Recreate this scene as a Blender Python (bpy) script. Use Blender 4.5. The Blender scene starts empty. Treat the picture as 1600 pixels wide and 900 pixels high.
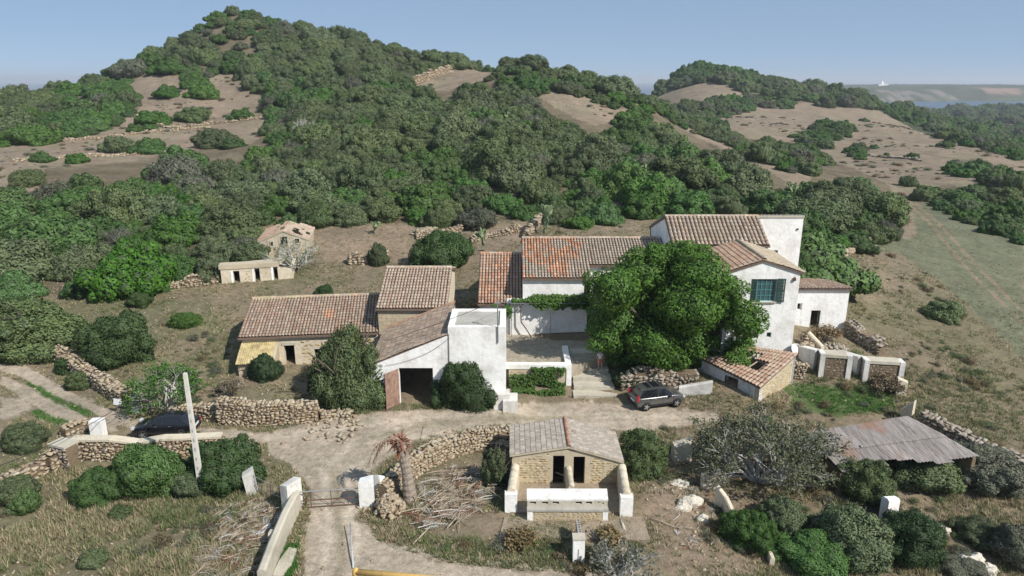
import bpy, bmesh, math, random
import numpy as np
from mathutils import Vector, Matrix
PI = math.pi
rnd = random.Random(7)
npr = np.random.RandomState(11)
S = bpy.context.scene
COL = S.collection

# ------------------------------------------------------------------ camera, sky, sun, exposure
H = 24.0                      # drone height above the farm road
PITCH = math.radians(16.45)   # looking slightly down
F = 1100.0                    # focal length in photograph pixels (1600 wide)
cam = bpy.data.cameras.new('camera'); camo = bpy.data.objects.new('camera', cam); COL.objects.link(camo)
camo.location = (0, 0, H); camo.rotation_euler = (PI/2 - PITCH, 0, 0)
cam.sensor_width = 36; cam.lens = 36*F/1600; cam.clip_start = 0.5; cam.clip_end = 60000
S.camera = camo
SUN_EL = math.radians(42); SUN_AZ = math.radians(129)      # azimuth from +Y towards +X
w = bpy.data.worlds.new('World'); S.world = w; w.use_nodes = True
nt = w.node_tree; nt.nodes.clear()
sky = nt.nodes.new('ShaderNodeTexSky'); sky.sky_type = 'NISHITA'; sky.sun_disc = False
sky.sun_elevation = SUN_EL; sky.sun_rotation = SUN_AZ; sky.altitude = 0
sky.air_density = 0.4; sky.dust_density = 0.05; sky.ozone_density = 2.0
bg = nt.nodes.new('ShaderNodeBackground'); bg.inputs[1].default_value = 0.085
out = nt.nodes.new('ShaderNodeOutputWorld')
sm = nt.nodes.new('ShaderNodeMix'); sm.data_type = 'RGBA'; sm.inputs[0].default_value = 0.7; sm.inputs[7].default_value = (3.5, 4.9, 6.8, 1)   # even summer haze in the sky
nt.links.new(sky.outputs[0], sm.inputs[6]); nt.links.new(sm.outputs[2], bg.inputs[0]); nt.links.new(bg.outputs[0], out.inputs[0])
sl = bpy.data.lights.new('sun', 'SUN'); sl.energy = 4.8; sl.angle = math.radians(0.5); sl.color = (1.0, 0.955, 0.89)
slo = bpy.data.objects.new('sun', sl); COL.objects.link(slo)
sdir = Vector((math.sin(SUN_AZ)*math.cos(SUN_EL), math.cos(SUN_AZ)*math.cos(SUN_EL), math.sin(SUN_EL)))
slo.rotation_euler = sdir.to_track_quat('Z', 'Y').to_euler(); slo.location = (0, 0, 80)
S.view_settings.view_transform = 'Standard'; S.view_settings.look = 'None'
S.view_settings.exposure = 0.2; S.view_settings.gamma = 1.0; S.view_settings.use_curve_mapping = False
S.cycles.max_bounces = 5; S.cycles.diffuse_bounces = 2; S.cycles.glossy_bounces = 2
S.cycles.transmission_bounces = 2; S.cycles.transparent_max_bounces = 6; S.cycles.volume_bounces = 0

# ------------------------------------------------------------------ where photograph points lie in the place
CP, SP = math.cos(PITCH), math.sin(PITCH)
def ray(px, py):
    a, b = (px-800)/F, (450-py)/F
    return Vector((a, CP + b*SP, -SP + b*CP))
def G(px, py, z=0.0):
    d = ray(px, py); t = (z-H)/d.z
    return Vector((d.x*t, d.y*t, z))
def Y(px, py, y):
    d = ray(px, py); t = y/d.y
    return Vector((d.x*t, y, H + d.z*t))
def PX(x, y, z):
    x, y, z = np.asarray(x, float), np.asarray(y, float), np.asarray(z, float)
    dep = y*CP - (z-H)*SP; up = y*SP + (z-H)*CP
    dep = np.maximum(dep, 0.1)
    return 800 + F*x/dep, 450 - F*up/dep

# value noise
_T = np.random.RandomState(3).rand(256, 256)
def vnoise(x, y, seed=0):
    x = np.asarray(x, float) + seed*17.3; y = np.asarray(y, float) + seed*9.1
    xi = np.floor(x).astype(int); yi = np.floor(y).astype(int)
    fx = x-xi; fy = y-yi; fx = fx*fx*(3-2*fx); fy = fy*fy*(3-2*fy)
    a = _T[xi & 255, yi & 255]; b = _T[(xi+1) & 255, yi & 255]; c = _T[xi & 255, (yi+1) & 255]; d = _T[(xi+1) & 255, (yi+1) & 255]
    return (a*(1-fx)+b*fx)*(1-fy) + (c*(1-fx)+d*fx)*fy
def fbm(x, y, o=3, seed=0):
    s = 0; a = .5
    for k in range(o):
        s = s + a*vnoise(x*2**k, y*2**k, seed+k); a *= .5
    return s/(1-.5**o)

def inpoly(px, py, poly):
    px = np.asarray(px, float); py = np.asarray(py, float)
    r = np.zeros(px.shape, bool); n = len(poly)
    for i in range(n):
        x0, y0 = poly[i]; x1, y1 = poly[(i+1) % n]
        if y0 == y1: continue
        c = ((y0 > py) != (y1 > py)) & (px < (x1-x0)*(py-y0)/(y1-y0)+x0)
        r ^= c
    return r

# ------------------------------------------------------------------ object helpers
def np_mesh(name, V, Fc, mats=(), smooth=False, mi=None, tint=None, rv=None, nv=None):
    V = np.ascontiguousarray(V, np.float32); Fc = np.asarray(Fc, np.int32)
    me = bpy.data.meshes.new(name)
    me.vertices.add(len(V)); me.vertices.foreach_set('co', V.ravel())
    k = Fc.shape[1]; m = len(Fc)
    me.loops.add(m*k); me.loops.foreach_set('vertex_index', Fc.ravel())
    me.polygons.add(m); me.polygons.foreach_set('loop_start', np.arange(0, m*k, k, dtype=np.int32))
    if mi is not None: me.polygons.foreach_set('material_index', np.asarray(mi, np.int32))
    if smooth: me.polygons.foreach_set('use_smooth', np.ones(m, bool))
    for mt in mats: me.materials.append(mt)
    if tint is not None:
        t = np.ones((len(V), 4), np.float32); t[:, :3] = tint
        a = me.attributes.new('tint', 'FLOAT_COLOR', 'POINT'); a.data.foreach_set('color', t.ravel())
    if rv is not None:
        a = me.attributes.new('rv', 'FLOAT', 'POINT'); a.data.foreach_set('value', np.asarray(rv, np.float32))
    me.update(calc_edges=True)
    if nv is not None: me.normals_split_custom_set_from_vertices(np.ascontiguousarray(nv, np.float32))
    return me
def link(name, me, parent=None):
    o = bpy.data.objects.new(name, me); COL.objects.link(o)
    if parent is not None: o.parent = parent
    return o
def tag(o, label, cat, group=None):
    o['label'] = label; o['category'] = cat
    if group: o['group'] = group
    return o
def thing(name, label, cat, loc=(0, 0, 0), rz=0.0, group=None):
    o = bpy.data.objects.new(name, None); COL.objects.link(o)
    o.location = loc; o.rotation_euler = (0, 0, rz); o.empty_display_size = .3
    return tag(o, label, cat, group)
def struct(o): o['kind'] = 'structure'; return o
def stuff(o): o['kind'] = 'stuff'; return o

class MB:
    """collects polygons, then builds one mesh"""
    def __init__(s): s.v = []; s.f = []; s.m = []; s.t = []; s.o = Vector((0, 0, 0)); s.tint = None
    def add(s, vs, fs, m=0):
        b = len(s.v); s.v += [Vector(p) for p in vs]; s.f += [tuple(b+i for i in f) for f in fs]; s.m += [m]*len(fs)
        if s.tint is not None: s.t += [s.tint]*len(vs)
        return s
    def box(s, a, b, m=0, M=None):
        x0, y0, z0 = a; x1, y1, z1 = b
        vs = [Vector(p) for p in ((x0,y0,z0),(x1,y0,z0),(x1,y1,z0),(x0,y1,z0),(x0,y0,z1),(x1,y0,z1),(x1,y1,z1),(x0,y1,z1))]
        if M is not None: vs = [M @ v for v in vs]
        return s.add(vs, [(0,3,2,1),(4,5,6,7),(0,1,5,4),(1,2,6,5),(2,3,7,6),(3,0,4,7)], m)
    def prism(s, bot, top, m=0):
        n = len(bot)
        return s.add(list(bot)+list(top), [tuple(range(n-1, -1, -1)), tuple(range(n, 2*n))] + [(i, (i+1) % n, n+(i+1) % n, n+i) for i in range(n)], m)
    def slab(s, pts, th, m=0, down=True):
        pts = [Vector(p) for p in pts]
        d = Vector((0, 0, -th))
        return s.prism([p+d for p in pts], pts, m)
    def tube(s, pts, rad, n=6, m=0, cap=True):
        pts = [Vector(p) for p in pts]; rs = rad if isinstance(rad, (list, tuple)) else [rad]*len(pts)
        vs = []; up = Vector((0.13, 0.21, 1)).normalized()
        for i, p in enumerate(pts):
            t = (pts[min(i+1, len(pts)-1)] - pts[max(i-1, 0)])
            t = t.normalized() if t.length > 1e-9 else Vector((0, 0, 1))
            a = t.cross(up)
            if a.length < .05: a = t.cross(Vector((1, 0, 0)))
            a.normalize(); b = t.cross(a)
            vs += [p + (a*math.cos(2*PI*k/n) + b*math.sin(2*PI*k/n))*rs[i] for k in range(n)]
        fs = []
        for i in range(len(pts)-1):
            for k in range(n):
                fs.append((i*n+k, i*n+(k+1) % n, (i+1)*n+(k+1) % n, (i+1)*n+k))
        if cap: fs += [tuple(range(n-1, -1, -1)), tuple((len(pts)-1)*n+k for k in range(n))]
        return s.add(vs, fs, m)
    def mesh(s, name, mats, smooth=False):
        me = bpy.data.meshes.new(name); me.from_pydata([tuple(v - s.o) for v in s.v], [], s.f)
        for mt in (mats if isinstance(mats, (list, tuple)) else [mats]): me.materials.append(mt)
        me.polygons.foreach_set('material_index', s.m)
        if s.tint is not None:
            a = me.attributes.new('tint', 'FLOAT_COLOR', 'POINT'); a.data.foreach_set('color', np.array([tuple(t)+(1,) for t in s.t], np.float32).ravel())
        bm = bmesh.new(); bm.from_mesh(me); bmesh.ops.recalc_face_normals(bm, faces=bm.faces); bm.to_mesh(me); bm.free()
        if smooth: me.polygons.foreach_set('use_smooth', [True]*len(me.polygons))
        me.update()
        return me
    def build(s, name, mats, parent=None, smooth=False, origin=None):
        if parent is not None and origin is None:
            s.o = Vector((0, 0, 0))
        if origin is not None: s.o = Vector(origin)
        o = link(name, s.mesh(name, mats, smooth), parent)
        if origin is not None: o.location = origin
        return o

# ------------------------------------------------------------------ materials
class NT:
    def __init__(s, name):
        s.mat = bpy.data.materials.new(name); s.mat.use_nodes = True; s.t = s.mat.node_tree; s.t.nodes.clear()
        s.out = s.t.nodes.new('ShaderNodeOutputMaterial')
    def n(s, ty, **kw):
        nd = s.t.nodes.new(ty)
        for k, v in kw.items(): setattr(nd, k, v)
        return nd
    def l(s, a, b): s.t.links.new(a, b)
    def set(s, sock, v):
        if isinstance(v, bpy.types.NodeSocket): s.l(v, sock)
        elif isinstance(v, (tuple, list)) and len(v) == 3 and sock.type == 'RGBA': sock.default_value = (*v, 1)
        else: sock.default_value = v
    def coord(s, which='Object'):
        return s.n('ShaderNodeTexCoord').outputs[which]
    def pos(s): return s.n('ShaderNodeNewGeometry').outputs['Position']
    def noise(s, vec, scale, detail=4, rough=.6, dist=0.0):
        nd = s.n('ShaderNodeTexNoise'); s.l(vec, nd.inputs['Vector']); nd.inputs['Scale'].default_value = scale
        nd.inputs['Detail'].default_value = detail; nd.inputs['Roughness'].default_value = rough; nd.inputs['Distortion'].default_value = dist
        return nd.outputs['Fac']
    def ramp(s, f, stops):
        nd = s.n('ShaderNodeValToRGB'); s.l(f, nd.inputs[0]); cr = nd.color_ramp
        while len(cr.elements) < len(stops): cr.elements.new(.5)
        for e, (p, c) in zip(cr.elements, stops):
            e.position = p; e.color = (*c, 1) if len(c) == 3 else c
        return nd.outputs[0]
    def rng(s, f, a, b, c=0.0, d=1.0):
        nd = s.n('ShaderNodeMapRange'); s.l(f, nd.inputs[0])
        for i, v in enumerate((a, b, c, d)): nd.inputs[i+1].default_value = v
        return nd.outputs[0]
    def mix(s, fac, a, b, mode='MIX'):
        nd = s.n('ShaderNodeMix', data_type='RGBA', blend_type=mode); s.set(nd.inputs[0], fac); s.set(nd.inputs[6], a); s.set(nd.inputs[7], b)
        return nd.outputs[2]
    def math(s, op, a, b=None):
        nd = s.n('ShaderNodeMath', operation=op); s.set(nd.inputs[0], a)
        if b is not None: s.set(nd.inputs[1], b)
        return nd.outputs[0]
    def attr(s, name, which='Color'):
        return s.n('ShaderNodeAttribute', attribute_name=name).outputs[which]
    def bump(s, h, strength=.5, dist=.05):
        nd = s.n('ShaderNodeBump'); s.l(h, nd.inputs['Height']); nd.inputs['Strength'].default_value = strength; nd.inputs['Distance'].default_value = dist
        return nd.outputs[0]
    def principled(s, col, rough=.85, normal=None, metal=0.0, spec=.3, **kw):
        p = s.n('ShaderNodeBsdfPrincipled'); s.set(p.inputs['Base Color'], col); s.set(p.inputs['Roughness'], rough)
        p.inputs['Metallic'].default_value = metal; p.inputs['Specular IOR Level'].default_value = spec
        if normal is not None: s.l(normal, p.inputs['Normal'])
        for k, v in kw.items(): p.inputs[k].default_value = v
        s.l(p.outputs[0], s.out.inputs['Surface']); return s.mat
def simple(name, c, rough=.7, metal=0.0, var=.25, scale=6.0, spec=.3, bump=.2, **kw):
    m = NT(name); co = m.coord(); f = m.noise(co, scale, 5)
    dark = tuple(x*(1-var) for x in c); lite = tuple(min(1, x*(1+var*.6)) for x in c)
    col = m.ramp(f, [(.3, dark), (.7, lite)])
    return m.principled(col, rough, m.bump(m.noise(co, scale*6, 3), bump, .02), metal, spec, **kw)

def foliage_mat(name, c1, c2, c3, gloss=.3, trans=.22, vary=True):
    m = NT(name); oi = m.n('ShaderNodeObjectInfo').outputs['Random']
    rv = m.attr('rv', 'Fac')
    base = m.mix(rv, c1, c2)
    f = m.rng(m.noise(m.pos(), .55, 3), .38, .62)
    base = m.mix(m.math('MULTIPLY', f, .6), base, c3)
    hs = m.n('ShaderNodeHueSaturation'); m.l(base, hs.inputs['Color'])
    m.l(m.rng(oi, 0, 1, .78 if vary else 1.0, 1.32 if vary else 1.0001), hs.inputs['Value'])
    m.l(m.rng(m.math('FRACT', m.math('MULTIPLY', oi, 7.31)), 0, 1, .488, .512), hs.inputs['Hue'])
    m.l(m.rng(m.math('FRACT', m.math('MULTIPLY', oi, 3.77)), 0, 1, .85 if vary else 1.04, 1.1 if vary else 1.05), hs.inputs['Saturation'])
    p = m.n('ShaderNodeBsdfPrincipled'); m.l(hs.outputs[0], p.inputs['Base Color']); p.inputs['Roughness'].default_value = .62
    p.inputs['Specular IOR Level'].default_value = gloss
    tr = m.n('ShaderNodeBsdfTranslucent'); m.l(hs.outputs[0], tr.inputs[0])
    mx = m.n('ShaderNodeMixShader'); mx.inputs[0].default_value = trans
    m.l(p.outputs[0], mx.inputs[1]); m.l(tr.outputs[0], mx.inputs[2]); m.l(mx.outputs[0], m.out.inputs['Surface'])
    return m.mat
M = {}
M['olive_leaf'] = foliage_mat('wild_olive_leaves', (.084,.120,.044), (.160,.205,.084), (.112,.146,.066))
M['mastic_leaf'] = foliage_mat('mastic_leaves', (.052,.120,.025), (.100,.182,.042), (.072,.138,.032))
M['grey_leaf'] = foliage_mat('grey_scrub_leaves', (.105,.115,.075), (.175,.18,.125), (.13,.135,.095))
M['bright_leaf'] = foliage_mat('bright_green_leaves', (.045,.110,.016), (.095,.185,.034), (.055,.125,.024))
M['dark_leaf'] = foliage_mat('dark_evergreen_leaves', (.030,.062,.020), (.060,.105,.034), (.04,.075,.026))
M['walnut_leaf'] = foliage_mat('walnut_leaves', (.060,.142,.024), (.125,.250,.048), (.08,.175,.03), trans=.3, vary=False)
M['brown_leaf'] = foliage_mat('dry_brown_leaves', (.16,.11,.06), (.24,.18,.10), (.12,.10,.05))
M['fig_leaf'] = foliage_mat('sparse_fig_leaves', (.10,.125,.05), (.17,.19,.085), (.12,.13,.07))
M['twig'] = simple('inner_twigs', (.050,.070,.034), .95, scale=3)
M['bark'] = simple('bark', (.13,.105,.08), .95, scale=5, bump=.8)
M['greybark'] = simple('pale_grey_bark', (.48,.46,.42), .9, scale=5, bump=.6)
M['deadwood'] = simple('dead_wood', (.40,.33,.24), .95, scale=4, var=.45, bump=.6)
M['redwood'] = simple('rusty_dead_fronds', (.22,.10,.06), .95, scale=4, var=.45)

def plaster(name, c, stain, amt=.35, base=.0, bump=.35):
    m = NT(name); p = m.pos()
    f = m.rng(m.noise(p, .55, 6, .68), .46, .74)
    col = m.mix(m.math('MULTIPLY', f, amt), c, stain)
    g = m.rng(m.noise(p, 3.1, 5, .7), .55, .72)
    col = m.mix(m.math('MULTIPLY', g, amt*.6), col, tuple(x*.8 for x in stain))
    mp = m.n('ShaderNodeMapping'); m.l(p, mp.inputs[0]); mp.inputs['Scale'].default_value = (2.6, 2.6, .28)
    st = m.rng(m.noise(mp.outputs[0], 1.0, 5, .65), .56, .75)       # rain streaks
    col = m.mix(m.math('MULTIPLY', st, amt*.7), col, stain)
    hb = m.math('ADD', m.noise(p, 2.2, 5, .6), m.math('MULTIPLY', m.noise(p, 12, 3), .35))
    return m.principled(col, .9, m.bump(hb, bump, .12), spec=.2)
M['white'] = plaster('whitewashed_plaster', (.86,.85,.82), (.44,.40,.33), .62)
M['oldwhite'] = plaster('weathered_whitewash', (.72,.70,.65), (.30,.28,.25), .75)
M['bluish_shade_wash'] = plaster('flaking_wash_shade_tint', (.66,.67,.68), (.26,.25,.25), .9)  # flaking wash, with the outhouse facade's bluish shade mixed into its colour
M['cream'] = plaster('cream_render', (.50,.43,.31), (.30,.25,.18), .6)
M['lime'] = plaster('pale_limewashed_stone', (.62,.55,.42), (.36,.29,.2), .7, bump=.6)
M['concrete'] = plaster('aged_concrete', (.42,.40,.35), (.24,.22,.19), .7)
M['paleconcrete'] = plaster('pale_concrete', (.50,.46,.37), (.30,.27,.21), .8)
M['earth'] = plaster('earth_fill', (.20,.15,.10), (.12,.09,.06), .8, bump=.9)
M['room_shade'] = simple('painted_room_shade', (.05,.045,.04), .95)  # near-black colour, indoor shade put into the floors

def stone_mat(name, cols, rough=.9, sp=14.0):
    m = NT(name); oi = m.n('ShaderNodeObjectInfo').outputs['Random']; rv = m.attr('rv', 'Fac')
    k = m.math('FRACT', m.math('ADD', rv, oi)); n = len(cols)
    base = m.ramp(k, [(i/(n-1), c) for i, c in enumerate(cols)])
    f = m.noise(m.pos(), sp, 5, .7)
    col = m.mix(.55, base, m.ramp(f, [(.3, (.25,.22,.19)), (.7, (1,.97,.92))]), 'MULTIPLY')
    lich = m.rng(m.noise(m.pos(), 2.2, 4), .56, .7)
    col = m.mix(m.math('MULTIPLY', lich, .35), col, (.22,.21,.19))
    return m.principled(col, rough, m.bump(f, .5, .04), spec=.2)
M['stone'] = stone_mat('limestone_rubble', [(.40,.32,.22),(.52,.44,.31),(.42,.36,.28),(.57,.50,.38),(.34,.25,.16),(.47,.39,.28)])
M['stonegrey'] = stone_mat('weathered_grey_rubble', [(.32,.28,.23),(.44,.39,.32),(.38,.34,.29),(.50,.45,.38),(.28,.23,.17),(.40,.36,.30)])
M['ochrestone'] = stone_mat('ochre_rubble', [(.52,.38,.19),(.62,.50,.28),(.56,.42,.22),(.66,.56,.36),(.42,.30,.15),(.58,.48,.30)])
M['ashlar'] = stone_mat('cut_sandstone_blocks', [(.60,.50,.35),(.66,.57,.42),(.56,.46,.32),(.63,.53,.38)], sp=8)
M['block'] = simple('grey_cinder_block', (.38,.36,.33), .95)

def tile_mat(name):
    m = NT(name); c = m.attr('tint'); f = m.noise(m.pos(), 5.5, 5, .7)
    col = m.mix(.6, c, m.ramp(f, [(.32, (.42,.38,.36)), (.68, (1.1,1.08,1.05))]), 'MULTIPLY')
    l = m.rng(m.noise(m.pos(), 14, 4, .7), .56, .68)
    col = m.mix(m.math('MULTIPLY', l, .4), col, (.42,.38,.32))
    return m.principled(col, .88, m.bump(f, .35, .03), spec=.2)
M['tile'] = tile_mat('clay_barrel_tiles')
M['underlay'] = simple('roof_groove_shade', (.17,.12,.09), .95)  # dark brown deck colour stands in for shadow in the tile grooves
def rust_mat():
    m = NT('weathered_corrugated_fibre_cement'); p = m.pos(); oi = m.n('ShaderNodeObjectInfo').outputs['Random']
    mp = m.n('ShaderNodeMapping'); m.l(m.coord(), mp.inputs[0]); mp.inputs['Scale'].default_value = (3.5, .35, 1)
    f = m.noise(mp.outputs[0], 1.6, 6, .7)
    col = m.ramp(f, [(.3, (.13,.11,.10)), (.5, (.27,.24,.22)), (.72, (.38,.35,.33))])
    hs = m.n('ShaderNodeHueSaturation'); m.l(col, hs.inputs['Color']); m.l(m.rng(oi, 0, 1, .75, 1.2), hs.inputs['Value'])
    r = m.rng(m.noise(p, .38, 4, .6), .53, .68)
    col = m.mix(m.math('MULTIPLY', r, .65), hs.outputs[0], (.30,.15,.085))
    return m.principled(col, .85, m.bump(m.noise(p, 20, 3), .2, .01), spec=.2)
M['corr'] = rust_mat()
M['yellowcorr'] = simple('lichen_yellow_corrugated_sheet', (.50,.40,.20), .9, var=.5, scale=2.0)
M['metal'] = simple('galvanised_metal', (.38,.38,.38), .5, .7, var=.2)
M['rustmetal'] = simple('rusty_bar', (.16,.09,.06), .8, .3)
M['cable'] = simple('black_cable', (.03,.03,.03), .6)
M['wood_red'] = simple('faded_red_brown_door_boards', (.30,.19,.14), .85, var=.4, scale=3)
M['green_paint'] = simple('dark_green_shutter_paint', (.035,.075,.062), .5, var=.2)
M['teal'] = simple('turquoise_curtain', (.10,.30,.28), .6)
M['palewhite'] = simple('white_window_paint', (.75,.76,.74), .5, var=.1)
M['blackhole'] = simple('shaded_room_wall', (.06,.055,.05), .9)
M['glass'] = simple('window_glass', (.05,.10,.11), .08, var=.1, bump=0, spec=.6)
M['carpaint'] = simple('metallic_grey_car_paint', (.16,.16,.155), .28, .6, var=.06, scale=1, bump=0, **{'Coat Weight': .7})
M['blackpaint'] = simple('black_car_paint', (.012,.013,.016), .2, .2, var=.05, scale=1, bump=0, **{'Coat Weight': .8})
M['carglass'] = simple('dark_car_glass', (.012,.014,.017), .06, var=.05, bump=0, spec=.7)
M['rubber'] = simple('tyre_rubber', (.02,.02,.02), .85)
M['plastic'] = simple('black_plastic_trim', (.025,.025,.027), .6)
M['alloy'] = simple('silver_alloy', (.55,.56,.58), .3, .8, var=.08, bump=0)
M['redlens'] = simple('red_lamp_lens', (.35,.02,.03), .2, var=.2, bump=0, spec=.6)
M['clearlens'] = simple('clear_lamp_lens', (.6,.62,.64), .15, var=.1, bump=0, spec=.6)
M['whiteplate'] = simple('number_plate', (.7,.7,.68), .5, var=.1)
M['skin'] = simple('skin', (.48,.29,.20), .6, var=.1)
M['hair'] = simple('dark_hair', (.03,.02,.015), .8)
M['shirt'] = simple('white_shirt', (.72,.72,.74), .8, var=.1)
M['shorts'] = simple('coral_red_shorts', (.55,.13,.10), .8, var=.15)
M['shoe'] = simple('grey_shoes', (.2,.2,.2), .7)
M['rock'] = plaster('white_limestone_rock', (.62,.57,.48), (.35,.30,.22), .6, bump=1.0)
M['cactus'] = simple('prickly_pear_pads', (.20,.26,.13), .7, var=.3)
M['wire'] = M['cable']
M['pole'] = simple('pale_cast_concrete', (.66,.63,.56), .9, var=.15)
M['bluepole'] = simple('pale_blue_grey_pipe', (.42,.46,.48), .6)
M['ochrewall'] = plaster('ochre_yellow_coping', (.62,.40,.13), (.36,.24,.10), .6)
# ------------------------------------------------------------------ the lie of the land
ctrl = []
def cz(l):
    for px, py, z in l:
        p = G(px, py, z); ctrl.append((p.x, p.y, z))
def cd(l):
    for px, py, D in l:
        p = Y(px, py, D); ctrl.append((p.x, p.y, p.z))
def cw(l):      # bearing given by a photograph column, distance, height
    for px, D, z in l:
        ctrl.append(((px-800)/F*D*1.03, D, z))
cz([(600,860,0),(480,800,0),(520,720,0),(620,690,0),(700,650,0),(800,650,0),(1000,650,0),(1080,650,0),(100,620,0),(250,672,0),(30,580,.2),(200,800,-.3),(50,850,-.5),
    (50,760,-.3),(400,850,-.1),(800,880,0),(900,820,0),(700,800,0),(760,740,0),(1000,760,0),(1100,780,-.3),(1200,880,-.9),(1400,870,-1.4),(1550,880,-1.8),(1300,720,-.4),
    (1500,720,-.9),(1590,800,-1.3),(1400,630,.1),(1300,630,.1),(1550,600,.2),(1580,480,.3),(1440,560,.8),(1390,500,1.6),(1300,560,1.5),(1340,440,3.2),
    (1290,520,2.3),(1240,600,.5),(1190,650,0),(1000,610,.35),(1060,600,.45),(1100,560,1.6),(1000,560,1.7),(1180,560,2.0),(850,560,1.5),(850,585,1.0),(850,622,0),(930,590,.7),
    (700,600,.2),(650,640,0),(450,580,.5),(400,605,.5),(300,560,.6),(200,570,.6),(250,510,1.1),(350,510,1.0),(100,510,.9),(520,655,.05),(420,665,.05),(300,665,0),
    (400,455,2.1),(500,450,2.2),(560,405,3.2),(560,365,4.9),(650,385,4.0),(620,445,2.4),(330,460,2.1),(200,460,2.0),(740,450,2.6),(408,409,3.3),(470,404,3.4),
    (720,385,4.2),(780,360,5.4),(900,350,6.0),(1000,345,6.2),(1100,330,6.4),(1250,430,4.6),(1270,385,5.6),(1400,375,2.6),(1500,330,1.4),(1590,400,.6),(0,460,2.0),(0,390,3.2),(200,390,3.3),(340,400,3.2),
    (150,660,0),(0,700,-.1),(0,640,0)])
cd([(0,300,115),(100,290,118),(200,300,118),(350,300,115),(500,300,112),(650,300,112),(800,300,110),(950,300,108),(1100,290,118),(1200,310,120),(1300,325,118),
    (0,230,165),(200,230,170),(380,215,180),(500,220,165),(650,210,165),(800,210,165),(930,250,140),(1000,230,165),(1100,260,150),(1200,285,140),(1250,250,170),
    (200,178,215),(350,180,215),(300,142,240),(100,205,190),(0,195,195),
    (0,172,225),(60,176,222),(120,170,228),(180,156,245),(230,120,262),(270,84,290),(320,46,310),(365,22,320),(420,38,322),(480,54,318),(560,76,310),(620,84,300),(700,101,290),(750,111,280),
    (790,114,262),(830,106,250),(880,125,245),(940,143,240),(1000,159,232),
    (400,100,275),(330,95,280),(500,130,240),(600,150,225),(700,155,225),(760,165,215),(870,172,205),(960,190,200),(1050,198,225),(650,120,265),(480,80,290),
    (1103,105,600),(1085,113,598),(1125,115,602),(1060,124,595),(1030,142,590),(1005,154,580),(1150,117,610),(1200,136,610),(1260,145,600),(1310,151,590),(1360,164,560),(1410,174,500),
    (1100,150,470),(1200,170,440),(1300,185,410),(1050,170,420),(1390,196,360),(1450,211,310),(1520,227,260),(1600,250,215),(1100,200,300),(1200,220,270),(1300,230,260),(1400,250,215),
    (1500,282,160),(1600,305,140),(1150,240,215),(1300,270,180),(1420,300,150)])
cw([(0,330,8),(200,360,12),(365,400,20),(500,400,16),(620,390,12),(750,370,8),(850,330,6),(950,320,3),(1010,330,2),
    (0,520,-15),(300,560,-20),(600,560,-20),(800,500,-20),(950,460,-10),(1000,480,0),(1103,760,-5),(1000,720,-20),(1200,800,-15),(1300,780,-18),(800,900,-45),(0,900,-45),(400,900,-45),(1000,1000,-45),(1200,1100,-45),
    (1450,430,-10),(1520,370,-10),(1600,310,-10),(1430,650,-19),(1600,600,-20),(1600,900,-23),(1450,1000,-22),(1330,900,-24),(1600,1300,-24),(1450,1300,-24),(1380,1100,-28),(1450,1480,-36),(1600,1550,-36),(1300,1400,-45)])
ctrl = np.array(ctrl)
TK = 1.9
def tr_(x, y): return np.arctan2(x, y)*TK, np.log(np.maximum(np.hypot(x, y), 1e-3))
cu, cv = tr_(ctrl[:, 0], ctrl[:, 1])
def kern(d2): return -np.sqrt(d2 + .0016)
K = kern((cu[:, None]-cu)**2 + (cv[:, None]-cv)**2); n = len(cu)
A = np.zeros((n+1, n+1)); A[:n, :n] = K + np.eye(n)*1e-3; A[:n, n] = 1; A[n, :n] = 1
WT = np.linalg.solve(A, np.append(ctrl[:, 2], 0))
TH = np.radians(np.linspace(-50, 50, 561)); RR = np.exp(np.linspace(math.log(5), math.log(1750), 640))
def rbf(u, v):
    o = np.full(u.shape, WT[n])
    for i in range(n): o += WT[i]*kern((u-cu[i])**2 + (v-cv[i])**2)
    return o
_t, _r = np.meshgrid(TH, RR, indexing='ij')
HG = rbf(np.clip(_t, -.72, .72)*TK, np.log(np.clip(_r, 27, 1700)))
_x, _y = np.sin(_t)*_r, np.cos(_t)*_r
HG += (fbm(_x/2.2, _y/2.2, 3, 1)-.5)*.16*np.clip((_r-15)/25, 0, 1)
HG += (fbm(_x/14, _y/14, 3, 4)-.5)*np.clip((_r-85)/150, 0, 1)*2.2
def hgt(x, y):
    x, y = np.asarray(x, float), np.asarray(y, float)
    t = np.clip((np.arctan2(x, y)-TH[0])/(TH[1]-TH[0]), 0, len(TH)-1.001)
    r = np.clip((np.log(np.maximum(np.hypot(x, y), 5.001))-math.log(5))/(math.log(1750)-math.log(5))*(len(RR)-1), 0, len(RR)-1.001)
    ti = t.astype(int); ri = r.astype(int); ft = t-ti; fr = r-ri
    return (HG[ti, ri]*(1-ft)+HG[ti+1, ri]*ft)*(1-fr) + (HG[ti, ri+1]*(1-ft)+HG[ti+1, ri+1]*ft)*fr
def gz(x, y): return float(hgt(x, y))
def at(px, py):
    """the ground point seen at a photograph pixel"""
    d = ray(px, py); hh = math.hypot(d.x, d.y); th = math.atan2(d.x, d.y)
    zs = H + RR*d.z/hh; g = hgt(np.sin(th)*RR, np.cos(th)*RR)
    k = np.nonzero((g >= zs) & (RR > 12))[0]
    if len(k) == 0: r = 1500.0
    else:
        i = max(k[0], 1); a0 = zs[i-1]-g[i-1]; a1 = g[i]-zs[i]; r = RR[i-1] + (RR[i]-RR[i-1])*(a0/(a0+a1+1e-9))
    x, y = math.sin(th)*r, math.cos(th)*r
    return Vector((x, y, gz(x, y)))
ELV = (HG-H)/_r; VIS = ELV >= (np.maximum.accumulate(ELV, axis=1) - 2.0/_r)
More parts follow.
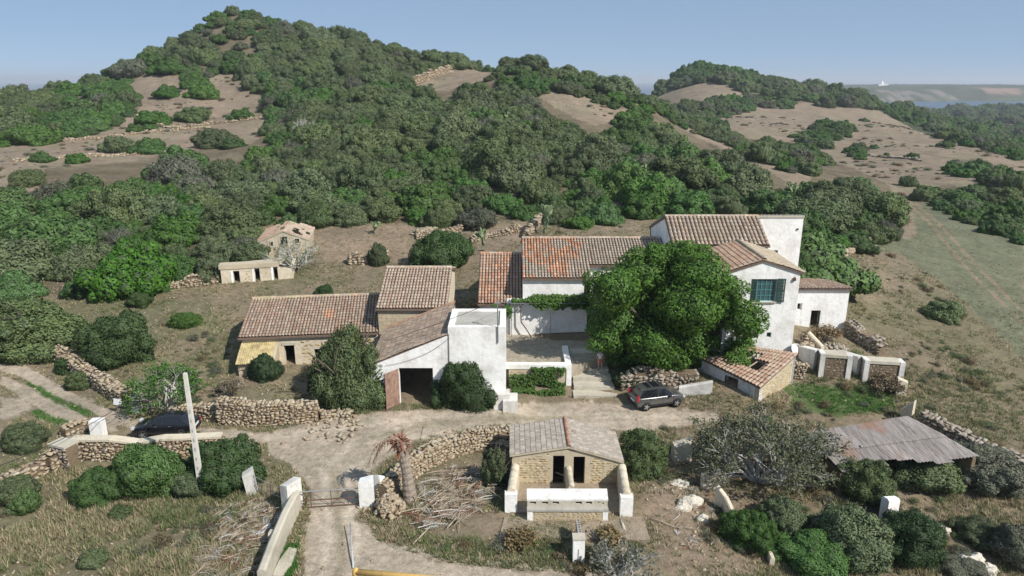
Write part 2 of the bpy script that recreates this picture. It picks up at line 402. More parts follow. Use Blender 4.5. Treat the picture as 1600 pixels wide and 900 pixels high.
def visible(x, y):
    t = np.clip(np.rint((np.arctan2(x, y)-TH[0])/(TH[1]-TH[0])), 0, len(TH)-1).astype(int)
    r = np.clip(np.rint((np.log(np.hypot(x, y))-math.log(5))/(math.log(1750)-math.log(5))*(len(RR)-1)), 0, len(RR)-1).astype(int)
    return VIS[t, r]

# ---- vegetation and ground zones, outlined on the photograph and carried to the ground they lie on
HILLVEG = [(0,640),(0,165),(60,120),(150,100),(230,85),(300,30),(365,0),(430,10),(500,25),(620,60),(760,95),(820,88),(900,105),(1000,150),(1018,170),(1060,198),(1090,215),(1130,234),(1170,252),(1210,272),(1245,292),(1275,300),(1264,262),(1290,252),(1338,264),(1390,290),(1408,325),(1410,368),(1340,374),(1330,392),(1300,400),(1280,440),
           (1252,445),(1250,340),(1000,332),(985,352),(880,352),(860,335),(800,345),(760,345),(740,352),(640,352),(590,342),(520,352),(500,345),(470,350),(410,352),(400,405),(340,408),(340,440),(200,448),(0,470)]
CLEAR = [[(196,140),(210,122),(240,115),(285,120),(298,138),(335,116),(362,114),(388,138),(422,150),(422,208),(385,228),(340,232),(270,236),(230,250),(150,258),(70,262),(60,300),(0,305),(0,218),(60,222),(110,214),(180,200),(216,168)],
         [(636,134),(702,106),(790,108),(770,122),(700,142),(660,142)], [(822,124),(868,138),(930,158),(985,174),(975,188),(930,196),(900,186),(868,168),(832,142)],
         [(925,262),(1000,268),(1000,284),(930,280)], [(760,252),(800,262),(830,280),(800,286),(770,270)], [(640,240),(690,244),(680,262),(640,258)],
         [(0,395),(60,378),(110,352),(118,330),(100,345),(50,370),(0,385)], [(50,410),(110,362),(100,382),(70,412)]]
RIGHTVEG = [[(1022,152),(1045,125),(1105,90),(1160,105),(1210,128),(1290,140),(1322,147),(1290,155),(1200,168),(1165,160),(1150,132),(1110,128),(1050,140)],
            [(1150,130),(1250,148),(1235,170),(1185,168)], [(1130,150),(1200,160),(1150,178),(1120,185),(1085,182),(1060,170)], [(1080,200),(1100,188),(1125,185),(1142,208),(1110,205)],
            [(995,160),(1040,165),(1090,185),(1150,210),(1210,228),(1205,240),(1130,215),(1060,190),(1010,175)],
            [(1145,215),(1210,222),(1255,240),(1260,255),(1200,245),(1150,228)], [(1190,215),(1252,225),(1250,238),(1200,232)],
            [(1252,205),(1280,194),(1330,195),(1330,208),(1290,218),(1255,222)], [(1215,235),(1262,225),(1290,248),(1270,262),(1225,258)],
            [(1380,172),(1420,164),(1470,172),(1540,190),(1600,205),(1600,245),(1560,232),(1480,212),(1440,200),(1400,186)],
            [(1430,296),(1480,288),(1560,300),(1600,310),(1600,370),(1540,345),(1480,325),(1440,312)], [(1480,252),(1530,248),(1560,262),(1600,272),(1600,282),(1540,270),(1490,262)],
            [(1325,232),(1350,228),(1350,240),(1330,240)], [(1310,155),(1350,158),(1370,170),(1320,168)], [(1550,276),(1600,276),(1600,292),(1560,290)], [(1270,158),(1300,160),(1300,168),(1275,166)]]
ROAD = [[(470,905),(478,840),(484,800),(480,760),(455,725),(420,710),(415,690),(430,672),(520,655),(610,642),(700,640),(800,630),(880,628),(980,628),(1060,640),(1120,645),(1130,658),(1060,668),(990,675),(900,668),(800,662),(720,668),(650,690),(605,720),(580,745),(565,790),(560,810),(600,850),(700,880),(830,892),(1000,900),(1000,960),(450,960)],
        [(0,553),(0,578),(60,602),(110,630),(150,650),(190,664),(215,672),(300,682),(430,694),(425,676),(300,668),(240,662),(215,655),(150,632),(90,602),(40,570)],
        [(0,585),(0,600),(40,625),(80,650),(140,668),(180,674),(190,660),(140,655),(90,630),(50,606)],
        [(0,585),(0,618),(30,620),(60,640),(30,650),(0,655)]]
GREENS = [[(40,600),(60,598),(110,628),(150,648),(130,652),(90,632)], [(50,635),(70,640),(110,662),(90,665),(50,650)], [(1225,600),(1300,600),(1390,612),(1400,640),(1320,650),(1240,640)],
          [(420,880),(450,850),(470,850),(460,905),(420,905)], [(60,470),(330,470),(350,520),(250,540),(150,520)], [(430,720),(470,735),(440,750),(400,745)]]
FIELD = [(1425,308),(1500,340),(1600,382),(1600,560),(1540,500),(1470,440),(1400,392),(1330,395),(1380,372),(1430,372)]
NOGRASS = ROAD
DIRT = [[(460,560),(430,600),(360,605),(420,560)], [(490,352),(640,352),(640,410),(500,410),(480,380)], [(600,655),(800,640),(800,672),(660,690)], [(745,350),(830,350),(830,372),(745,400)],
        [(1000,700),(1100,720),(1200,800),(1180,900),(1040,900),(1000,780)]]
TRACKS = [[(1420,320),(1450,345),(1520,430),(1600,505)], [(1432,318),(1466,348),(1535,425),(1600,488)]]
RUTS = [[(500,905),(512,840),(508,780),(505,735),(540,700),(620,672),(720,655),(850,648),(980,650),(1080,650)], [(552,905),(560,850),(545,790),(540,745),(575,712),(640,686),(740,668),(860,662),(980,662)],
        [(420,684),(500,672),(600,660),(700,648),(820,640)], [(600,850),(700,872),(850,886),(1000,892)], [(527,905),(532,850),(526,780),(520,740)], [(560,690),(660,664),(780,652),(900,655)]]
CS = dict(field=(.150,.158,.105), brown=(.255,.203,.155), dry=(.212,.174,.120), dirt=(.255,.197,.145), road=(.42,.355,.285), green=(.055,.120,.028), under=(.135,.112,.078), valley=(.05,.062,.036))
def zone_colour(x, y, z):
    px, py = PX(x, y, z); D = np.hypot(x, y)
    jx = px + (fbm(x/1.3, y/1.3, 3, 21)-.5)*620/np.maximum(D, 20)*2.0; jy = py + (fbm(x/1.3, y/1.3, 3, 31)-.5)*330/np.maximum(D, 20)*1.6
    c = np.empty(x.shape+(3,)); 
    far = np.clip((D-80)/40, 0, 1)[..., None]
    g = fbm(x/3.5, y/3.5, 4, 41)[..., None]; g2 = fbm(x/11, y/11, 3, 51)[..., None]
    near = np.array(CS['dry'])*(1-np.clip((g-.42)*4, 0, 1)*.45) + np.array(CS['dirt'])*np.clip((g-.42)*4, 0, 1)*.45
    near = near*(1-np.clip((g2-.5)*4, 0, .4)) + np.array((.130,.137,.072))*np.clip((g2-.5)*4, 0, .4)
    br = np.array(CS['brown'])*(.84+.32*g) 
    br = br*(1-np.clip((g2-.55)*3, 0, .5)) + np.array((.23,.21,.14))*np.clip((g2-.55)*3, 0, .5)
    c[:] = near*(1-far) + br*far
    def paint(polys, col, mul=None, soft=1.0):
        m = np.zeros(x.shape, bool)
        for p in polys: m |= inpoly(jx, jy, p)
        cc = np.array(col)*(.85+.3*g)
        c[m] = (c*(1-soft) + cc*soft)[m]
        return m
    vis = visible(x, y)
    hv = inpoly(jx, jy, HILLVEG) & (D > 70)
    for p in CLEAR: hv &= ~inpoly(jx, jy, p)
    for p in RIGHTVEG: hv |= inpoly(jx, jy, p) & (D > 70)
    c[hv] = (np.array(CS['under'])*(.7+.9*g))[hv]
    paint(DIRT, CS['dirt'], soft=.8)
    m = inpoly(jx, jy, FIELD)&(D > 60); c[m] = (np.array(CS['field'])*(.85+.35*g))[m]
    paint(GREENS[:4], CS['green'], soft=.75); paint(GREENS[4:], (.13,.14,.075), soft=.6)
    paint(ROAD, CS['road'], soft=.92)
    for k, tr in enumerate(RUTS):
        for (a, b), (c2, d) in zip(tr[:-1], tr[1:]):
            L = math.hypot(c2-a, d-b); t = np.clip(((jx*.5+px*.5-a)*(c2-a)+(jy*.5+py*.5-b)*(d-b))/L/L, 0, 1)
            dist = np.hypot(jx*.5+px*.5-a-t*(c2-a), (jy*.5+py*.5-b-t*(d-b))*1.6); m = (dist < 8) & (D < 70); wv = (1-(dist/8)**2)[m][:, None]
            c[m] = c[m]*(1-wv*.8) + (np.array((.50,.435,.355) if k < 4 else (.27,.235,.165))*(.9+.2*g[m]))*wv*.8
    # wheel ruts across the far field
    for tr in TRACKS:
        for (a, b), (c2, d) in zip(tr[:-1], tr[1:]):
            L = math.hypot(c2-a, d-b); t = np.clip(((px-a)*(c2-a)+(py-b)*(d-b))/L/L, 0, 1)
            dist = np.hypot(px-a-t*(c2-a), py-b-t*(d-b)); m = (dist < 2.2) & (D > 60); c[m] = (np.array((.23,.18,.13))*(.8+.4*g))[m]
    v = (D > 330) & (y*0+x > 240); c[v & ~hv] = (np.array(CS['valley'])*(.6+1.0*g))[v & ~hv]
    rd = v & (fbm(x/60, y/60, 3, 61) > .60) & (D > 600); c[rd] = np.array((.24,.13,.09))
    return c
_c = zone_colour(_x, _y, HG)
# coarse ring for the rest of the circle
NT_, NR = _t.shape
extra = np.radians(np.linspace(50, 310, 40)[1:-1])
te, re_ = np.meshgrid(extra, RR, indexing='ij')
fr = ((te-te.min())/(te.max()-te.min()))
he = HG[-1][None, :]*(1-fr) + HG[0][None, :]*fr
X = np.concatenate([_x, np.sin(te)*re_]); Yy = np.concatenate([_y, np.cos(te)*re_]); Z = np.concatenate([HG, he])
C = np.concatenate([_c, np.tile(np.array(CS['brown']), te.shape+(1,))])
NTt = X.shape[0]
i, j = np.meshgrid(np.arange(NTt), np.arange(NR-1), indexing='ij'); i2 = (i+1) % NTt
Fq = np.stack([i*NR+j, i*NR+j+1, i2*NR+j+1, i2*NR+j], -1).reshape(-1, 4)[:, ::-1]
V = np.stack([X, Yy, Z], -1).reshape(-1, 3)
V[np.arange(NTt)*NR, :2] = 0; V[np.arange(NTt)*NR, 2] = V[0, 2]        # close the middle
def ground_mat():
    m = NT('ground_soil_and_dry_grass'); c = m.attr('tint'); p = m.pos()
    f1 = m.noise(p, 2.6, 6, .72); f2 = m.noise(p, 11.0, 5, .7); f3 = m.noise(p, .35, 4, .6)
    col = m.mix(.75, c, m.ramp(f1, [(.28, (.58,.56,.52)), (.5, (1,1,1)), (.72, (1.35,1.32,1.25))]), 'MULTIPLY')
    col = m.mix(.7, col, m.ramp(f2, [(.3, (.62,.6,.58)), (.55, (1,1,1)), (.75, (1.4,1.38,1.3))]), 'MULTIPLY')
    col = m.mix(.5, col, m.ramp(f3, [(.35, (.78,.8,.76)), (.65, (1.15,1.12,1.1))]), 'MULTIPLY')
    f4 = m.noise(p, .11, 6, .75); col = m.mix(.55, col, m.ramp(f4, [(.33, (.66,.68,.64)), (.5, (1,1,1)), (.68, (1.22,1.2,1.18))]), 'MULTIPLY')
    f5 = m.noise(p, 1.1, 6, .8); col = m.mix(.6, col, m.ramp(f5, [(.36, (.55,.56,.52)), (.5, (1,1,1)), (.64, (1.25,1.23,1.2))]), 'MULTIPLY')
    b = m.math('ADD', f1, m.math('MULTIPLY', f2, .4))
    return m.principled(col, .97, m.bump(b, .55, .14), spec=.1)
M['ground'] = ground_mat()
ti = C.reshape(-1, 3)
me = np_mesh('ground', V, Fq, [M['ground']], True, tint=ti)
gr = struct(link('ground', me))

# sea
def sea_mat():
    m = NT('sea'); p = m.pos(); return m.principled((.03,.075,.12), .35, m.bump(m.noise(p, .02, 5), .3, 3.0), spec=.5)
mb = MB(); N = 48; R0 = 16000
mb.add([Vector((0, 0, -30))]+[Vector((math.sin(2*PI*k/N)*R0, math.cos(2*PI*k/N)*R0, -30)) for k in range(N)], [(0, 1+k, 1+(k+1) % N) for k in range(N)])
struct(mb.build('sea', [sea_mat()]))

# headland across the bay
def headland():
    nx, ny = 260, 40
    xs = np.linspace(850, 2600, nx); V = []; top = []
    for i, x in enumerate(xs):
        pxx = 800 + (x/2000)*F*1.0/(.959+.0)  # approximate photograph column
        for j in range(ny):
            t = j/(ny-1); yv = 1900 + 900*t + 60*math.sin(x*.006) + 25*math.sin(x*.031+1)
            prof = min(1, t/.13)**.8
            hh = 34 + 7*vnoise(x/260, t*3, 2) - max(0, (980-x))*.22 - max(0, x-1750)*.004
            z = -31 + prof*hh*(.75+.25*min(1, t*2)) + (float(fbm(x/35, yv/35, 3, 5))-.5)*8*min(1, t*4+.2)
            V.append((x, yv, max(z, -34)))
    V = np.array(V); i, j = np.meshgrid(np.arange(nx-1), np.arange(ny-1), indexing='ij')
    Fq = np.stack([i*ny+j, (i+1)*ny+j, (i+1)*ny+j+1, i*ny+j+1], -1).reshape(-1, 4)
    g = fbm(V[:, 0]/60, V[:, 1]/60, 4, 9); hgtn = (V[:, 2]+31)/38
    c = np.tile(np.array((.085,.095,.062)), (len(V), 1))*(.6+.9*g)[:, None]
    cl = (V[:, 0] > 900) & (V[:, 0] < 1210) & (hgtn < .7) & (fbm(V[:, 0]/28, V[:, 2]/9, 3, 15) > .5); c[cl] = (.19,.17,.145)
    pk = (V[:, 0] > 1300) & (hgtn > .5) & (V[:, 1] < 2150) & (fbm(V[:, 0]/30, V[:, 2]/8, 3, 16) > .42); c[pk] = (.27,.19,.15)
    c = c*(.7+.6*fbm(V[:, 0]/20, V[:, 1]/20, 3, 12))[:, None]
    o = struct(link('headland', np_mesh('headland', V, Fq, [M['ground']], True, tint=c)))
    return V
HV = headland()
# ------------------------------------------------------------------ foliage
def unit(n, rs): 
    v = rs.randn(n, 3); return v/np.linalg.norm(v, axis=1)[:, None]
LN = [None]
def leaves(rs, lobes, n, L, Wd, lo=.82, hi=1.05, zmin=-.05, outw=.9, jit=.6, tuft=0, up=0.0):
    """small leaf faces spread through the outer shell of overlapping lobes; lobes: (cx,cy,cz,rx,ry,rz)"""
    lb = np.array(lobes, float); ar = lb[:, 3]*lb[:, 4]+lb[:, 4]*lb[:, 5]; P = []; Nn = []
    tot = 0
    while tot < n:
        m = int(n*1.3)+50; k = rs.choice(len(lb), m, p=ar/ar.sum()); d = unit(m, rs)
        # lumps: pull towards twig clusters
        lump = 1 + .13*np.sin(d[:, 0]*7+k*1.7)*np.sin(d[:, 1]*6+k)*np.sin(d[:, 2]*5+k*2.3) 
        p = lb[k, :3] + d*lb[k, 3:]*(lo+(hi-lo)*rs.rand(m)**.7)[:, None]*lump[:, None]
        keep = p[:, 2] > zmin
        for q in range(len(lb)):
            ins = (((p-lb[q, :3])/lb[q, 3:])**2).sum(1) < (lo*.86)**2
            keep &= ~ins
        p = p[keep]; nn = d[keep]/lb[k[keep], 3:]*lb[k[keep], 3:].mean(1)[:, None]
        P.append(p); Nn.append(nn); tot += len(p)
    P = np.vstack(P)[:n]; Nn = np.vstack(Nn)[:n]
    Nn /= np.linalg.norm(Nn, axis=1)[:, None]
    nrm = Nn*outw + rs.randn(n, 3)*jit; nrm[:, 2] += up; nrm /= np.linalg.norm(nrm, axis=1)[:, None]
    t = np.cross(nrm, unit(n, rs)); t /= np.linalg.norm(t, axis=1)[:, None]+1e-9
    b = np.cross(nrm, t); s = (.6+.8*rs.rand(n))[:, None]
    V = np.stack([P - t*L*s, P - b*Wd*s + nrm*Wd*.25*s, P + t*L*s, P + b*Wd*s + nrm*Wd*.25*s], 1).reshape(-1, 3)
    Fq = np.arange(4*n).reshape(-1, 4)
    sn = Nn*.72 + nrm*.55; sn /= np.linalg.norm(sn, axis=1)[:, None]; LN[0] = np.repeat(sn, 4, 0)      # leaves of a spray shade together
    return V, Fq, np.repeat(rs.rand(n), 4)
BN = [None]
def blob(rs, lobes, k=.80, seg=10, rings=6):
    V = []; Fc = []; BN[0] = []
    for (cx, cy, cz, rx, ry, rz) in lobes:
        b = len(V); ph = np.linspace(.001, PI-.001, rings)
        for a in ph:
            for q in range(seg):
                th = 2*PI*q/seg; j = 1+.1*(rs.rand()-.5)
                V.append((cx+rx*k*j*math.sin(a)*math.cos(th), cy+ry*k*j*math.sin(a)*math.sin(th), cz+rz*k*j*math.cos(a))); BN[0].append((math.sin(a)*math.cos(th), math.sin(a)*math.sin(th), math.cos(a)))
        for i in range(rings-1):
            for q in range(seg): Fc.append((b+i*seg+q, b+(i+1)*seg+q, b+(i+1)*seg+(q+1) % seg, b+i*seg+(q+1) % seg))
    return np.array(V), np.array(Fc)
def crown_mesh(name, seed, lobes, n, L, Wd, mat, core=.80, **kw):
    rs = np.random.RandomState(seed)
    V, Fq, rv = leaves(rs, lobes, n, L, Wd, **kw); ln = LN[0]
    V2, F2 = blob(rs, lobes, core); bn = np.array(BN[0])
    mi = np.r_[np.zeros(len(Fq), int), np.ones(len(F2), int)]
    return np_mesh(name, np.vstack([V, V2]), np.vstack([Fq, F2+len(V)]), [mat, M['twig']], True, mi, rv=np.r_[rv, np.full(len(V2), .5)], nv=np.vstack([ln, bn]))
def bush_lobes(seed, k=7, flat=.75, spread=.5, small=30, sm=(.12, .22)):
    r = random.Random(seed); L = [(r.uniform(-.1, .1), r.uniform(-.1, .1), .26, .66, .62, .58*flat/.75)]
    for i in range(k):
        a = 2*PI*i/k + r.uniform(-.45, .45); d = spread*r.uniform(.6, 1.3); s = r.uniform(.26, .50)
        L.append((math.cos(a)*d, math.sin(a)*d, r.uniform(.06, .48)*flat/.75, s, s*r.uniform(.8, 1.15), s*flat*r.uniform(.9, 1.3)))
    for i in range(3):
        a = r.uniform(0, 2*PI); L.append((math.cos(a)*.3, math.sin(a)*.3, .52*flat/.75+r.uniform(-.1, .12), .34, .36, .3))
    big = list(L); n = 0
    while n < small:
        q = r.choice(big); v = Vector((r.gauss(0, 1), r.gauss(0, 1), r.gauss(.3, 1))).normalized(); p = (q[0]+v.x*q[3]*.97, q[1]+v.y*q[4]*.97, q[2]+v.z*q[5]*.97)
        if p[2] < .02 or any(((p[0]-g[0])/g[3])**2+((p[1]-g[1])/g[4])**2+((p[2]-g[2])/g[5])**2 < .7 for g in big): continue
        s = r.uniform(*sm); L.append((*p, s, s, s*.95)); n += 1
    return L
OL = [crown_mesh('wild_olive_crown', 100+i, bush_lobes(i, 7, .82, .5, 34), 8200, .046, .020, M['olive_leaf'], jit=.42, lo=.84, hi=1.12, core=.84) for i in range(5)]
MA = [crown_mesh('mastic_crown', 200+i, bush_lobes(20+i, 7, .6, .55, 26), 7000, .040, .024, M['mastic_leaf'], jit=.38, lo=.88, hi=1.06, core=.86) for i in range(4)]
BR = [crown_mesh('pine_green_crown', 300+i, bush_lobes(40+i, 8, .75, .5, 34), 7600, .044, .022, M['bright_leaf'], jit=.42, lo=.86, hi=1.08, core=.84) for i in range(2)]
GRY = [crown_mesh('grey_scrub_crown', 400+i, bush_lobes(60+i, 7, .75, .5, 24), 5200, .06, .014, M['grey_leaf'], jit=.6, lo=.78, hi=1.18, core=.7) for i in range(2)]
PROTO = OL + MA + BR + GRY
# ---- where the scrub stands
def gen_scrub():
    rs = np.random.RandomState(5); pts = []
    def cand(n, r0, r1, a0, a1):
        r = np.sqrt(rs.rand(n)*(r1*r1-r0*r0)+r0*r0); t = np.radians(a0+(a1-a0)*rs.rand(n)); return np.sin(t)*r, np.cos(t)*r
    x, y = cand(52000, 70, 345, -44, 44); z = hgt(x, y); px, py = PX(x, y, z + 0.3)
    hv = inpoly(px, py, HILLVEG)
    for p in CLEAR: hv &= ~inpoly(px, py, p)
    pmx, pmy = PX(x, y, z+1.7)
    for p in RIGHTVEG: hv |= inpoly(pmx, pmy, p)
    hv &= ~inpoly(px, py, FIELD)
    hb = np.full(len(x), 4.2); ptx, pty = PX(x, y, z+np.where(px > 1000, 4.6, hb))     # the crown must not rise over a clearing beyond it
    for p in CLEAR: hv &= ~inpoly(ptx, pty, p)
    hv &= ~((ptx > 1010) & (pty > 150) & inpoly(px, py, HILLVEG) & ~inpoly(ptx, pty, HILLVEG))
    hv |= (~visible(x, y)) & (x < 90) & (np.hypot(x, y) > 220) & (rs.rand(len(x)) < .2)
    sel = np.nonzero(hv)[0]
    x2, y2 = cand(16000, 345, 720, -2, 44); z2 = hgt(x2, y2); px2, py2 = PX(x2, y2, z2+.3)
    h2 = np.zeros(len(x2), bool)
    for p in RIGHTVEG: h2 |= inpoly(px2, py2, p)
    x = np.r_[x[sel], x2[h2]]; y = np.r_[y[sel], y2[h2]]
    x3, y3 = cand(5200, 300, 1500, 14, 44); vz = (x3 > 230) & (y3 > 280)
    z3 = hgt(x3, y3); px3, py3 = PX(x3, y3, z3); vz &= (z3 < -4) & (fbm(x3/45, y3/45, 3, 77) > .42) 
    x = np.r_[x, x3[vz]]; y = np.r_[y, y3[vz]]
    D = np.hypot(x, y); rad = 2.1+4.3*rs.rand(len(x))**1.3; rad *= np.clip(1+(D-250)/600, 1, 1.7)
    qx, qy = PX(x, y, hgt(x, y)); rad = np.where((qx > 1010) & ~inpoly(qx, qy, HILLVEG) & (D < 500), rad*.62, rad)
    # thin out: no two stand closer than part of their radii
    cell = 3.0; gridd = {}; keep = []
    for i in range(len(x)):
        cx, cy = int(x[i]//cell), int(y[i]//cell); ok = True; s = rad[i]*.72
        R_ = int(2*s//cell)+1
        for a in range(cx-R_, cx+R_+1):
            for b in range(cy-R_, cy+R_+1):
                for q in gridd.get((a, b), ()):
                    if (x[i]-x[q])**2+(y[i]-y[q])**2 < (.665*(rad[i]+rad[q]))**2*.9: ok = False; break
                if not ok: break
            if not ok: break
        if ok: gridd.setdefault((cx, cy), []).append(i); keep.append(i)
    keep = np.array(keep)
    return x[keep], y[keep], rad[keep]
sx, sy, sr = gen_scrub()
sz = hgt(sx, sy)
_rs = np.random.RandomState(9)
kn = fbm(sx/26, sy/26, 3, 91); kind = np.empty(len(sx), int)
for i in range(len(sx)):
    u = _rs.rand(); D = math.hypot(sx[i], sy[i]); ppx, ppy = PX(sx[i], sy[i], sz[i])
    pm = .25 + (kn[i]-.5)*2.2 + (.35 if ppx > 950 else 0) + (.25 if (ppx < 430 and ppy < 300) else 0)
    if D < 125 and ppx < 330 and ppy > 240 and u < .4: kind[i] = 9 + _rs.randint(2)
    elif _rs.rand() < .06: kind[i] = 11 + _rs.randint(2)
    elif u < pm: kind[i] = 5 + _rs.randint(4)
    else: kind[i] = _rs.randint(5)
show = sr/np.hypot(sx, sy)*visible(sx, sy)
order = np.argsort(-show)
first = set(order[:245].tolist())
def region(px, py):
    if px < 200: a = 'left edge slope' if py > 250 else 'upper left terraces'
    elif px < 420: a = 'slope above the ruined cottage' if py > 250 else 'left shoulder of the big hill'
    elif px < 640: a = 'slope between cottage and barns' if py > 300 else 'middle of the big hill'
    elif px < 820: a = 'slope behind the tiled byre' if py > 300 else 'ridge right of the hilltop'
    elif px < 1040: a = 'slope behind the long white wing' if py > 300 else 'ridge above the white farmhouse'
    elif px < 1250: a = 'slope behind the tall white house'
    elif px < 1440: a = 'wood edge beside the green field'
    else: a = 'hedge across the far right field'
    return a
KN = ['wild_olive']*5 + ['mastic_bush']*4 + ['pine_bush']*2 + ['grey_scrub']*2
KL = ['dusty green wild olive crown']*5 + ['smooth dark green mastic mound']*4 + ['fresh green rounded crown']*2 + ['greyish twiggy shrub']*2
scrub_protos = {}
def put_bush(name, label, me, loc, sc, rz, group=None, cat='bush', sink=.12):
    o = link(name, me); tag(o, label, cat, group); o.location = (loc[0], loc[1], loc[2]-sink*(sc if not isinstance(sc, tuple) else sc[2]))
    o.scale = sc if isinstance(sc, tuple) else (sc, sc, sc); o.rotation_euler = (0, 0, rz); return o
info = {}
for i in order[:245]:
    i = int(i); k = int(kind[i]); ppx, ppy = (float(q) for q in PX(sx[i], sy[i], sz[i])); info[i] = (KL[k] + ' in scrub on the ' + region(ppx, ppy), ppx, ppy, float(show[i]))
sets = {}
for i, (lab, *_q) in info.items(): sets.setdefault(lab, []).append(i)
own = {}
for lab, m_ in sets.items():
    left = list(m_)
    for word, key in (('leftmost', lambda i: info[i][1]), ('rightmost', lambda i: -info[i][1]), ('uppermost', lambda i: info[i][2]), ('lowest', lambda i: -info[i][2]), ('largest', lambda i: -info[i][3])):
        if len(m_) < 2 or not left: break
        q = min(m_, key=key)
        if q in left: own[q] = word + ' ' + lab; left.remove(q)
for i in order[:245]:
    i = int(i); k = int(kind[i]); lab = own.get(i, info[i][0]); rg = info[i][0].split(' on the ')[1]
    s = float(sr[i]); o = put_bush(KN[k], lab, PROTO[k], (sx[i], sy[i], sz[i]), (s, s, s*rnd.uniform(.85, 1.2)), rnd.uniform(0, 6.28), KL[k] + 's on the ' + rg)
    scrub_protos.setdefault(k, o)
rest = np.array([int(i) for i in order[245:]])
for k in range(len(PROTO)):
    if k not in scrub_protos:
        i = int(rest[0]); rest = rest[1:]
        scrub_protos[k] = put_bush(KN[k], KL[k]+' half hidden in the hillside scrub', PROTO[k], (sx[i], sy[i], sz[i]), float(sr[i]), 0, KL[k]+'s in the hillside scrub')
def scatter(name, pts, rots, scl, idx, protos):
    """one countless stuff object: protos set out on points"""
    me = bpy.data.meshes.new(name); me.vertices.add(len(pts)); me.vertices.foreach_set('co', np.asarray(pts, np.float32).ravel())
    for nm, ty, arr, key in (('rz', 'FLOAT', rots, 'value'), ('sc', 'FLOAT_VECTOR', scl, 'vector'), ('ix', 'INT', idx, 'value')):
        a = me.attributes.new(nm, ty, 'POINT'); a.data.foreach_set(key, np.asarray(arr, np.int32 if ty == 'INT' else np.float32).ravel())
    o = stuff(link(name, me))
    g = bpy.data.node_groups.new(name, 'GeometryNodeTree')
    g.interface.new_socket('Geometry', in_out='INPUT', socket_type='NodeSocketGeometry'); g.interface.new_socket('Geometry', in_out='OUTPUT', socket_type='NodeSocketGeometry')
    N = g.nodes.new; gi = N('NodeGroupInput'); go = N('NodeGroupOutput'); io = N('GeometryNodeInstanceOnPoints'); jn = N('GeometryNodeJoinGeometry')
    gens = []
    for p in protos:
        oi = N('GeometryNodeObjectInfo'); oi.inputs['Object'].default_value = p; oi.inputs['As Instance'].default_value = True; oi.transform_space = 'ORIGINAL'
        gens.append(oi)
    for oi in reversed(gens): g.links.new(oi.outputs['Geometry'], jn.inputs[0])
    def na(nm, ty):
        a = N('GeometryNodeInputNamedAttribute'); a.data_type = ty; a.inputs[0].default_value = nm; return a.outputs[0]
    cx = N('ShaderNodeCombineXYZ'); g.links.new(na('rz', 'FLOAT'), cx.inputs[2])
    io.inputs['Pick Instance'].default_value = True
    g.links.new(gi.outputs[0], io.inputs['Points']); g.links.new(jn.outputs[0], io.inputs['Instance'])
    g.links.new(na('ix', 'INT'), io.inputs['Instance Index']); g.links.new(cx.outputs[0], io.inputs['Rotation']); g.links.new(na('sc', 'FLOAT_VECTOR'), io.inputs['Scale'])
    g.links.new(io.outputs[0], go.inputs[0])
    md = o.modifiers.new('scatter', 'NODES'); md.node_group = g
    return o
zs = sr[rest]*(.8+.4*_rs.rand(len(rest)))
o = scatter('hillside_scrub', np.stack([sx[rest], sy[rest], sz[rest]-.12*sr[rest]], -1), _rs.rand(len(rest))*6.28,
            np.stack([sr[rest], sr[rest], zs], -1), kind[rest], [scrub_protos[k] for k in range(len(PROTO))])
o['label'] = 'dense evergreen scrub covering the hills behind the farm'
print('scrub', len(sx))

# ---- single shrubs on the open terraces and fields
ti_ = [(262,150,20,'m'),(318,150,26,'m'),(303,188,27,'o'),(377,184,20,'m'),(240,192,30,'m'),(115,212,22,'m'),(98,208,16,'m'),(142,198,30,'m'),(175,196,12,'m'),(60,213,18,'o'),(52,222,20,'m'),(128,216,10,'m'),
       (235,202,13,'m'),(212,205,14,'m'),(340,228,34,'o'),(188,235,26,'o'),(235,238,30,'m'),(66,252,18,'m'),(120,254,20,'m'),(45,290,22,'o'),(55,275,10,'o'),(8,228,10,'m'),(366,310-80,22,'m'),
       (1165,164,12,'m'),(1148,158,5,'m'),(1000+365,230,0,'m'),(1480,230,14,'m'),(1425,247,11,'m'),(1340,237,16,'o'),(1365,232,8,'m'),(1247,262,13,'o'),(1385,243,6,'m'),(1290,232,16,'o'),(1268,230,10,'m'),(1240,215,10,'m'),(1350,190,8,'m'),
       (1352,160,18,'m'),(1312,218,6,'m'),(1475,497,30,'o'),(1250,268,10,'m'),(1420,290,14,'o'),(1545,285,20,'m')]
n_ = 0
for (px, py, wpx, k) in ti_:
    if wpx == 0: continue
    p = at(px, py); D = math.hypot(p.x, p.y)*1.02; r = wpx*D/F/1.05
    me_ = rnd.choice(MA if k == 'm' else OL); side = 'left terraces' if px < 500 else 'brown fields at right'
    wd = 'wide' if wpx > 24 else ('mid sized' if wpx > 13 else 'small')
    put_bush('mastic_bush' if k == 'm' else 'wild_olive', f"{wd} {'green mastic bush' if k=='m' else 'dusty olive bush'} alone on the {side}", me_, p, (r, r*.9, r*rnd.uniform(.75, 1.0)), rnd.uniform(0, 6), f"{wd} {'mastic' if k=='m' else 'olive'} bushes dotted over the {side}")

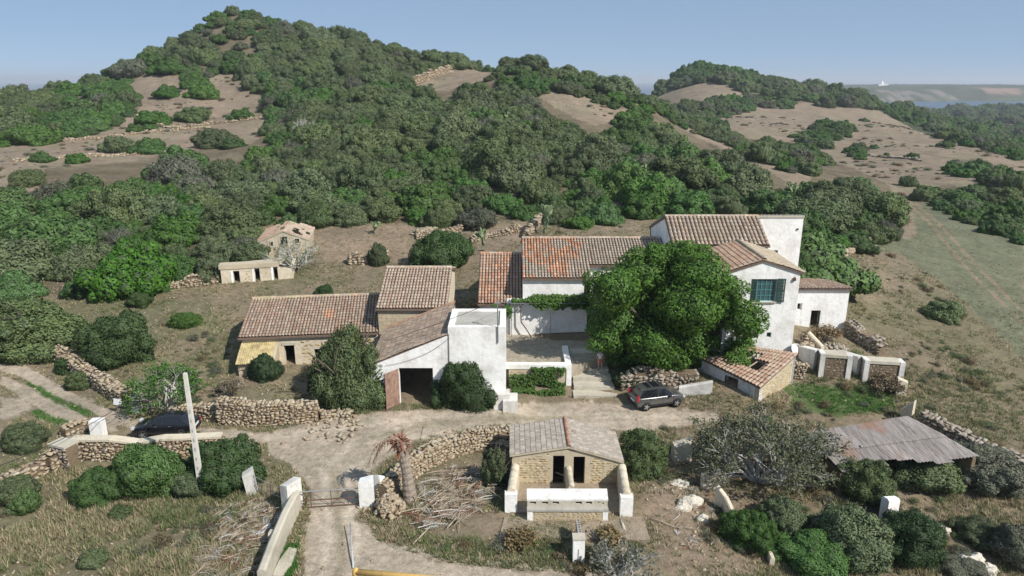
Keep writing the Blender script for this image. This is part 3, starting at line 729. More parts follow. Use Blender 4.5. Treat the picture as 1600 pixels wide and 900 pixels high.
# ---- larger single shrubs and trees near the farm, each with trunk and crown
def limb_mb(mb, rs, p, d, L, r, depth, sp=.55, kids=3, m=0):
    pts = [p]; dd = d.normalized(); q = p.copy(); n = 3
    for i in range(n):
        dd = (dd + Vector((rs.uniform(-1, 1), rs.uniform(-1, 1), rs.uniform(-.5, .8)))*.16).normalized(); q = q + dd*L/n; pts.append(q.copy())
    mb.tube(pts, [r, r*.85, r*.7, r*.55], 5 if r > .03 else 3, m, cap=False)
    ends = []
    if depth <= 0: return [q]
    for k in range(kids):
        nd = (dd + Vector((rs.uniform(-1, 1), rs.uniform(-1, 1), rs.uniform(-.6, .9)))*sp).normalized()
        ends += limb_mb(mb, rs, pts[rs.choice((2, 3))], nd, L*rs.uniform(.6, .85), r*.58, depth-1, sp, kids, m)
    return ends
def shrub(name, label, px, py, wpx, hpx, mat, seed, n=9000, leaf=.055, cat='bush', flat=.85, trunk=True, group=None, core=.8, lobes=None, aspect=.45, **kw):
    """px,py: foot of the shrub in the photograph; wpx,hpx: its width and height there"""
    p = at(px, py); b = math.atan2(H-p.z, math.hypot(p.x, p.y)); p = at(px, py-.75*wpx/2*math.sin(b)); dep = p.y*CP - (p.z-H)*SP; r = wpx/2*dep/F
    q_ = .75*wpx/2*math.sin(b); hz = max(math.sqrt(max((hpx-q_)**2-(q_*1.0)**2, 4))*dep/F/math.cos(b)*.95, r*.55)
    t = thing(name, label, cat, p, 0, group)
    lb = lobes or bush_lobes(seed, 9, flat, .5, 44, (.11, .21))
    lu = max(leaf/r, .030); n = int(min(max(n, 11.5/(lu*lu*aspect)), 22000))
    me = crown_mesh(name+'_crown', seed, lb, n, lu, lu*aspect, M[mat], core=core, **kw)
    zt = max(l[2]+l[5] for l in lb); x0_, x1_ = min(l[0]-l[3] for l in lb), max(l[0]+l[3] for l in lb); y0_, y1_ = min(l[1]-l[4] for l in lb), max(l[1]+l[4] for l in lb)
    fx, fy = 2*r/(x1_-x0_)*1.04, 1.95*r/(y1_-y0_); c = link('crown', me, t); c.scale = (fx, fy, hz/zt); c.location = (-(x0_+x1_)/2*fx, -(y0_+y1_)/2*fy, 0)
    if trunk:
        mb = MB(); rs = random.Random(seed)
        for q in range(3):
            a = rs.uniform(0, 6.28); limb_mb(mb, rs, Vector((0, 0, -.2)), Vector((math.cos(a)*.6, math.sin(a)*.6, 1.3)), hz*.6, .05+.03*r, 1)
        mb.build('trunk', [M['bark']], t)
    return t
SH = [
 ('wild_olive','broad dark green olive tree beside the dirt track at the left edge',32,566,172,100,'olive_leaf',14000,.07),
 ('wild_olive','lush olive bush behind the rubble wall left of the barn',188,574,116,88,'mastic_leaf',14000,.07),
 ('mastic_bush','small twin green bush beside the left track wall',105,585,34,28,'dark_leaf',4000,.06),
 ('mastic_bush','low green bush nearer the left dirt track',125,610,42,32,'olive_leaf',4000,.06),
 ('wild_olive','round dark green bush growing in front of the yellow lean to',414,598,54,48,'dark_leaf',8000,.05),
 ('tamarisk_tree','tall feathery grey green tree between barn and garage',548,640,120,128,'olive_leaf',20000,.075),
 ('mastic_bush','grey green shrub at the foot of the tall feathery tree',575,645,70,60,'olive_leaf',9000,.07),
 ('mastic_bush','dark low shrub on the wall end left of the feathery tree',502,618,44,32,'dark_leaf',4000,.06),
 ('mastic_bush','big round dark green bush in front of the white garage block',726,642,100,88,'dark_leaf',22000,.06),
 ('mastic_bush','dark round bush above the street between the byre and the white wing',690,425,98,66,'mastic_leaf',9000,.08),
 ('mastic_bush','small round bush on the bare yard above the byre roof',592,415,34,38,'olive_leaf',5000,.06),
 ('mastic_bush','tiny dark bush behind the barn roof ridge',507,462,28,18,'dark_leaf',2500,.05),
 ('mastic_bush','tall green bush with upright sprays behind the concrete pole',240,784,108,92,'mastic_leaf',18000,.07),
 ('mastic_bush','dense dark green bush right of the concrete pole',356,775,118,88,'dark_leaf',20000,.06),
 ('mastic_bush','rounded bright green bush left of the pole clump',162,792,84,62,'mastic_leaf',12000,.055),
 ('mastic_bush','light green bush behind the pole clump near the wall',205,720,34,28,'bright_leaf',4000,.06),
 ('mastic_bush','light green bush just right of the pole foot',305,710,44,36,'bright_leaf',4000,.06),
 ('mastic_bush','grey green sprawling shrub below the pole clump',300,780,80,50,'olive_leaf',8000,.06),
 ('mastic_bush','low soft bush in the dry grass below the green clump',190,812,38,22,'olive_leaf',3000,.05),
 ('mastic_bush','lone low bush in the dry grass at bottom left',148,888,48,30,'olive_leaf',4000,.05),
 ('mastic_bush','grey green bush at the left edge of the dry meadow',22,792,62,44,'olive_leaf',7000,.055),
 ('mastic_bush','second grey green bush of the pair at the left edge',42,805,46,38,'mastic_leaf',6000,.055),
 ('mastic_bush','reddish green bush beside the track at far left',40,706,74,46,'olive_leaf',8000,.055),
 ('mastic_bush','round feathery bush against the right slope of the piggery roof',1002,748,82,74,'olive_leaf',14000,.05),
 ('mastic_bush','dark bush in the gap left of the piggery wall',775,765,46,66,'olive_leaf',4000,.05),
 ('mastic_bush','dark green bush at the foot of the leaning slab wall',1168,868,88,68,'mastic_leaf',12000,.055),
 ('mastic_bush','large dark green bush at bottom right of centre',1265,905,130,74,'mastic_leaf',16000,.06),
 ('mastic_bush','feathery grey green bush in the middle of the lower right thicket',1340,890,130,95,'olive_leaf',16000,.06),
 ('mastic_bush','dark green bush right of the feathery one in the thicket',1415,885,110,80,'dark_leaf',14000,.06),
 ('mastic_bush','leafy green bush between the bare fig and the white stump',1348,790,92,78,'olive_leaf',12000,.06),
 ('mastic_bush','wide dull green thicket below the corrugated roof',1445,770,130,76,'olive_leaf',16000,.065),
 ('mastic_bush','olive brown thicket right of the corrugated roof',1540,775,120,80,'grey_leaf',15000,.06),
 ('mastic_bush','blue green low bush above the rocks at lower right',1530,855,80,46,'olive_leaf',7000,.06),
 ('mastic_bush','pale grey green bush at the bottom right edge',1500,905,70,36,'grey_leaf',6000,.05),
 ('mastic_bush','olive bush filling the lower right corner',1590,890,90,70,'grey_leaf',8000,.06),
 ('mastic_bush','small dark bush on the yellow slope under the tall white house',1270,442,48,48,'mastic_leaf',5000,.07),
 ('mastic_bush','grey green bush on the left end of the lower right thicket',1225,840,80,62,'olive_leaf',8000,.06),
 ('mastic_bush','young bright bush behind the barn yard',290,512,48,26,'bright_leaf',3500,.05),
 ('mastic_bush','small bright green sapling on the slope left of the ruin',218,480,42,26,'bright_leaf',3000,.05),
 ('mastic_bush','bright green weedy bush on the steps foot under the walnut',985,592,40,22,'bright_leaf',2500,.05),
]
for i, (nm, lab, px, py, wp, hp, mt, n, lf) in enumerate(SH):
    feathery = 'feathery' in lab
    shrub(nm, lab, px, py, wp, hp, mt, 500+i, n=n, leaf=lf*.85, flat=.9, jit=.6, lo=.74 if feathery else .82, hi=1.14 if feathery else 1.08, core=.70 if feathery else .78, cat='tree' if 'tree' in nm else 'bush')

# ---- the big walnut tree in front of the house
def big_tree():
    base = G(1022, 574, 1.2); base.z = gz(base.x, base.y)
    t = thing('walnut_tree', 'big spreading bright green leafy tree shading the farmhouse steps', 'tree', base)
    rs = random.Random(4); mb = MB(); mb.tube([(0,0,-.3),(.05,.1,1.2),(.15,.1,2.3)], [.42,.34,.30], 9, cap=False)
    L = []
    spec = [(958,452,2.0),(1000,425,2.1),(1052,418,2.4),(1098,432,2.1),(962,500,2.1),(1010,478,2.5),(1075,478,2.5),(1125,478,2.0),(972,542,1.8),(1018,532,2.0),(1075,528,2.1),
            (1125,515,1.7),(1160,500,1.5),(1158,540,1.1),(1178,520,.9),(1045,556,1.2),(985,562,1.1),(1120,545,1.1),(950,530,1.2),(1060,400,1.4),(1090,404,1.1),(1150,558,.7),(965,566,1.0),(1003,572,1.1),(1050,570,1.1),(1088,562,1.1),(1185,498,.8),(1135,450,1.2),(1030,400,1.1),(1180,545,.7)]
    yb = base.y
    for k, (px, py, r) in enumerate(spec):
        q = Y(px, py, yb+(-1.9, .2, 1.8)[k % 3]*(1 if r > 1.3 else .6)+(py < 440)*1.0); L.append((q.x-base.x, q.y-base.y, q.z-base.z, r, r, r*.84))
    for (x, y, z, r, _, _) in L:
        a = Vector((.15, .1, 2.2)); b = Vector((x, y, z)); m_ = a.lerp(b, .5) + Vector((rs.uniform(-.4, .4), rs.uniform(-.4, .4), .5))
        mb.tube([a, m_, b], [.16, .10, .03], 6, cap=False)
    mb.build('trunk', [M['bark']], t)
    big = list(L); n = 0
    while n < 170:
        q = rs.choice(big); v = Vector((rs.gauss(0, 1), rs.gauss(-.2, 1), rs.gauss(.2, 1))).normalized(); p = (q[0]+v.x*q[3], q[1]+v.y*q[4], q[2]+v.z*q[5])
        if any(((p[0]-g[0])/g[3])**2+((p[1]-g[1])/g[4])**2+((p[2]-g[2])/g[5])**2 < .72 for g in big): continue
        s_ = rs.uniform(.38, .72); L.append((*p, s_, s_, s_*.8)); n += 1
    r_ = np.random.RandomState(8)
    V1, F1, rv1 = leaves(r_, L, 52000, .125, .062, lo=.80, hi=1.10, zmin=.6, jit=.5, outw=.75, up=.35)
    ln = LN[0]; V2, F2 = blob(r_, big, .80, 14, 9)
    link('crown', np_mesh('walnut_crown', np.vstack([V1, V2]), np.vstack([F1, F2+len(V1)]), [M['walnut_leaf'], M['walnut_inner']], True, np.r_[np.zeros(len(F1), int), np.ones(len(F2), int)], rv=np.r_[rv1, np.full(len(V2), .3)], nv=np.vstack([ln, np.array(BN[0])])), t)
    return t
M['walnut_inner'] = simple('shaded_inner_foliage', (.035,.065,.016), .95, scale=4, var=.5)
big_tree()

# ---- bare fig and other twiggy shrubs
def twiggy(name, label, px, py, wpx, hpx, seed, bark='greybark', leafmat='olive_leaf', nleaf=900, depth=4, kids=3, leaf=.09, stems=7, cat='tree'):
    p = at(px, py); dep = p.y*CP - (p.z-H)*SP; r = wpx/2*dep/F; hz = max(hpx*dep/F - r*.5, r*.8)
    t = thing(name, label, cat, p); rs = random.Random(seed); mb = MB(); ends = []
    for k in range(stems):
        a = 2*PI*k/stems + rs.uniform(-.3, .3)
        ends += limb_mb(mb, rs, Vector((0, 0, -.1)), Vector((math.cos(a), math.sin(a), rs.uniform(.7, 1.5))), 1.0, .07, depth, .7, kids)
    ev = np.array([tuple(v) for v in mb.v]); mx = np.percentile(np.hypot(ev[:, 0], ev[:, 1]), 97); mz = np.percentile(ev[:, 2], 97)
    fx, fz = r/mx, hz/mz
    for v in mb.v: v.x *= fx; v.y *= fx; v.z = max(v.z*fz, .02) if v.z > 0 else v.z
    mb.build('branches', [M[bark]], t)
    if nleaf:
        r_ = np.random.RandomState(seed); E = np.array([(e.x*fx, e.y*fx, max(e.z*fz, .1)) for e in ends]); k = r_.randint(0, len(E), nleaf)
        P = E[k] + r_.randn(nleaf, 3)*.13; nr = unit(nleaf, r_); nr[:, 2] = abs(nr[:, 2])+.5; nr /= np.linalg.norm(nr, axis=1)[:, None]
        tt = np.cross(nr, unit(nleaf, r_)); tt /= np.linalg.norm(tt, axis=1)[:, None]; b = np.cross(nr, tt)
        VV = np.stack([P-tt*leaf, P+b*leaf*.7, P+tt*leaf, P-b*leaf*.7], 1).reshape(-1, 3)
        link('leaves', np_mesh(name+'_leaves', VV, np.arange(4*nleaf).reshape(-1, 4), [M[leafmat]], rv=np.repeat(r_.rand(nleaf), 4)), t)
    return t
twiggy('fig_tree', 'sprawling half bare fig with pale grey branches between piggery and corrugated roof', 1185, 752, 200, 140, 21, nleaf=12000, depth=4, kids=3, leaf=.085, stems=13, leafmat='fig_leaf')
twiggy('dead_shrub', 'pale leafless shrub in front of the ruined cottage', 462, 420, 92, 40, 22, nleaf=900, leafmat='olive_leaf', depth=3, stems=9, cat='bush')
twiggy('pomegranate_bush', 'twiggy grey shrub with green leaves leaning on the wall end above the dark car', 262, 638, 110, 88, 23, nleaf=4200, leafmat='bright_leaf', depth=4, stems=8, cat='bush')
twiggy('dead_shrub', 'silvery leafless shrub at the bottom edge below the cinder block post', 965, 905, 110, 46, 24, nleaf=700, leafmat='grey_leaf', depth=3, stems=10, cat='bush')
twiggy('dead_tree', 'grey leafless tree standing up out of the green hillside scrub', 478, 228, 52, 52, 25, nleaf=0, depth=4, stems=6, bark='greybark')
twiggy('dry_shrub', 'brown dry shrub on the rubble inside the roofless pens', 1288, 535, 44, 32, 26, nleaf=1500, leafmat='brown_leaf', depth=3, stems=8, bark='deadwood', cat='bush')
twiggy('dry_shrub', 'brown weeds at the foot of the second white framed pen wall', 1385, 610, 50, 26, 27, nleaf=1500, leafmat='brown_leaf', depth=3, stems=8, bark='deadwood', cat='bush')
twiggy('dry_shrub', 'pale dry weeds growing on the wall in front of the lean to', 360, 618, 40, 32, 28, nleaf=500, leafmat='brown_leaf', depth=3, stems=8, bark='greybark', cat='bush')
for i, (lab, px, py, wp, hp, mt, lf) in enumerate([
  ('dark shrub growing on the shaded bank left of the grey car', 978, 606, 44, 34, 'dark_leaf', .06),
  ('dark weedy shrub on the shaded bank right above the grey car', 1052, 596, 50, 24, 'dark_leaf', .06),
  ('brown dry shrub on the shaded bank behind the grey car roof', 1014, 598, 36, 20, 'brown_leaf', .05)]):
    shrub('bank_shrub', lab, px, py, wp, hp, mt, 600+i, n=3500, leaf=lf)
# ------------------------------------------------------------------ masonry, tiles
def stone_variant(seed):
    r = random.Random(seed); bm = bmesh.new()
    for i in range(11):
        v = Vector((r.uniform(-1, 1), r.uniform(-1, 1), r.uniform(-1, 1))); mx = max(abs(c) for c in v); v = v/mx*.5*r.uniform(.75, 1.0)
        bm.verts.new(v)
    bmesh.ops.convex_hull(bm, input=bm.verts)
    for v in [v for v in bm.verts if not v.link_faces]: bm.verts.remove(v)
    bmesh.ops.triangulate(bm, faces=bm.faces); bm.verts.index_update()
    V = np.array([tuple(v.co) for v in bm.verts]); Fc = np.array([[v.index for v in f.verts] for f in bm.faces]); bm.free()
    ex = np.maximum(V.max(0)-V.min(0), 1e-3); V = (V-(V.max(0)+V.min(0))/2)/ex
    return V, Fc
STV = [stone_variant(40+i) for i in range(8)]
_smesh = {}
def stone_mesh(k, mat):
    if (k, mat) not in _smesh: _smesh[(k, mat)] = np_mesh('stone', STV[k][0], STV[k][1], [M[mat]], rv=np.full(len(STV[k][0]), k*.37 % 1))
    return _smesh[(k, mat)]
def lay(root, items, mat, limit, pname='stone', rest='rubble'):
    """items: (centre, size, rotation matrix 3x3); the ones nearest the viewpoint become parts, the rest one joined part"""
    org = root.matrix_basis.inverted() if True else None
    items = sorted(items, key=lambda it: (it[0].x**2+it[0].y**2+(it[0].z-H)**2)/max(it[1][0]*it[1][2], .01))
    for (c, s, R) in items[:limit]:
        o = link(pname, stone_mesh(rnd.randrange(8), mat), root)
        mw = Matrix.Translation(c) @ R.to_4x4() @ Matrix.Diagonal((*s, 1)); o.matrix_basis = org @ mw
    ot = items[limit:]
    if ot:
        Vs = []; Fs = []; rv = []; b = 0; Ro = np.array(org)[:3, :3]; To = np.array(org)[:3, 3]
        for (c, s, R) in ot:
            V, Fc = STV[rnd.randrange(8)]; v = (V*np.array(s)) @ np.array(R).T + np.array(c); v = v @ Ro.T + To
            Vs.append(v); Fs.append(Fc+b); b += len(v); rv += [rnd.random()]*len(v)
        stuff(link(rest, np_mesh(rest, np.vstack(Vs), np.vstack(Fs), [M[mat]], rv=rv), root))
def rotz(a): return Matrix.Rotation(a, 3, 'Z')
def jitR(a, j=.12): return Matrix.Rotation(a, 3, 'Z') @ Matrix.Rotation(rnd.uniform(-j, j), 3, 'X') @ Matrix.Rotation(rnd.uniform(-j, j), 3, 'Y') @ Matrix.Rotation(rnd.uniform(-j, j), 3, 'Z')
def rubble_wall(name, label, pts, h, w, size=.34, limit=110, mat='stone', ragged=.22, cap=None, cat='stone wall', hs=None, group=None, both=True, z0=None, scatter_foot=6):
    pts = [(p if isinstance(p, Vector) else at(*p)) for p in pts]; size = size*.76
    root = thing(name, label, cat, pts[0], 0, group); items = []; core = MB(); capm = MB()
    for si in range(len(pts)-1):
        a, b = pts[si], pts[si+1]; d = (b-a); d.z = 0; L = d.length; d.normalize(); nrm = Vector((d.y, -d.x, 0)); ang = math.atan2(d.y, d.x)
        h0 = hs[si] if hs else h; h1 = hs[si+1] if hs else h
        steps = max(1, int(L/1.2)); prev = None
        for q in range(steps+1):
            t = q/steps; p = a.lerp(b, t); p.z = gz(p.x, p.y) if z0 is None else z0
            hh = (h0+(h1-h0)*t)*(1 + ragged*(vnoise(p.x*.9, p.y*.9, 6)-.5)*1.6)
            cur = (p, hh)
            if prev is not None:
                (p0, hh0) = prev; ww = w/2-.06
                bot = [p0+nrm*ww, p+nrm*ww, p-nrm*ww, p0-nrm*ww]
                core.prism([v-Vector((0,0,.4)) for v in bot], [bot[0]+Vector((0,0,hh0-.08)), bot[1]+Vector((0,0,hh-.08)), bot[2]+Vector((0,0,hh-.08)), bot[3]+Vector((0,0,hh0-.08))])
                if cap:
                    ww = w/2+.04
                    bb = [p0+nrm*ww+Vector((0,0,hh0)), p+nrm*ww+Vector((0,0,hh)), p-nrm*ww+Vector((0,0,hh)), p0-nrm*ww+Vector((0,0,hh0))]
                    capm.slab([v+Vector((0,0,.09)) for v in bb], .15)
            prev = cur
        for side in ((1, -1) if both else (1,)):
            k = 0; z = size*.3
            while z < max(h0, h1)*1.1:
                u = rnd.uniform(-size, 0)*.5
                ch = size*rnd.uniform(.6, .95)
                while u < L:
                    l = size*rnd.uniform(.75, 1.7); t = (u+l/2)/L
                    if 0 <= t <= 1.02:
                        p = a + d*(u+l/2); g = gz(p.x, p.y) if z0 is None else z0
                        hh = (h0+(h1-h0)*min(t, 1))*(1 + ragged*(vnoise(p.x*.9, p.y*.9, 6)-.5)*1.6)
                        if z < hh - ch*.3:
                            c = p + nrm*side*(w/2-size*.25+rnd.uniform(-.05, .06)); c.z = g + z + rnd.uniform(-.35, .35)*ch*.5
                            items.append((c, (l*rnd.uniform(.85, 1.1), size*.9, ch*rnd.uniform(.75, 1.35)), jitR(ang, .24)))
                    u += l
                z += ch*.92; k += 1
        if not cap:
            u = 0
            while u < L:
                l = size*rnd.uniform(.8, 1.6); nacross = max(1, int(w/(size*1.1)))
                for q in range(nacross):
                    t = min(1, (u+l/2)/L); p = a + d*(u+l/2); g = gz(p.x, p.y) if z0 is None else z0
                    hh = (h0+(h1-h0)*t)*(1 + ragged*(vnoise(p.x*.9, p.y*.9, 6)-.5)*1.6)
                    c = p + nrm*((q+.5)/nacross-.5)*w + Vector((0, 0, 0)); c.z = g+hh-size*.12+rnd.uniform(-.05, .08)
                    items.append((c, (l, w/nacross*1.05, size*rnd.uniform(.55, .95)), jitR(ang, .22)))
                u += l*.95
        for q in range(int(L*scatter_foot/10)):
            p = a.lerp(b, rnd.random()) + nrm*rnd.choice((-1, 1))*(w/2+rnd.uniform(.05, .8)); p.z = gz(p.x, p.y)+.04; s = size*rnd.uniform(.25, .7)
            items.append((p, (s*1.2, s, s*.8), jitR(rnd.uniform(0, 6), .5)))
    inv = -pts[0]
    for m_ in (core, capm):
        for v in m_.v: v += inv
    core.build('core', [M['earth']], root)
    if cap: capm.build('coping', [M[cap]], root)
    lay(root, items, mat, limit)
    return root

def wall(mb, P0, P1, t, z0, prof, ops=(), m=0):
    P0 = Vector((P0[0], P0[1], 0)); P1 = Vector((P1[0], P1[1], 0)); d = P1-P0; L = d.length; d.normalize(); inn = Vector((-d.y, d.x, 0))*t
    if not isinstance(prof, (list, tuple)): prof = [(0, prof), (L, prof)]
    prof = [(L if u is None else u, z) for u, z in prof]
    def zt(u):
        for (a, za), (b, zb) in zip(prof[:-1], prof[1:]):
            if a-1e-6 <= u <= b+1e-6: return za + (zb-za)*(u-a)/max(b-a, 1e-9)
        return prof[-1][1]
    us = sorted(set([0, L] + [u for u, _ in prof] + [u for o in ops for u in o[:2]]))
    us = [u for u in us if -1e-6 <= u <= L+1e-6]
    for a, b in zip(us[:-1], us[1:]):
        if b-a < 1e-5: continue
        mid = (a+b)/2; o_ = sorted([(o[2], o[3]) for o in ops if o[0] <= mid <= o[1]]); lo = z0
        for (oa, ob) in o_ + [(None, None)]:
            if oa is None: ta, tb = zt(a), zt(b)
            else: ta = tb = oa
            if max(ta, tb) > lo+1e-4:
                pa, pb = P0+d*a, P0+d*b
                mb.prism([pa+Vector((0,0,lo)), pb+Vector((0,0,lo)), pb+inn+Vector((0,0,lo)), pa+inn+Vector((0,0,lo))],
                         [pa+Vector((0,0,ta)), pb+Vector((0,0,tb)), pb+inn+Vector((0,0,tb)), pa+inn+Vector((0,0,ta))], m)
            if ob is not None: lo = ob
TC = dict(grey=(.43,.37,.30), pale=(.53,.45,.355), orange=(.54,.30,.185), red=(.41,.235,.165), brown=(.33,.235,.165), yellow=(.47,.41,.26), dark=(.21,.17,.145), pink=(.49,.36,.265))
def tile_roof(root, e0, e1, r0, r1, tw=.27, tl=.42, weights=None, patch=None, seed=1, th=.16, bed='underlay', nindiv=0, hole=None, wave=.03):
    """half round clay tiles laid in columns from ridge (r) to eave (e)"""
    e0, e1, r0, r1 = map(Vector, (e0, e1, r0, r1)); org = root.matrix_basis.inverted()
    rs = np.random.RandomState(seed); W = (e1-e0).length; Ls = ((r0-e0).length+(r1-e1).length)/2; nc = max(2, int(W/tw)); nr = max(2, int(Ls/tl))
    keys, wt = zip(*(weights or dict(grey=3, pale=2, brown=2, pink=2, red=1)).items()); wt = np.array(wt, float)/sum(wt); cols = np.array([TC[k] for k in keys]); mean_c = (cols*wt[:, None]).sum(0)
    nrm = (e1-e0).cross(r0-e0).normalized()
    if nrm.z < 0: nrm = -nrm
    ex = (e1-e0).normalized()
    def P(u, v): return (e0.lerp(e1, u)).lerp(r0.lerp(r1, u), v) + nrm*((float(vnoise(u*W*.55+seed, v*Ls*.6, seed % 7))-.5)*.11)*min(1, 6*v*(1-v)+.35)
    Vs = []; Fs = []; Ts = []; b = 0; na = 5; ind = []
    for i in range(nc):
        u = (i+.5)/nc; wob = (rs.rand()-.5)*wave
        colw = rs.choice(len(keys), p=wt)
        for j in range(nr):
            v0, v1 = j/nr, min(1, (j+1.18)/nr)
            if hole is not None and hole(u, (v0+v1)/2): continue
            pa, pb = P(u+wob/W, v0), P(u+wob/W*.6, v1); ra, rb = tw*.47, tw*.39
            pa = pa + nrm*(.045+rs.rand()*.02); pb = pb + nrm*.01; pa += ex*(rs.rand()-.5)*.03
            vs = []
            for (p, r) in ((pa, ra), (pb, rb)):
                for k in range(na):
                    a = PI*k/(na-1); vs.append(p + ex*math.cos(a)*r + nrm*math.sin(a)*r*.85)
            c = (cols[colw if rs.rand() < .4 else rs.choice(len(keys), p=wt)]*.45+mean_c*.55)*(.86+.26*rs.rand())
            if patch is not None: c = patch(u, v0, c, rs)
            fs = [(k, k+1, na+k+1, na+k) for k in range(na-1)] + [(0, 2, 1, 1), ]
            fs = fs[:-1]
            Vs += [tuple(org @ q) for q in vs]; Fs += [tuple(b+x for x in f) for f in fs]; Ts += [tuple(c)]*len(vs); b += len(vs)
    if nindiv:
        V = np.array(Vs).reshape(-1, 2*na, 3); T = np.array(Ts).reshape(-1, 2*na, 3); fc = np.array([(k, k+1, na+k+1, na+k) for k in range(na-1)])
        # nearest tiles as parts of their own
        d_ = np.argsort(V.mean(1)[:, 1])[:nindiv]; dset = set(d_.tolist())
        for q in d_:
            cen = V[q].mean(0); o = link('roof_tile', np_mesh('roof_tile', V[q]-cen, fc, [M['tile']], True, tint=T[q]), root); o.location = cen
        rest = [q for q in range(len(V)) if q not in dset]
        if rest:
            VV = V[rest].reshape(-1, 3); FF = np.concatenate([fc+2*na*i for i in range(len(rest))])
            stuff(link('roof_tiles', np_mesh('roof_tiles', VV, FF, [M['tile']], True, tint=T[rest].reshape(-1, 3)), root))
    else:
        stuff(link('roof_tiles', np_mesh('roof_tiles', np.array(Vs), np.array(Fs), [M['tile']], True, tint=np.array(Ts)), root))
    mb = MB(); 
    if hole is None:
        mb.slab([org @ (q-nrm*.035) for q in (e0, e1, r1, r0)], th)
    else:
        K = 12
        for i in range(K):
            for j in range(K):
                if not hole((i+.5)/K, (j+.5)/K): mb.slab([org @ (P(x, y)+nrm*.012) for x, y in ((i/K, j/K), ((i+1)/K, j/K), ((i+1)/K, (j+1)/K), (i/K, (j+1)/K))], th)
    mb.build('roof_deck', [M[bed]], root)
def ridge_tiles(root, a, b, r=.15, tl=.42, weights=('orange', 'red', 'pale'), seed=3, name='ridge_tiles', mat='tile'):
    a, b = Vector(a), Vector(b); org = root.matrix_basis.inverted(); rs = random.Random(seed); n = max(2, int((b-a).length/tl)); d = (b-a).normalized(); sx_ = d.cross(Vector((0, 0, 1))).normalized()
    mb = MB(); mb.tint = (1, 1, 1)
    for i in range(n):
        c = TC[rs.choice(weights)]; s = rs.uniform(.8, 1.15); mb.tint = tuple(x*s for x in c); p, q = a.lerp(b, i/n), a.lerp(b, (i+1.1)/n); vs = []
        for (pp, rr) in ((p, r), (q, r*.86)):
            for k in range(6): an = PI*k/5; vs.append(org @ (pp + sx_*math.cos(an)*rr + Vector((0, 0, math.sin(an)*rr-.02))))
        mb.add(vs, [(k, k+1, 7+k, 6+k) for k in range(5)])
    return stuff(mb.build(name, [M[mat]], root, smooth=True))
def loc(root, p): return root.matrix_basis.inverted() @ Vector(p)
def part(root, mb, name, mat, smooth=False):
    """mesh collected in place coordinates, hung on its thing"""
    inv = root.matrix_basis.inverted() if root.parent is None else (root.parent.matrix_basis @ root.matrix_basis).inverted()
    for v in mb.v: v[:] = inv @ v
    return mb.build(name, [M[x] for x in mat] if isinstance(mat, (list, tuple)) else [M[mat]], root, smooth)
def face_stones(root, P0, P1, z0, zt, ops=(), size=.30, mat='stone', limit=60, out=.03, skip=0.0, course=.75, depth=.12, ashlar=False, pname='stone'):
    """stones proud of a wall face; P0,P1 left and right as seen from outside; zt number or function of u"""
    P0 = Vector((P0[0], P0[1], 0)); P1 = Vector((P1[0], P1[1], 0)); d = P1-P0; L = d.length; d.normalize(); outv = Vector((d.y, -d.x, 0)); ang = math.atan2(d.y, d.x)
    f = zt if callable(zt) else (lambda u: zt); z = z0; items = []; k = 0
    while z < max(f(u*L/20) for u in range(21)):
        ch = size*course*(1 if ashlar else rnd.uniform(.75, 1.15)); u = -(k % 2)*size*.6
        while u < L:
            l = size*(1.3 if ashlar else rnd.uniform(.7, 1.8)); c = u+l/2
            lo_, hi_ = max(u, 0), min(u+l, L)
            ok = hi_-lo_ > size*.25 and z+ch < f(c)+.02 and rnd.random() >= skip
            for o in ops:
                if hi_ > o[0]-.02 and lo_ < o[1]+.02 and z+ch > o[2]-.02 and z < o[3]+.02: ok = False
            if ok:
                cc = P0 + d*(lo_+hi_)/2 + outv*(out-depth/2+rnd.uniform(-.012, .012)); cc.z = z+ch/2
                items.append((cc, ((hi_-lo_)*(.97 if ashlar else .95), depth, ch*.95), jitR(ang, .01 if ashlar else .07)))
            u += l
        z += ch; k += 1
    if ashlar:
        org = root.matrix_basis.inverted(); bm_ = MB().box((-.5,-.5,-.5), (.5,.5,.5)).mesh('block', [M[mat]])
        for (c, s, R) in items: o = link(pname, bm_, root); o.matrix_basis = org @ (Matrix.Translation(c) @ R.to_4x4() @ Matrix.Diagonal((*s, 1)))
    else: lay(root, items, mat, limit, pname)
def dark_window(root, P0, P1, u0, u1, z0, z1, frame='palewhite', inset=.14, shutter=None, bars=0, glass='glass'):
    P0 = Vector((P0[0], P0[1], 0)); P1 = Vector((P1[0], P1[1], 0)); d = (P1-P0).normalized(); inn = Vector((-d.y, d.x, 0))
    def B(mb, a, b, y0, y1, za, zb):
        p = P0+d*a; q = P0+d*b
        mb.prism([p+inn*y0+Vector((0,0,za)), q+inn*y0+Vector((0,0,za)), q+inn*y1+Vector((0,0,za)), p+inn*y1+Vector((0,0,za))], [p+inn*y0+Vector((0,0,zb)), q+inn*y0+Vector((0,0,zb)), q+inn*y1+Vector((0,0,zb)), p+inn*y1+Vector((0,0,zb))])
    t = .06; mb = MB(); B(mb, u0+.004, u0+t, inset, inset+.07, z0+.004, z1-.004); B(mb, u1-t, u1-.004, inset, inset+.07, z0+.004, z1-.004); B(mb, u0+t, u1-t, inset, inset+.07, z0+.004, z0+t); B(mb, u0+t, u1-t, inset, inset+.07, z1-t, z1-.004)
    for k in range(1, bars+1): a = u0+(u1-u0)*k/(bars+1); B(mb, a-.02, a+.02, inset+.005, inset+.05, z0+t, z1-t)
    if bars: 
        for q in range(1, 4): zz = z0+(z1-z0)*q/4; B(mb, u0+t, u1-t, inset+.008, inset+.045, zz-.015, zz+.015)
    fr = part(root, mb, 'window', frame)
    g = MB(); B(g, u0+t, u1-t, inset+.052, inset+.066, z0+t, z1-t); part(fr, g, 'pane', glass)
    return fr
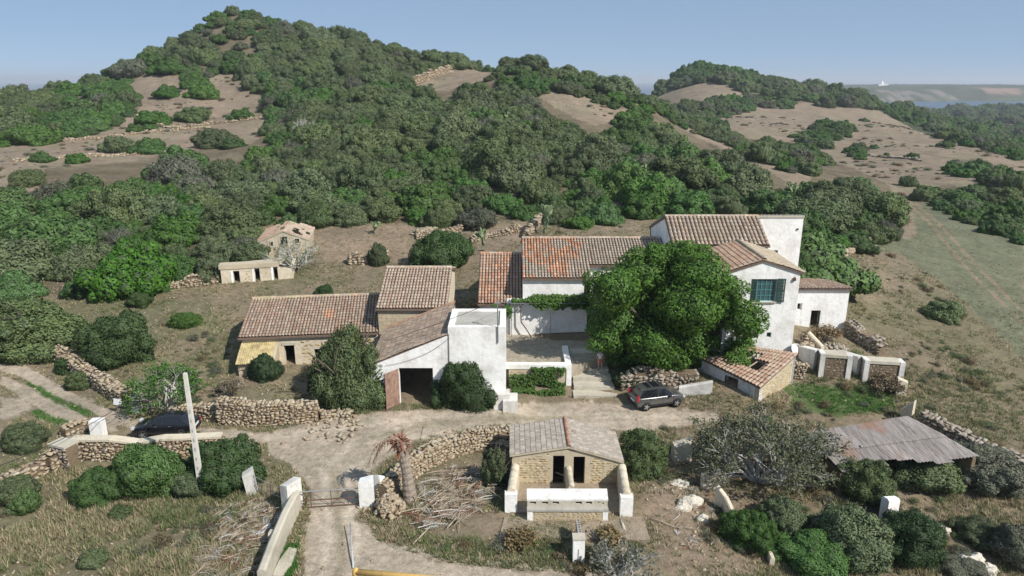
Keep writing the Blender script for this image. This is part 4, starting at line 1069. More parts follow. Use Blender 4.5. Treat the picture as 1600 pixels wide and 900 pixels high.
V0 = Vector((0, 0, 0))
def px_x(px, D, z): return (px-800)/F*(D*CP-(z-H)*SP)

# ------------------------------------------------------------------ the tall white farmhouse
def tall_house():
    De, Dr, Db = 61.5, 65.0, 72.0; ze, zr, zb = 9.95, 11.75, 9.4
    xl = 14.4; xm = px_x(1183, Dr, zr); xr = px_x(1256, Dr, zr)
    t = thing('tall_white_house', 'tall white three storey farmhouse with tiled roof and windowless right tower wall', 'house', (20, De, 1.5))
    mb = MB()
    wall(mb, (xl, De), (xm, De), .45, 0, ze-.12, [(2.0, 2.9, 6.6, 7.8), (5.2, 6.2, 6.4, 7.7)])
    wall(mb, (xm, De), (xm, Dr), .45, 0, [(0, ze-.12), (None, zr-.1)])          # right end of the low part
    a = px_x(1202, Dr, 8.6)-xm; b = px_x(1216, Dr, 8.6)-xm
    zt_, zb_ = Y(1209, 391, Dr).z, Y(1209, 405, Dr).z
    wall(mb, (xm+.004, Dr), (xr, Dr), .5, 0, zr, [(a, b, zb_, zt_)])
    wall(mb, (xr, Dr+.5), (xr, Db), .5, 0, [(0, zr-.15), (None, zb)])
    wall(mb, (xl, Db), (xl, De+.45), .45, 0, [(0, zb-.05), (Db-Dr, zr-.12), (None, ze-.12)], [(2.2, 3.4, 6.8, 8.0)])
    wall(mb, (xr, Db), (xl, Db), .4, 0, zb-.1)
    part(t, mb, 'wall', 'white')
    dark_window(t, (xm, Dr), (xr, Dr), a, b, zb_, zt_, 'green_paint')
    dark_window(t, (xl, De), (xm, De), 2.0, 2.9, 6.6, 7.8, 'green_paint'); dark_window(t, (xl, De), (xm, De), 5.2, 6.2, 6.4, 7.7, 'green_paint')
    wt = dict(grey=3, pink=3, brown=2, pale=2, yellow=.6)
    tile_roof(t, (xl-.12, De-.28, ze-.10), (xm+.12, De-.28, ze-.10), (xl-.12, Dr+.02, zr+.02), (xm+.12, Dr+.02, zr+.02), .36, .48, wt, seed=11)
    tile_roof(t, (xl-.1, Db+.2, zb-.02), (xr+.1, Db+.2, zb-.02), (xl-.1, Dr+.22, zr+.06), (xr+.1, Dr+.22, zr+.06), .36, .55, wt, seed=12)
    ridge_tiles(t, (xl-.1, Dr+.08, zr+.08), (xm+.1, Dr+.08, zr+.08), .16, weights=('grey', 'pink', 'pale'))
    mb = MB(); n = 20
    for k in range(n):
        x = xm+.1+(xr-xm)*(k+.3)/n
        mb.tube([(x, Dr-.10, zr+.03), (x, Dr+.5, zr+.02)], .12, 6)
    mb.tint = None
    part(t, mb, 'verge_tiles', 'paleconcrete')
    for px in (1246,):
        p = Y(px, 358, Dr); mb = MB(); mb.box((p.x-.08, Dr-.10, p.z-.08), (p.x+.08, Dr-.002, p.z+.08)); part(t, mb, 'lamp', 'rustmetal')
    return t
tall_house()

def gable_house():
    Df, Dbk = 54.0, 61.05; z0 = 1.2
    zl = Y(1136, 426, Df).z; zr = Y(1252, 426, Df).z; za = Y(1194, 409, Df).z
    xl, xr, xa = px_x(1137, Df, zl), px_x(1251, Df, zr), px_x(1194, Df, za)
    t = thing('gabled_white_wing', 'white gabled front wing with green shuttered window and dull red tiled roof', 'house', (xa, Df, z0))
    def X(px, py): return Y(px, py, Df).x-xl
    def Z(py): return Y(1194, py, Df).z
    w1 = (X(1173, 450), X(1213, 450), Z(471), Z(436)); w2 = (X(1197, 557-25), X(1204, 532), Z(527), Z(519.5))
    mb = MB(); wall(mb, (xl, Df), (xr, Df), .5, z0, [(0, zl), (xa-xl, za), (None, zr)], [w1, w2])
    wall(mb, (xr, Df+.5), (xr, Dbk), .45, z0, zr-.03); wall(mb, (xl, Dbk), (xl, Df+.5), .45, z0, zl-.03, [(2.5, 3.4, 5.8, 6.9)]); wall(mb, (xr-.45, Dbk), (xl+.45, Dbk), .4, z0, [(0, zr-.1), (xr-.45-xa, za-.1), (None, zl-.1)])
    part(t, mb, 'wall', 'white')
    mb = MB(); mb.box((xl+.5, Df+.6, w1[2]-.9), (xr-.5, Dbk-.5, w1[2]-.7)); part(t, mb, 'upper_floor', 'room_shade')
    # window: glazed leaf pair, curtain, shutters
    wa = X(1183, 450); fr = dark_window(t, (xl, Df), (xr, Df), wa, w1[1]-.05, w1[2], w1[3], 'teal', .12, bars=3)
    g = MB(); g.box((xl+wa, Df+.30, w1[2]), (xl+w1[1], Df+.34, w1[3])); part(t, g, 'curtain', 'teal')
    def shutter(x0, x1, y0, y1):
        zz0, zz1 = w1[2]-.04, w1[3]+.05; s = MB(); d = Vector((x1-x0, y1-y0, 0)); L = d.length; d.normalize(); n_ = Vector((d.y, -d.x, 0))*.045; a = Vector((x0, y0, 0))
        def bb(u0, u1, za_, zb_, k=1.0):
            p, q = a+d*u0, a+d*u1; s.prism([p+Vector((0,0,za_)), q+Vector((0,0,za_)), q+n_*k+Vector((0,0,za_)), p+n_*k+Vector((0,0,za_))], [p+Vector((0,0,zb_)), q+Vector((0,0,zb_)), q+n_*k+Vector((0,0,zb_)), p+n_*k+Vector((0,0,zb_))])
        bb(0, .08, zz0, zz1); bb(L-.08, L, zz0, zz1); bb(.08, L-.08, zz0, zz0+.09); bb(.08, L-.08, zz1-.09, zz1); bb(.08, L-.08, (zz0+zz1)/2-.05, (zz0+zz1)/2+.05)
        o = part(t, s, 'shutter', 'green_paint'); s = MB()
        K = 14
        for k in range(K):
            z = zz0+.09+(zz1-zz0-.18)*(k+.5)/K; bb(.08, L-.08, z-.04, z+.035, .7)
        part(o, s, 'louvres', 'green_paint')
    shutter(xl+w1[0], xl+wa-.02, Df+.06, Df+.06); shutter(xl+w1[1]+.02, xl+X(1226, 450), Df-.04, Df-.10)
    s = MB(); s.box((xl+w1[0]-.08, Df-.14, w1[2]-.10), (xl+w1[1]+.08, Df-.003, w1[2]-.003)); part(t, s, 'sill', 'paleconcrete')
    dark_window(t, (xl, Df), (xr, Df), *w2, 'green_paint')
    for px in (1150, 1241):
        p = Y(px, 436, Df); s = MB(); s.box((p.x-.1, Df-.16, p.z-.12), (p.x+.1, Df-.003, p.z+.1)); s.tube([(p.x, Df-.1, p.z+.1), (p.x, Df-.1, p.z+.2)], .05, 6); part(t, s, 'wall_lamp', 'rustmetal')
    wt = dict(red=3, brown=3, pink=2.2, grey=1.2); y0, y1 = Df-.12, Dbk+.1; rise = .16
    def patch(u, v, c, rs): return c
    tile_roof(t, (xl-.3, y1, zl+.0), (xl-.3, y0, zl+.0), (xa, y1, za+rise), (xa, y0, za+rise), .27, .40, wt, seed=21, th=.12)
    tile_roof(t, (xr+.3, y0, zr+.0), (xr+.3, y1, zr+.0), (xa, y0, za+rise), (xa, y1, za+rise), .27, .40, dict(yellow=2, grey=3, pale=2, brown=1), seed=22, th=.12)
    ridge_tiles(t, (xa, y0, za+rise+.06), (xa, y1, za+rise+.06), .16, weights=('grey', 'pink', 'yellow'))
    s = MB(); mbd = MB()
    # white gutter band under the verge
    s.tube([(xl-.05, Df-.05, zl-.02), (xa, Df-.05, za+.04), (xr+.05, Df-.05, zr-.02)], .06, 6); part(t, s, 'verge_moulding', 'white')
    return t
gable_house()

def right_wing():
    z0 = 1.9; D = G(1290, 514, 2.4).y; zt = Y(1290, 452, D).z; xl, xr = 24.6, px_x(1328, D, zt)
    t = thing('low_white_annex', 'low white single storey annex with dark doorway at the right end of the farmhouse', 'house', (xl, D, z0))
    def X(px, py): return Y(px, py, D).x-xl
    def Z(py): return Y(1280, py, D).z
    dr = (X(1266, 500), X(1281, 500), z0-.5, Z(485)); wn = (X(1246, 478), X(1253.5, 478), Z(484), Z(474))
    mb = MB(); wall(mb, (xl, D), (xr, D), .5, z0-1, zt, [dr, wn] if wn[0] > 0 else [dr]); wall(mb, (xr, D+.5), (xr, D+6), .5, z0-1, [(0, zt), (None, zt-.7)]); wall(mb, (xr-.5, D+6), (xl, D+6), .4, z0-1, zt-.8)
    part(t, mb, 'wall', 'white')
    tile_roof(t, (xl-.1, D+6.2, zt-.72), (xr+.2, D+6.2, zt-.72), (xl-.1, D-.22, zt+.08), (xr+.2, D-.22, zt+.08), .30, .42, dict(grey=3, brown=2, red=2, pale=1), seed=31, th=.1)
    mb = MB(); mb.box((xl+.1, D+.9, z0-.4), (xr-.6, D+5.9, z0-.25)); part(t, mb, 'floor', 'room_shade')
    s = MB(); x0, x1 = xl+dr[0], xl+dr[1]; s.box((x0-.0, D+.15, z0-.2), (x0+.09, D+.25, dr[3]-.004)); s.box((x1-.09, D+.15, z0-.2), (x1, D+.25, dr[3]-.004)); s.box((x0+.09, D+.15, dr[3]-.1), (x1-.09, D+.25, dr[3]-.004)); part(t, s, 'door_frame', 'green_paint')
    s = MB(); s.box((x0-.2, D-.5, z0-.4), (x1+.2, D-.003, z0+.1)); part(t, s, 'doorstep', 'concrete')
    return t
right_wing()

def long_wing():
    D = 60.0; z0 = 1.5; ze = Y(870, 432, D).z; Dr = 66.5; zr = Y(870, 372, Dr).z; sl = (zr-ze)/(Dr-D)
    D2 = 62.1; ze2 = ze+sl*(D2-D)
    xl, xm, xr = px_x(817, D, ze), px_x(922, D, ze), 14.35; Db = 72.5
    t = thing('long_white_wing', 'long white farmhouse wing with patchy orange and grey barrel tiled roof', 'house', (xl, D, z0))
    def X(px, py, d=D): return Y(px, py, d).x-xl
    mb = MB(); wall(mb, (xl, D), (xm, D), .5, z0, ze-.12); wall(mb, (xm, D), (xm, D2+.5), .5, z0, [(0, ze-.12), (None, ze2-.12)]); 
    wall(mb, (xm+.004, D2), (xr-.01, D2), .5, z0, ze2-.12)
    wall(mb, (xl, Db), (xl, D+.5), .5, z0, [(0, zr-1.7), (Db-Dr, zr-.12), (None, ze-.05)]); wall(mb, (xr-.01, Db), (xl+.5, Db), .4, z0, zr-1.8)
    part(t, mb, 'wall', 'white')
    def patch(u, v, c, rs):
        o = float(vnoise(u*7+.3, v*3.2, 14)); k = (u < .42)*(o > .38)*(.95) + (u >= .42)*(u < .62)*(o > .62)*.7
        if u < .03: k = .8
        if rs.rand() < k*.85: return np.array(TC['orange'])*(.75+.5*rs.rand())*(1 if rs.rand() < .8 else 1.35)
        return c
    wt = dict(grey=4, pale=4, brown=.9, pink=1.6); xs = (xm+.2-xl)/(xr-xl)
    ov = .3
    tile_roof(t, (xl-.05, D-ov, ze-ov*sl), (xm+.1, D-ov, ze-ov*sl), (xl-.05, Dr, zr), (xm+.1, Dr, zr), .27, .40, wt, lambda u, v, c, rs: patch(u*.63, v, c, rs), seed=41)
    tile_roof(t, (xm+.11, D2-ov, ze2-ov*sl), (xr-.05, D2-ov, ze2-ov*sl), (xm+.11, Dr, zr), (xr-.05, Dr, zr), .27, .40, wt, lambda u, v, c, rs: patch(.63+u*.37, v, c, rs), seed=42)
    tile_roof(t, (xl-.05, Db+.2, zr-1.75), (xr-.05, Db+.2, zr-1.75), (xl-.05, Dr+.01, zr), (xr-.05, Dr+.01, zr), .36, .6, wt, seed=43)
    ridge_tiles(t, (xl, Dr, zr+.06), (xr-.1, Dr, zr+.06), .15, weights=('grey', 'pale', 'pink'))
    s = MB(); s.box((xl, D-.16, ze-.38), (xm+.05, D-.003, ze-.22)); s.box((xm+.055, D2-.16, ze2-.38), (xr-.1, D2-.003, ze2-.22)); part(t, s, 'cornice', 'white')
    # courtyard front: lower porch wall carrying the vine
    Dp = G(850, 523, 1.95).y; xp0, xp1 = px_x(797, Dp, 3), px_x(922, Dp, 3)
    zp = Y(850, 468, Dp).z
    mb = MB(); wall(mb, (xp0, Dp), (xp1, Dp), .35, 1.2, [(0, zp), (None, zp)], [])
    wall(mb, (xp1, Dp), (xp1, D-.003), .3, 1.2, zp); wall(mb, (xp0, D-.003), (xp0, Dp+.35), .3, 1.2, zp)
    part(t, mb, 'porch_wall', 'white')
    return t, Dp, xp0, xp1, zp
LW, Dp, xp0, xp1, zp = long_wing()

def byre_small():
    D = 60.4; z0 = 1.5; ze = Y(780, 471, D).z; Dr = 66.3; zr = Y(780, 396, Dr).z; xl, xr = px_x(749, D, ze), px_x(816, D, ze)-.02
    t = thing('small_tiled_outhouse', 'small white outhouse with red orange barrel tiled roof against the long wing', 'house', (xl, D, z0))
    mb = MB(); wall(mb, (xl, D), (xr, D), .4, z0, ze-.12); wall(mb, (xl, Dr+3), (xl, D+.4), .4, z0, [(0, zr-1.3), (3, zr-.12), (None, ze-.05)]); wall(mb, (xr, Dr+3), (xl+.4, Dr+3), .4, z0, zr-1.4)
    part(t, mb, 'wall', 'oldwhite')
    def patch(u, v, c, rs): return np.array(TC['red' if rs.rand() < .6 else 'orange'])*(.85+.4*rs.rand()) if rs.rand() < .5 and u < .75 and float(vnoise(u*6, v*2, 4)) > .4 else c
    tile_roof(t, (xl-.15, D-.3, ze-.13), (xr, D-.3, ze-.13), (xl-.15, Dr, zr), (xr, Dr, zr), .27, .40, dict(red=2, pink=3, pale=2, brown=1, orange=1), patch, seed=51)
    tile_roof(t, (xl-.15, Dr+3.2, zr-1.4), (xr, Dr+3.2, zr-1.4), (xl-.15, Dr+.01, zr), (xr, Dr+.01, zr), .3, .5, seed=52)
    ridge_tiles(t, (xl-.1, Dr, zr+.06), (xr, Dr, zr+.06), .14)
    return t
byre_small()

def stone_byre():
    D = 56.9; z0 = 0; ze = Y(640, 479, D).z; Dr = 62.6; zr = Y(640, 418, Dr).z; xl, xr = px_x(590, D, ze), px_x(696, D, ze)
    t = thing('sandstone_byre', 'sandstone block byre with pinkish tiled roof behind the garage', 'barn', (xl, D, 0))
    mb = MB(); wall(mb, (xl, D), (xr, D), .5, z0, ze-.12); wall(mb, (xr, D+.5), (xr, Dr+4), .5, z0, [(0, ze-.1), (Dr-D-.5, zr-.1), (None, zr-1.3)]); wall(mb, (xl, Dr+4), (xl, D+.5), .5, z0, [(0, zr-1.3), (4, zr-.1), (None, ze-.1)]); wall(mb, (xr, Dr+4.5), (xl, Dr+4.5), .49, z0, zr-1.4)
    part(t, mb, 'wall', 'lime')
    face_stones(t, (xl, D), (xr, D), 3.0, ze-.2, size=.55, mat='ashlar', ashlar=True, course=.55, out=.022, depth=.1, pname='block')
    tile_roof(t, (xl-.15, D-.3, ze-.1), (xr+.15, D-.3, ze-.1), (xl-.15, Dr, zr), (xr+.15, Dr, zr), .27, .40, dict(pink=3, pale=2.5, grey=2, brown=1, red=.8), seed=61)
    tile_roof(t, (xl-.15, Dr+4.6, zr-1.35), (xr+.15, Dr+4.6, zr-1.35), (xl-.15, Dr+.01, zr), (xr+.15, Dr+.01, zr), .3, .5, seed=62)
    ridge_tiles(t, (xl-.1, Dr, zr+.06), (xr+.1, Dr, zr+.06), .15, weights=('pale', 'pink'))
    return t
stone_byre()

def garage():
    D = G(655, 633, 0).y; z0 = -.2
    x0 = px_x(579, D, 3.2); x1 = px_x(700, D, 5.6); x2 = px_x(790, D, 6.2)
    zl = Y(580, 572, D).z; zm = Y(699, 524, D).z; zk = Y(745, 511, D).z; Db = 56.2
    t = thing('white_garage', 'long white garage with dark open doorway and lean grey roof', 'garage', (x0, D, 0))
    def X(px, py): return Y(px, py, D).x-x0
    def Z(py): return Y(650, py, D).z
    dr = (X(624, 600), X(677, 600), -.3, Z(575))
    mb = MB(); wall(mb, (x0, D), (x1, D), .45, z0, [(0, zl), (None, zm)], [dr])
    wall(mb, (x0, Db), (x0, D+.45), .45, z0, [(0, zl+.4), (None, zl-.02)]); wall(mb, (x1-.003, Db), (x0+.45, Db), .4, z0, [(0, zm+.3), (None, zl+.25)])
    part(t, mb, 'wall', 'white')
    wt = dict(grey=2, brown=1.4, dark=1.6, pale=.6)
    e0, e1, r0, r1 = (x0-.1, D-.0, zl+.07), (x0-.1, Db, zl+.47), (x1, D-.0, zm+.07), (x1, Db, zm+.40)
    tile_roof(t, Vector(e1), Vector(e0), Vector(r1), Vector(r0), .19, .45, dict(brown=1.2, dark=2, grey=1.3, pink=.5), seed=71, th=.14, wave=.02)
    ridge_tiles(t, Vector((x0, Db-.05, zl+.6)), Vector((x1, Db-.05, zm+.52)), .12, weights=('red', 'orange'), name='flashing_tiles')
    mb = MB(); mb.box((x0+.5, D+.5, -.3), (x1+3, Db-.3, .012)); part(t, mb, 'floor', 'cream')
    # door leaf, opened outward on the left jamb
    s = MB(); h = Vector((x0+dr[0]-.02, D-.03, 0)); d = Vector((-.62, -.78, 0)).normalized(); nn = Vector((d.y, -d.x, 0))*.05; zt = dr[3]-.05
    root_d = None
    def pl(u0, u1, za, zb, k0=0, k1=1):
        p, q = h+d*u0, h+d*u1; m_ = MB(); m_.prism([p+nn*k0+Vector((0,0,za)), q+nn*k0+Vector((0,0,za)), q+nn*k1+Vector((0,0,za)), p+nn*k1+Vector((0,0,za))], [p+nn*k0+Vector((0,0,zb)), q+nn*k0+Vector((0,0,zb)), q+nn*k1+Vector((0,0,zb)), p+nn*k1+Vector((0,0,zb))]); return m_
    m_ = pl(0, 1.35, .05, .17, 0, 1.6)
    leaf = part(t, m_, 'door_leaf', 'wood_red')
    for k in range(9): part(leaf, pl(k*.15, k*.15+.143, .05, zt), 'plank', 'wood_red')
    for z in (.9, 1.7, 2.5): part(leaf, pl(0, 1.35, z, z+.12, 1.0, 1.9), 'rail', 'wood_red')
    # flat roofed block at the right
    mb = MB(); Dk = D+4.4
    wall(mb, (x1+.004, D-.004), (x2, D-.004), .45, z0, zk); wall(mb, (x2, D+.441), (x2, Dk), .45, z0, zk); wall(mb, (x1+.004, Dk), (x1+.004, D+.441), .45, 3, zk); wall(mb, (x2-.45, Dk), (x1+.454, Dk), .4, 0, zk)
    part(t, mb, 'block_wall', 'white')
    mb = MB(); mb.box((x1+.45, D+.44, zk-.30), (x2-.45, Dk-.4, zk-.12)); part(t, mb, 'flat_roof', 'concrete')
    mb = MB(); mb.box((x2-.9, D-1.0, -.2), (x2+.3, D-.01, 1.35)); mb.box((x2-.2, D-1.3, -.2), (x2+.9, D+.2, .95)); part(t, mb, 'buttress', 'oldwhite')
    # iron bracket pole with cable eyes
    p = Y(778, 500, D-.05); mb = MB(); mb.tube([(p.x, D-.08, Y(780, 535, D).z), (p.x-.03, D-.09, Y(778, 468, D).z)], .05, 6); mb.box((p.x-.25, D-.13, Y(778, 474, D).z), (p.x+.25, D-.05, Y(778, 474, D).z+.06)); part(t, mb, 'service_mast', 'metal')
    mb = MB(); mb.tube([Y(701, 522, D-.05), Y(702, 575, D-.05)], .035, 5); part(t, mb, 'drain_pipe', 'metal')
    return t, D, x0, x1, x2, zk
GA = garage()

def barn():
    A = Y(377, 524.6, 56.0); A.z = 3.37; fl = G(377, 524.6, 3.37); fr_ = G(521, 519, 3.37); d = (fr_-fl); d.z = 0; d.normalize(); bk = Vector((-d.y, d.x, 0))
    L = (px_x(591, 57, 3.4)-fl.x)/d.x; z0 = -.2; ze = 3.37; rise = 1.55; run = 5.6
    t = thing('old_stone_barn', 'old rubble stone barn with long weathered tile roof and doorway behind the round bush', 'barn', (fl.x, fl.y, 0))
    def W(u, v, z): p = fl + d*u + bk*v; return Vector((p.x, p.y, z))
    Xu = lambda px, py, z: (G(px, py, z)-fl).dot(d)
    u0 = Xu(441, 545, 2.3); u1 = Xu(457, 545, 2.3)
    dr = (u0, u1, -.1, 2.35); w2 = (Xu(490, 545, 2)+.0, Xu(490, 545, 2)+1.2, -.1, 1.9)
    mb = MB(); wall(mb, W(0, 0, 0), W(L, 0, 0), .55, z0, ze-.1, [dr, w2]); wall(mb, W(L, 0, 0)+bk*.55, W(L, run*1.9, 0), .5, z0, [(0, ze-.1), (run-.55, ze+rise-.1), (None, ze)]); wall(mb, W(0, run*1.9, 0), W(0, .55, 0), .5, z0, [(0, ze), (run*.9, ze+rise-.1), (None, ze-.1)]); wall(mb, W(L-.5, run*1.9, 0), W(.5, run*1.9, 0), .4, z0, ze-.1)
    part(t, mb, 'wall', 'lime')
    face_stones(t, W(dr[1]+.6, 0, 0), W(L-.3, 0, 0), .2, ze-.45, [(w2[0]-dr[1]-.6, w2[1]-dr[1]-.6, -1, 1.9)], size=.42, mat='ochrestone', limit=70, out=.03)
    face_stones(t, W(3.2, 0, 0), W(dr[0]-.25, 0, 0), 1.3, ze-.6, size=.4, mat='ochrestone', limit=12, out=.025, skip=.5)
    def patch(u, v, c, rs):
        if rs.rand() < .7 and abs(u-.62) < .035 and abs(v-.45) < .10: return np.array(TC['orange'])*1.1
        if v > .88 and u < .35: return np.array(TC['yellow'])*(.9+.3*rs.rand())
        return c
    wt = dict(brown=2.6, red=1.4, pink=2.4, grey=2, pale=1.2, dark=.7)
    tile_roof(t, W(-.25, -.3, ze-.1), W(L, -.3, ze-.1), W(-.25, run, ze+rise), W(L, run, ze+rise), .27, .40, wt, patch, seed=81)
    tile_roof(t, W(-.25, run*1.9+.3, ze-.05), W(L, run*1.9+.3, ze-.05), W(-.25, run+.01, ze+rise), W(L, run+.01, ze+rise), .3, .5, wt, seed=82)
    ridge_tiles(t, W(-.2, run, ze+rise+.05), W(L, run, ze+rise+.05), .15, weights=('pink', 'grey', 'yellow'))
    s = MB(); s.box((0,0,0),(0,0,0)); s = MB()
    p = W(dr[0]-.15, -.05, 2.35); q = W(dr[1]+.15, -.05, 2.35); s.prism([p, q, q+bk*.4, p+bk*.4], [v+Vector((0,0,.25)) for v in (p, q, q+bk*.4, p+bk*.4)])
    part(t, s, 'lintel', 'paleconcrete')
    s = MB(); 
    for k in range(int(L/.5)): p = W(k*.5, -.06, ze-.32); q = W(k*.5+.4, -.06, ze-.32); s.prism([p, q, q+bk*.06, p+bk*.06], [v+Vector((0,0,.13)) for v in (p, q, q+bk*.057, p+bk*.057)])
    part(t, s, 'eave_course', 'oldwhite')
    # yellow lichened lean-to at the left end of the front
    t2 = thing('yellow_lean_to', 'lean-to with lichen yellow corrugated sheets against the left end of the barn', 'shed', tuple(W(0, -1, .3)))
    mb = MB(); a = 2.75
    wall(mb, W(.05, -2.1, 0), W(a+.2, -2.1, 0), .35, 0, 1.75, [(.9, 1.7, .3, 1.5)]); wall(mb, W(a+.2, -1.75, 0), W(a+.2, -.01, 0), .3, 0, [(0, 1.75), (None, 2.6)]); wall(mb, W(.05, -.01, 0), W(.05, -1.75, 0), .3, 0, [(0, 2.6), (None, 1.75)])
    part(t2, mb, 'wall', 'cream')
    face_stones(t2, W(.05, -2.1, 0), W(a+.2, -2.1, 0), .2, 1.5, [(.9, 1.7, .3, 1.5)], size=.3, mat='stone', limit=20, skip=.2)
    for s_ in range(4):
        mb = MB(); ua, ub = a*s_/4-.05, a*(s_+1)/4+.0; K = 12; vs = []
        for k in range(K+1):
            u = ua+(ub-ua)*k/K; zo = .035*math.sin(k*PI/1.5)+.012*(s_ % 2)
            vs += [W(u, -2.45, 1.78+zo), W(u, -1.2, 2.32+zo), W(u, -.02, 2.72+zo)]
        mb.add(vs, [(3*k+j, 3*k+3+j, 3*k+4+j, 3*k+1+j) for k in range(K) for j in (0, 1)]); vs2 = [v-Vector((0,0,.02)) for v in vs]; mb.add(vs2, [(3*k+1+j, 3*k+4+j, 3*k+3+j, 3*k+j) for k in range(K) for j in (0, 1)])
        part(t2, mb, 'corrugated_sheet', 'yellowcorr', True)
    mb = MB(); a_, b_ = W(.4, -3.4, 0), W(2.6, -3.0, 0)
barn()

def cottage():
    A = G(408, 406, 3.3); D = A.y; xl = A.x-.1; 
    fl = Vector((px_x(405.5, D, 5), D, 0)); frp = Y(482, 374, D+1.0); dv = Vector((frp.x-fl.x, 1.0, 0)); L = dv.length; dv.normalize(); bk = Vector((-dv.y, dv.x, 0))
    def W(u, v, z): p = fl+dv*u+bk*v; return Vector((p.x, p.y, z))
    ze = Y(404.5, 377, D).z; za = Y(442, 362, D+.4).z; zr = Y(482, 374, D+1).z
    t = thing('ruined_cottage', 'small pale gabled cottage in ruins with collapsing red roof above the roofless shed', 'house', (fl.x, fl.y, 3))
    um = (px_x(442, D+.4, za)-fl.x)/dv.x; depth = 6.8
    U = lambda px: (px_x(px, D+.4, 5)-fl.x)/dv.x
    Zz = lambda py: Y(442, py, D+.4).z
    ops = [(U(421.5), U(427.5), Zz(384), Zz(377)), (U(438.5), U(449), Zz(392), Zz(370)), (U(460), U(466.5), Zz(381), Zz(374)), (U(427), U(430), Zz(391), Zz(388))]
    mb = MB(); wall(mb, W(0, 0, 0), W(L, 0, 0), .45, 2.5, [(0, ze), (um, za), (None, zr)], ops); wall(mb, W(L, .45, 0), W(L, depth, 0), .45, 2.5, zr-.1); wall(mb, W(0, depth, 0), W(0, .45, 0), .45, 2.5, ze-.1); wall(mb, W(L-.45, depth, 0), W(.45, depth, 0), .4, 2.5, [(0, zr), (L-.45-um, za), (None, ze)])
    part(t, mb, 'wall', 'cream')
    face_stones(t, W(.3, 0, 0), W(L-.3, 0, 0), 3, lambda u: ze-.5, [(o[0]-.55, o[1]-.05, o[2]-.2, o[3]+.3) for o in ops], size=.34, mat='ochrestone', limit=40, skip=.35, out=.02)
    for o in ops[:3]:
        s = MB(); f_ = .18
        for (a, b, c, e) in ((o[0]-f_, o[0], o[2]-f_, o[3]+f_), (o[1], o[1]+f_, o[2]-f_, o[3]+f_), (o[0], o[1], o[3], o[3]+f_), (o[0], o[1], o[2]-f_, o[2])):
            p, q = W(a, -.05, c), W(b, -.05, c); s.prism([p, q, q+bk*.2, p+bk*.2], [v+Vector((0,0,e-c)) for v in (p, q, q+bk*.2, p+bk*.2)])
        part(t, s, 'surround', 'paleconcrete')
    s = MB()
    for a in (0, L-.35): p, q = W(a, -.04, 2.6), W(a+.35, -.04, 2.6); s.prism([p, q, q+bk*.2, p+bk*.2], [v+Vector((0,0,(ze if a == 0 else zr)-2.75)) for v in (p, q, q+bk*.2, p+bk*.2)])
    part(t, s, 'quoins', 'paleconcrete')
    def hole1(u, v): return float(vnoise(u*4+3, v*4, 33)) > .70
    def hole2(u, v): return float(vnoise(u*4+9, v*4, 35)) > .68
    tile_roof(t, W(-.15, depth+.1, ze), W(-.15, -.08, ze), W(um, depth+.1, za+.12), W(um, -.08, za+.12), .30, .42, dict(red=3, pink=3, pale=2, brown=1), seed=91, hole=hole1, bed='cream', wave=.12)
    tile_roof(t, W(L+.15, -.08, zr), W(L+.15, depth+.1, zr), W(um, -.08, za+.12), W(um, depth+.1, za+.12), .30, .42, dict(pale=4, grey=3, red=1.2, pink=2), seed=92, hole=hole2, bed='cream', wave=.12)
    return t
cottage()

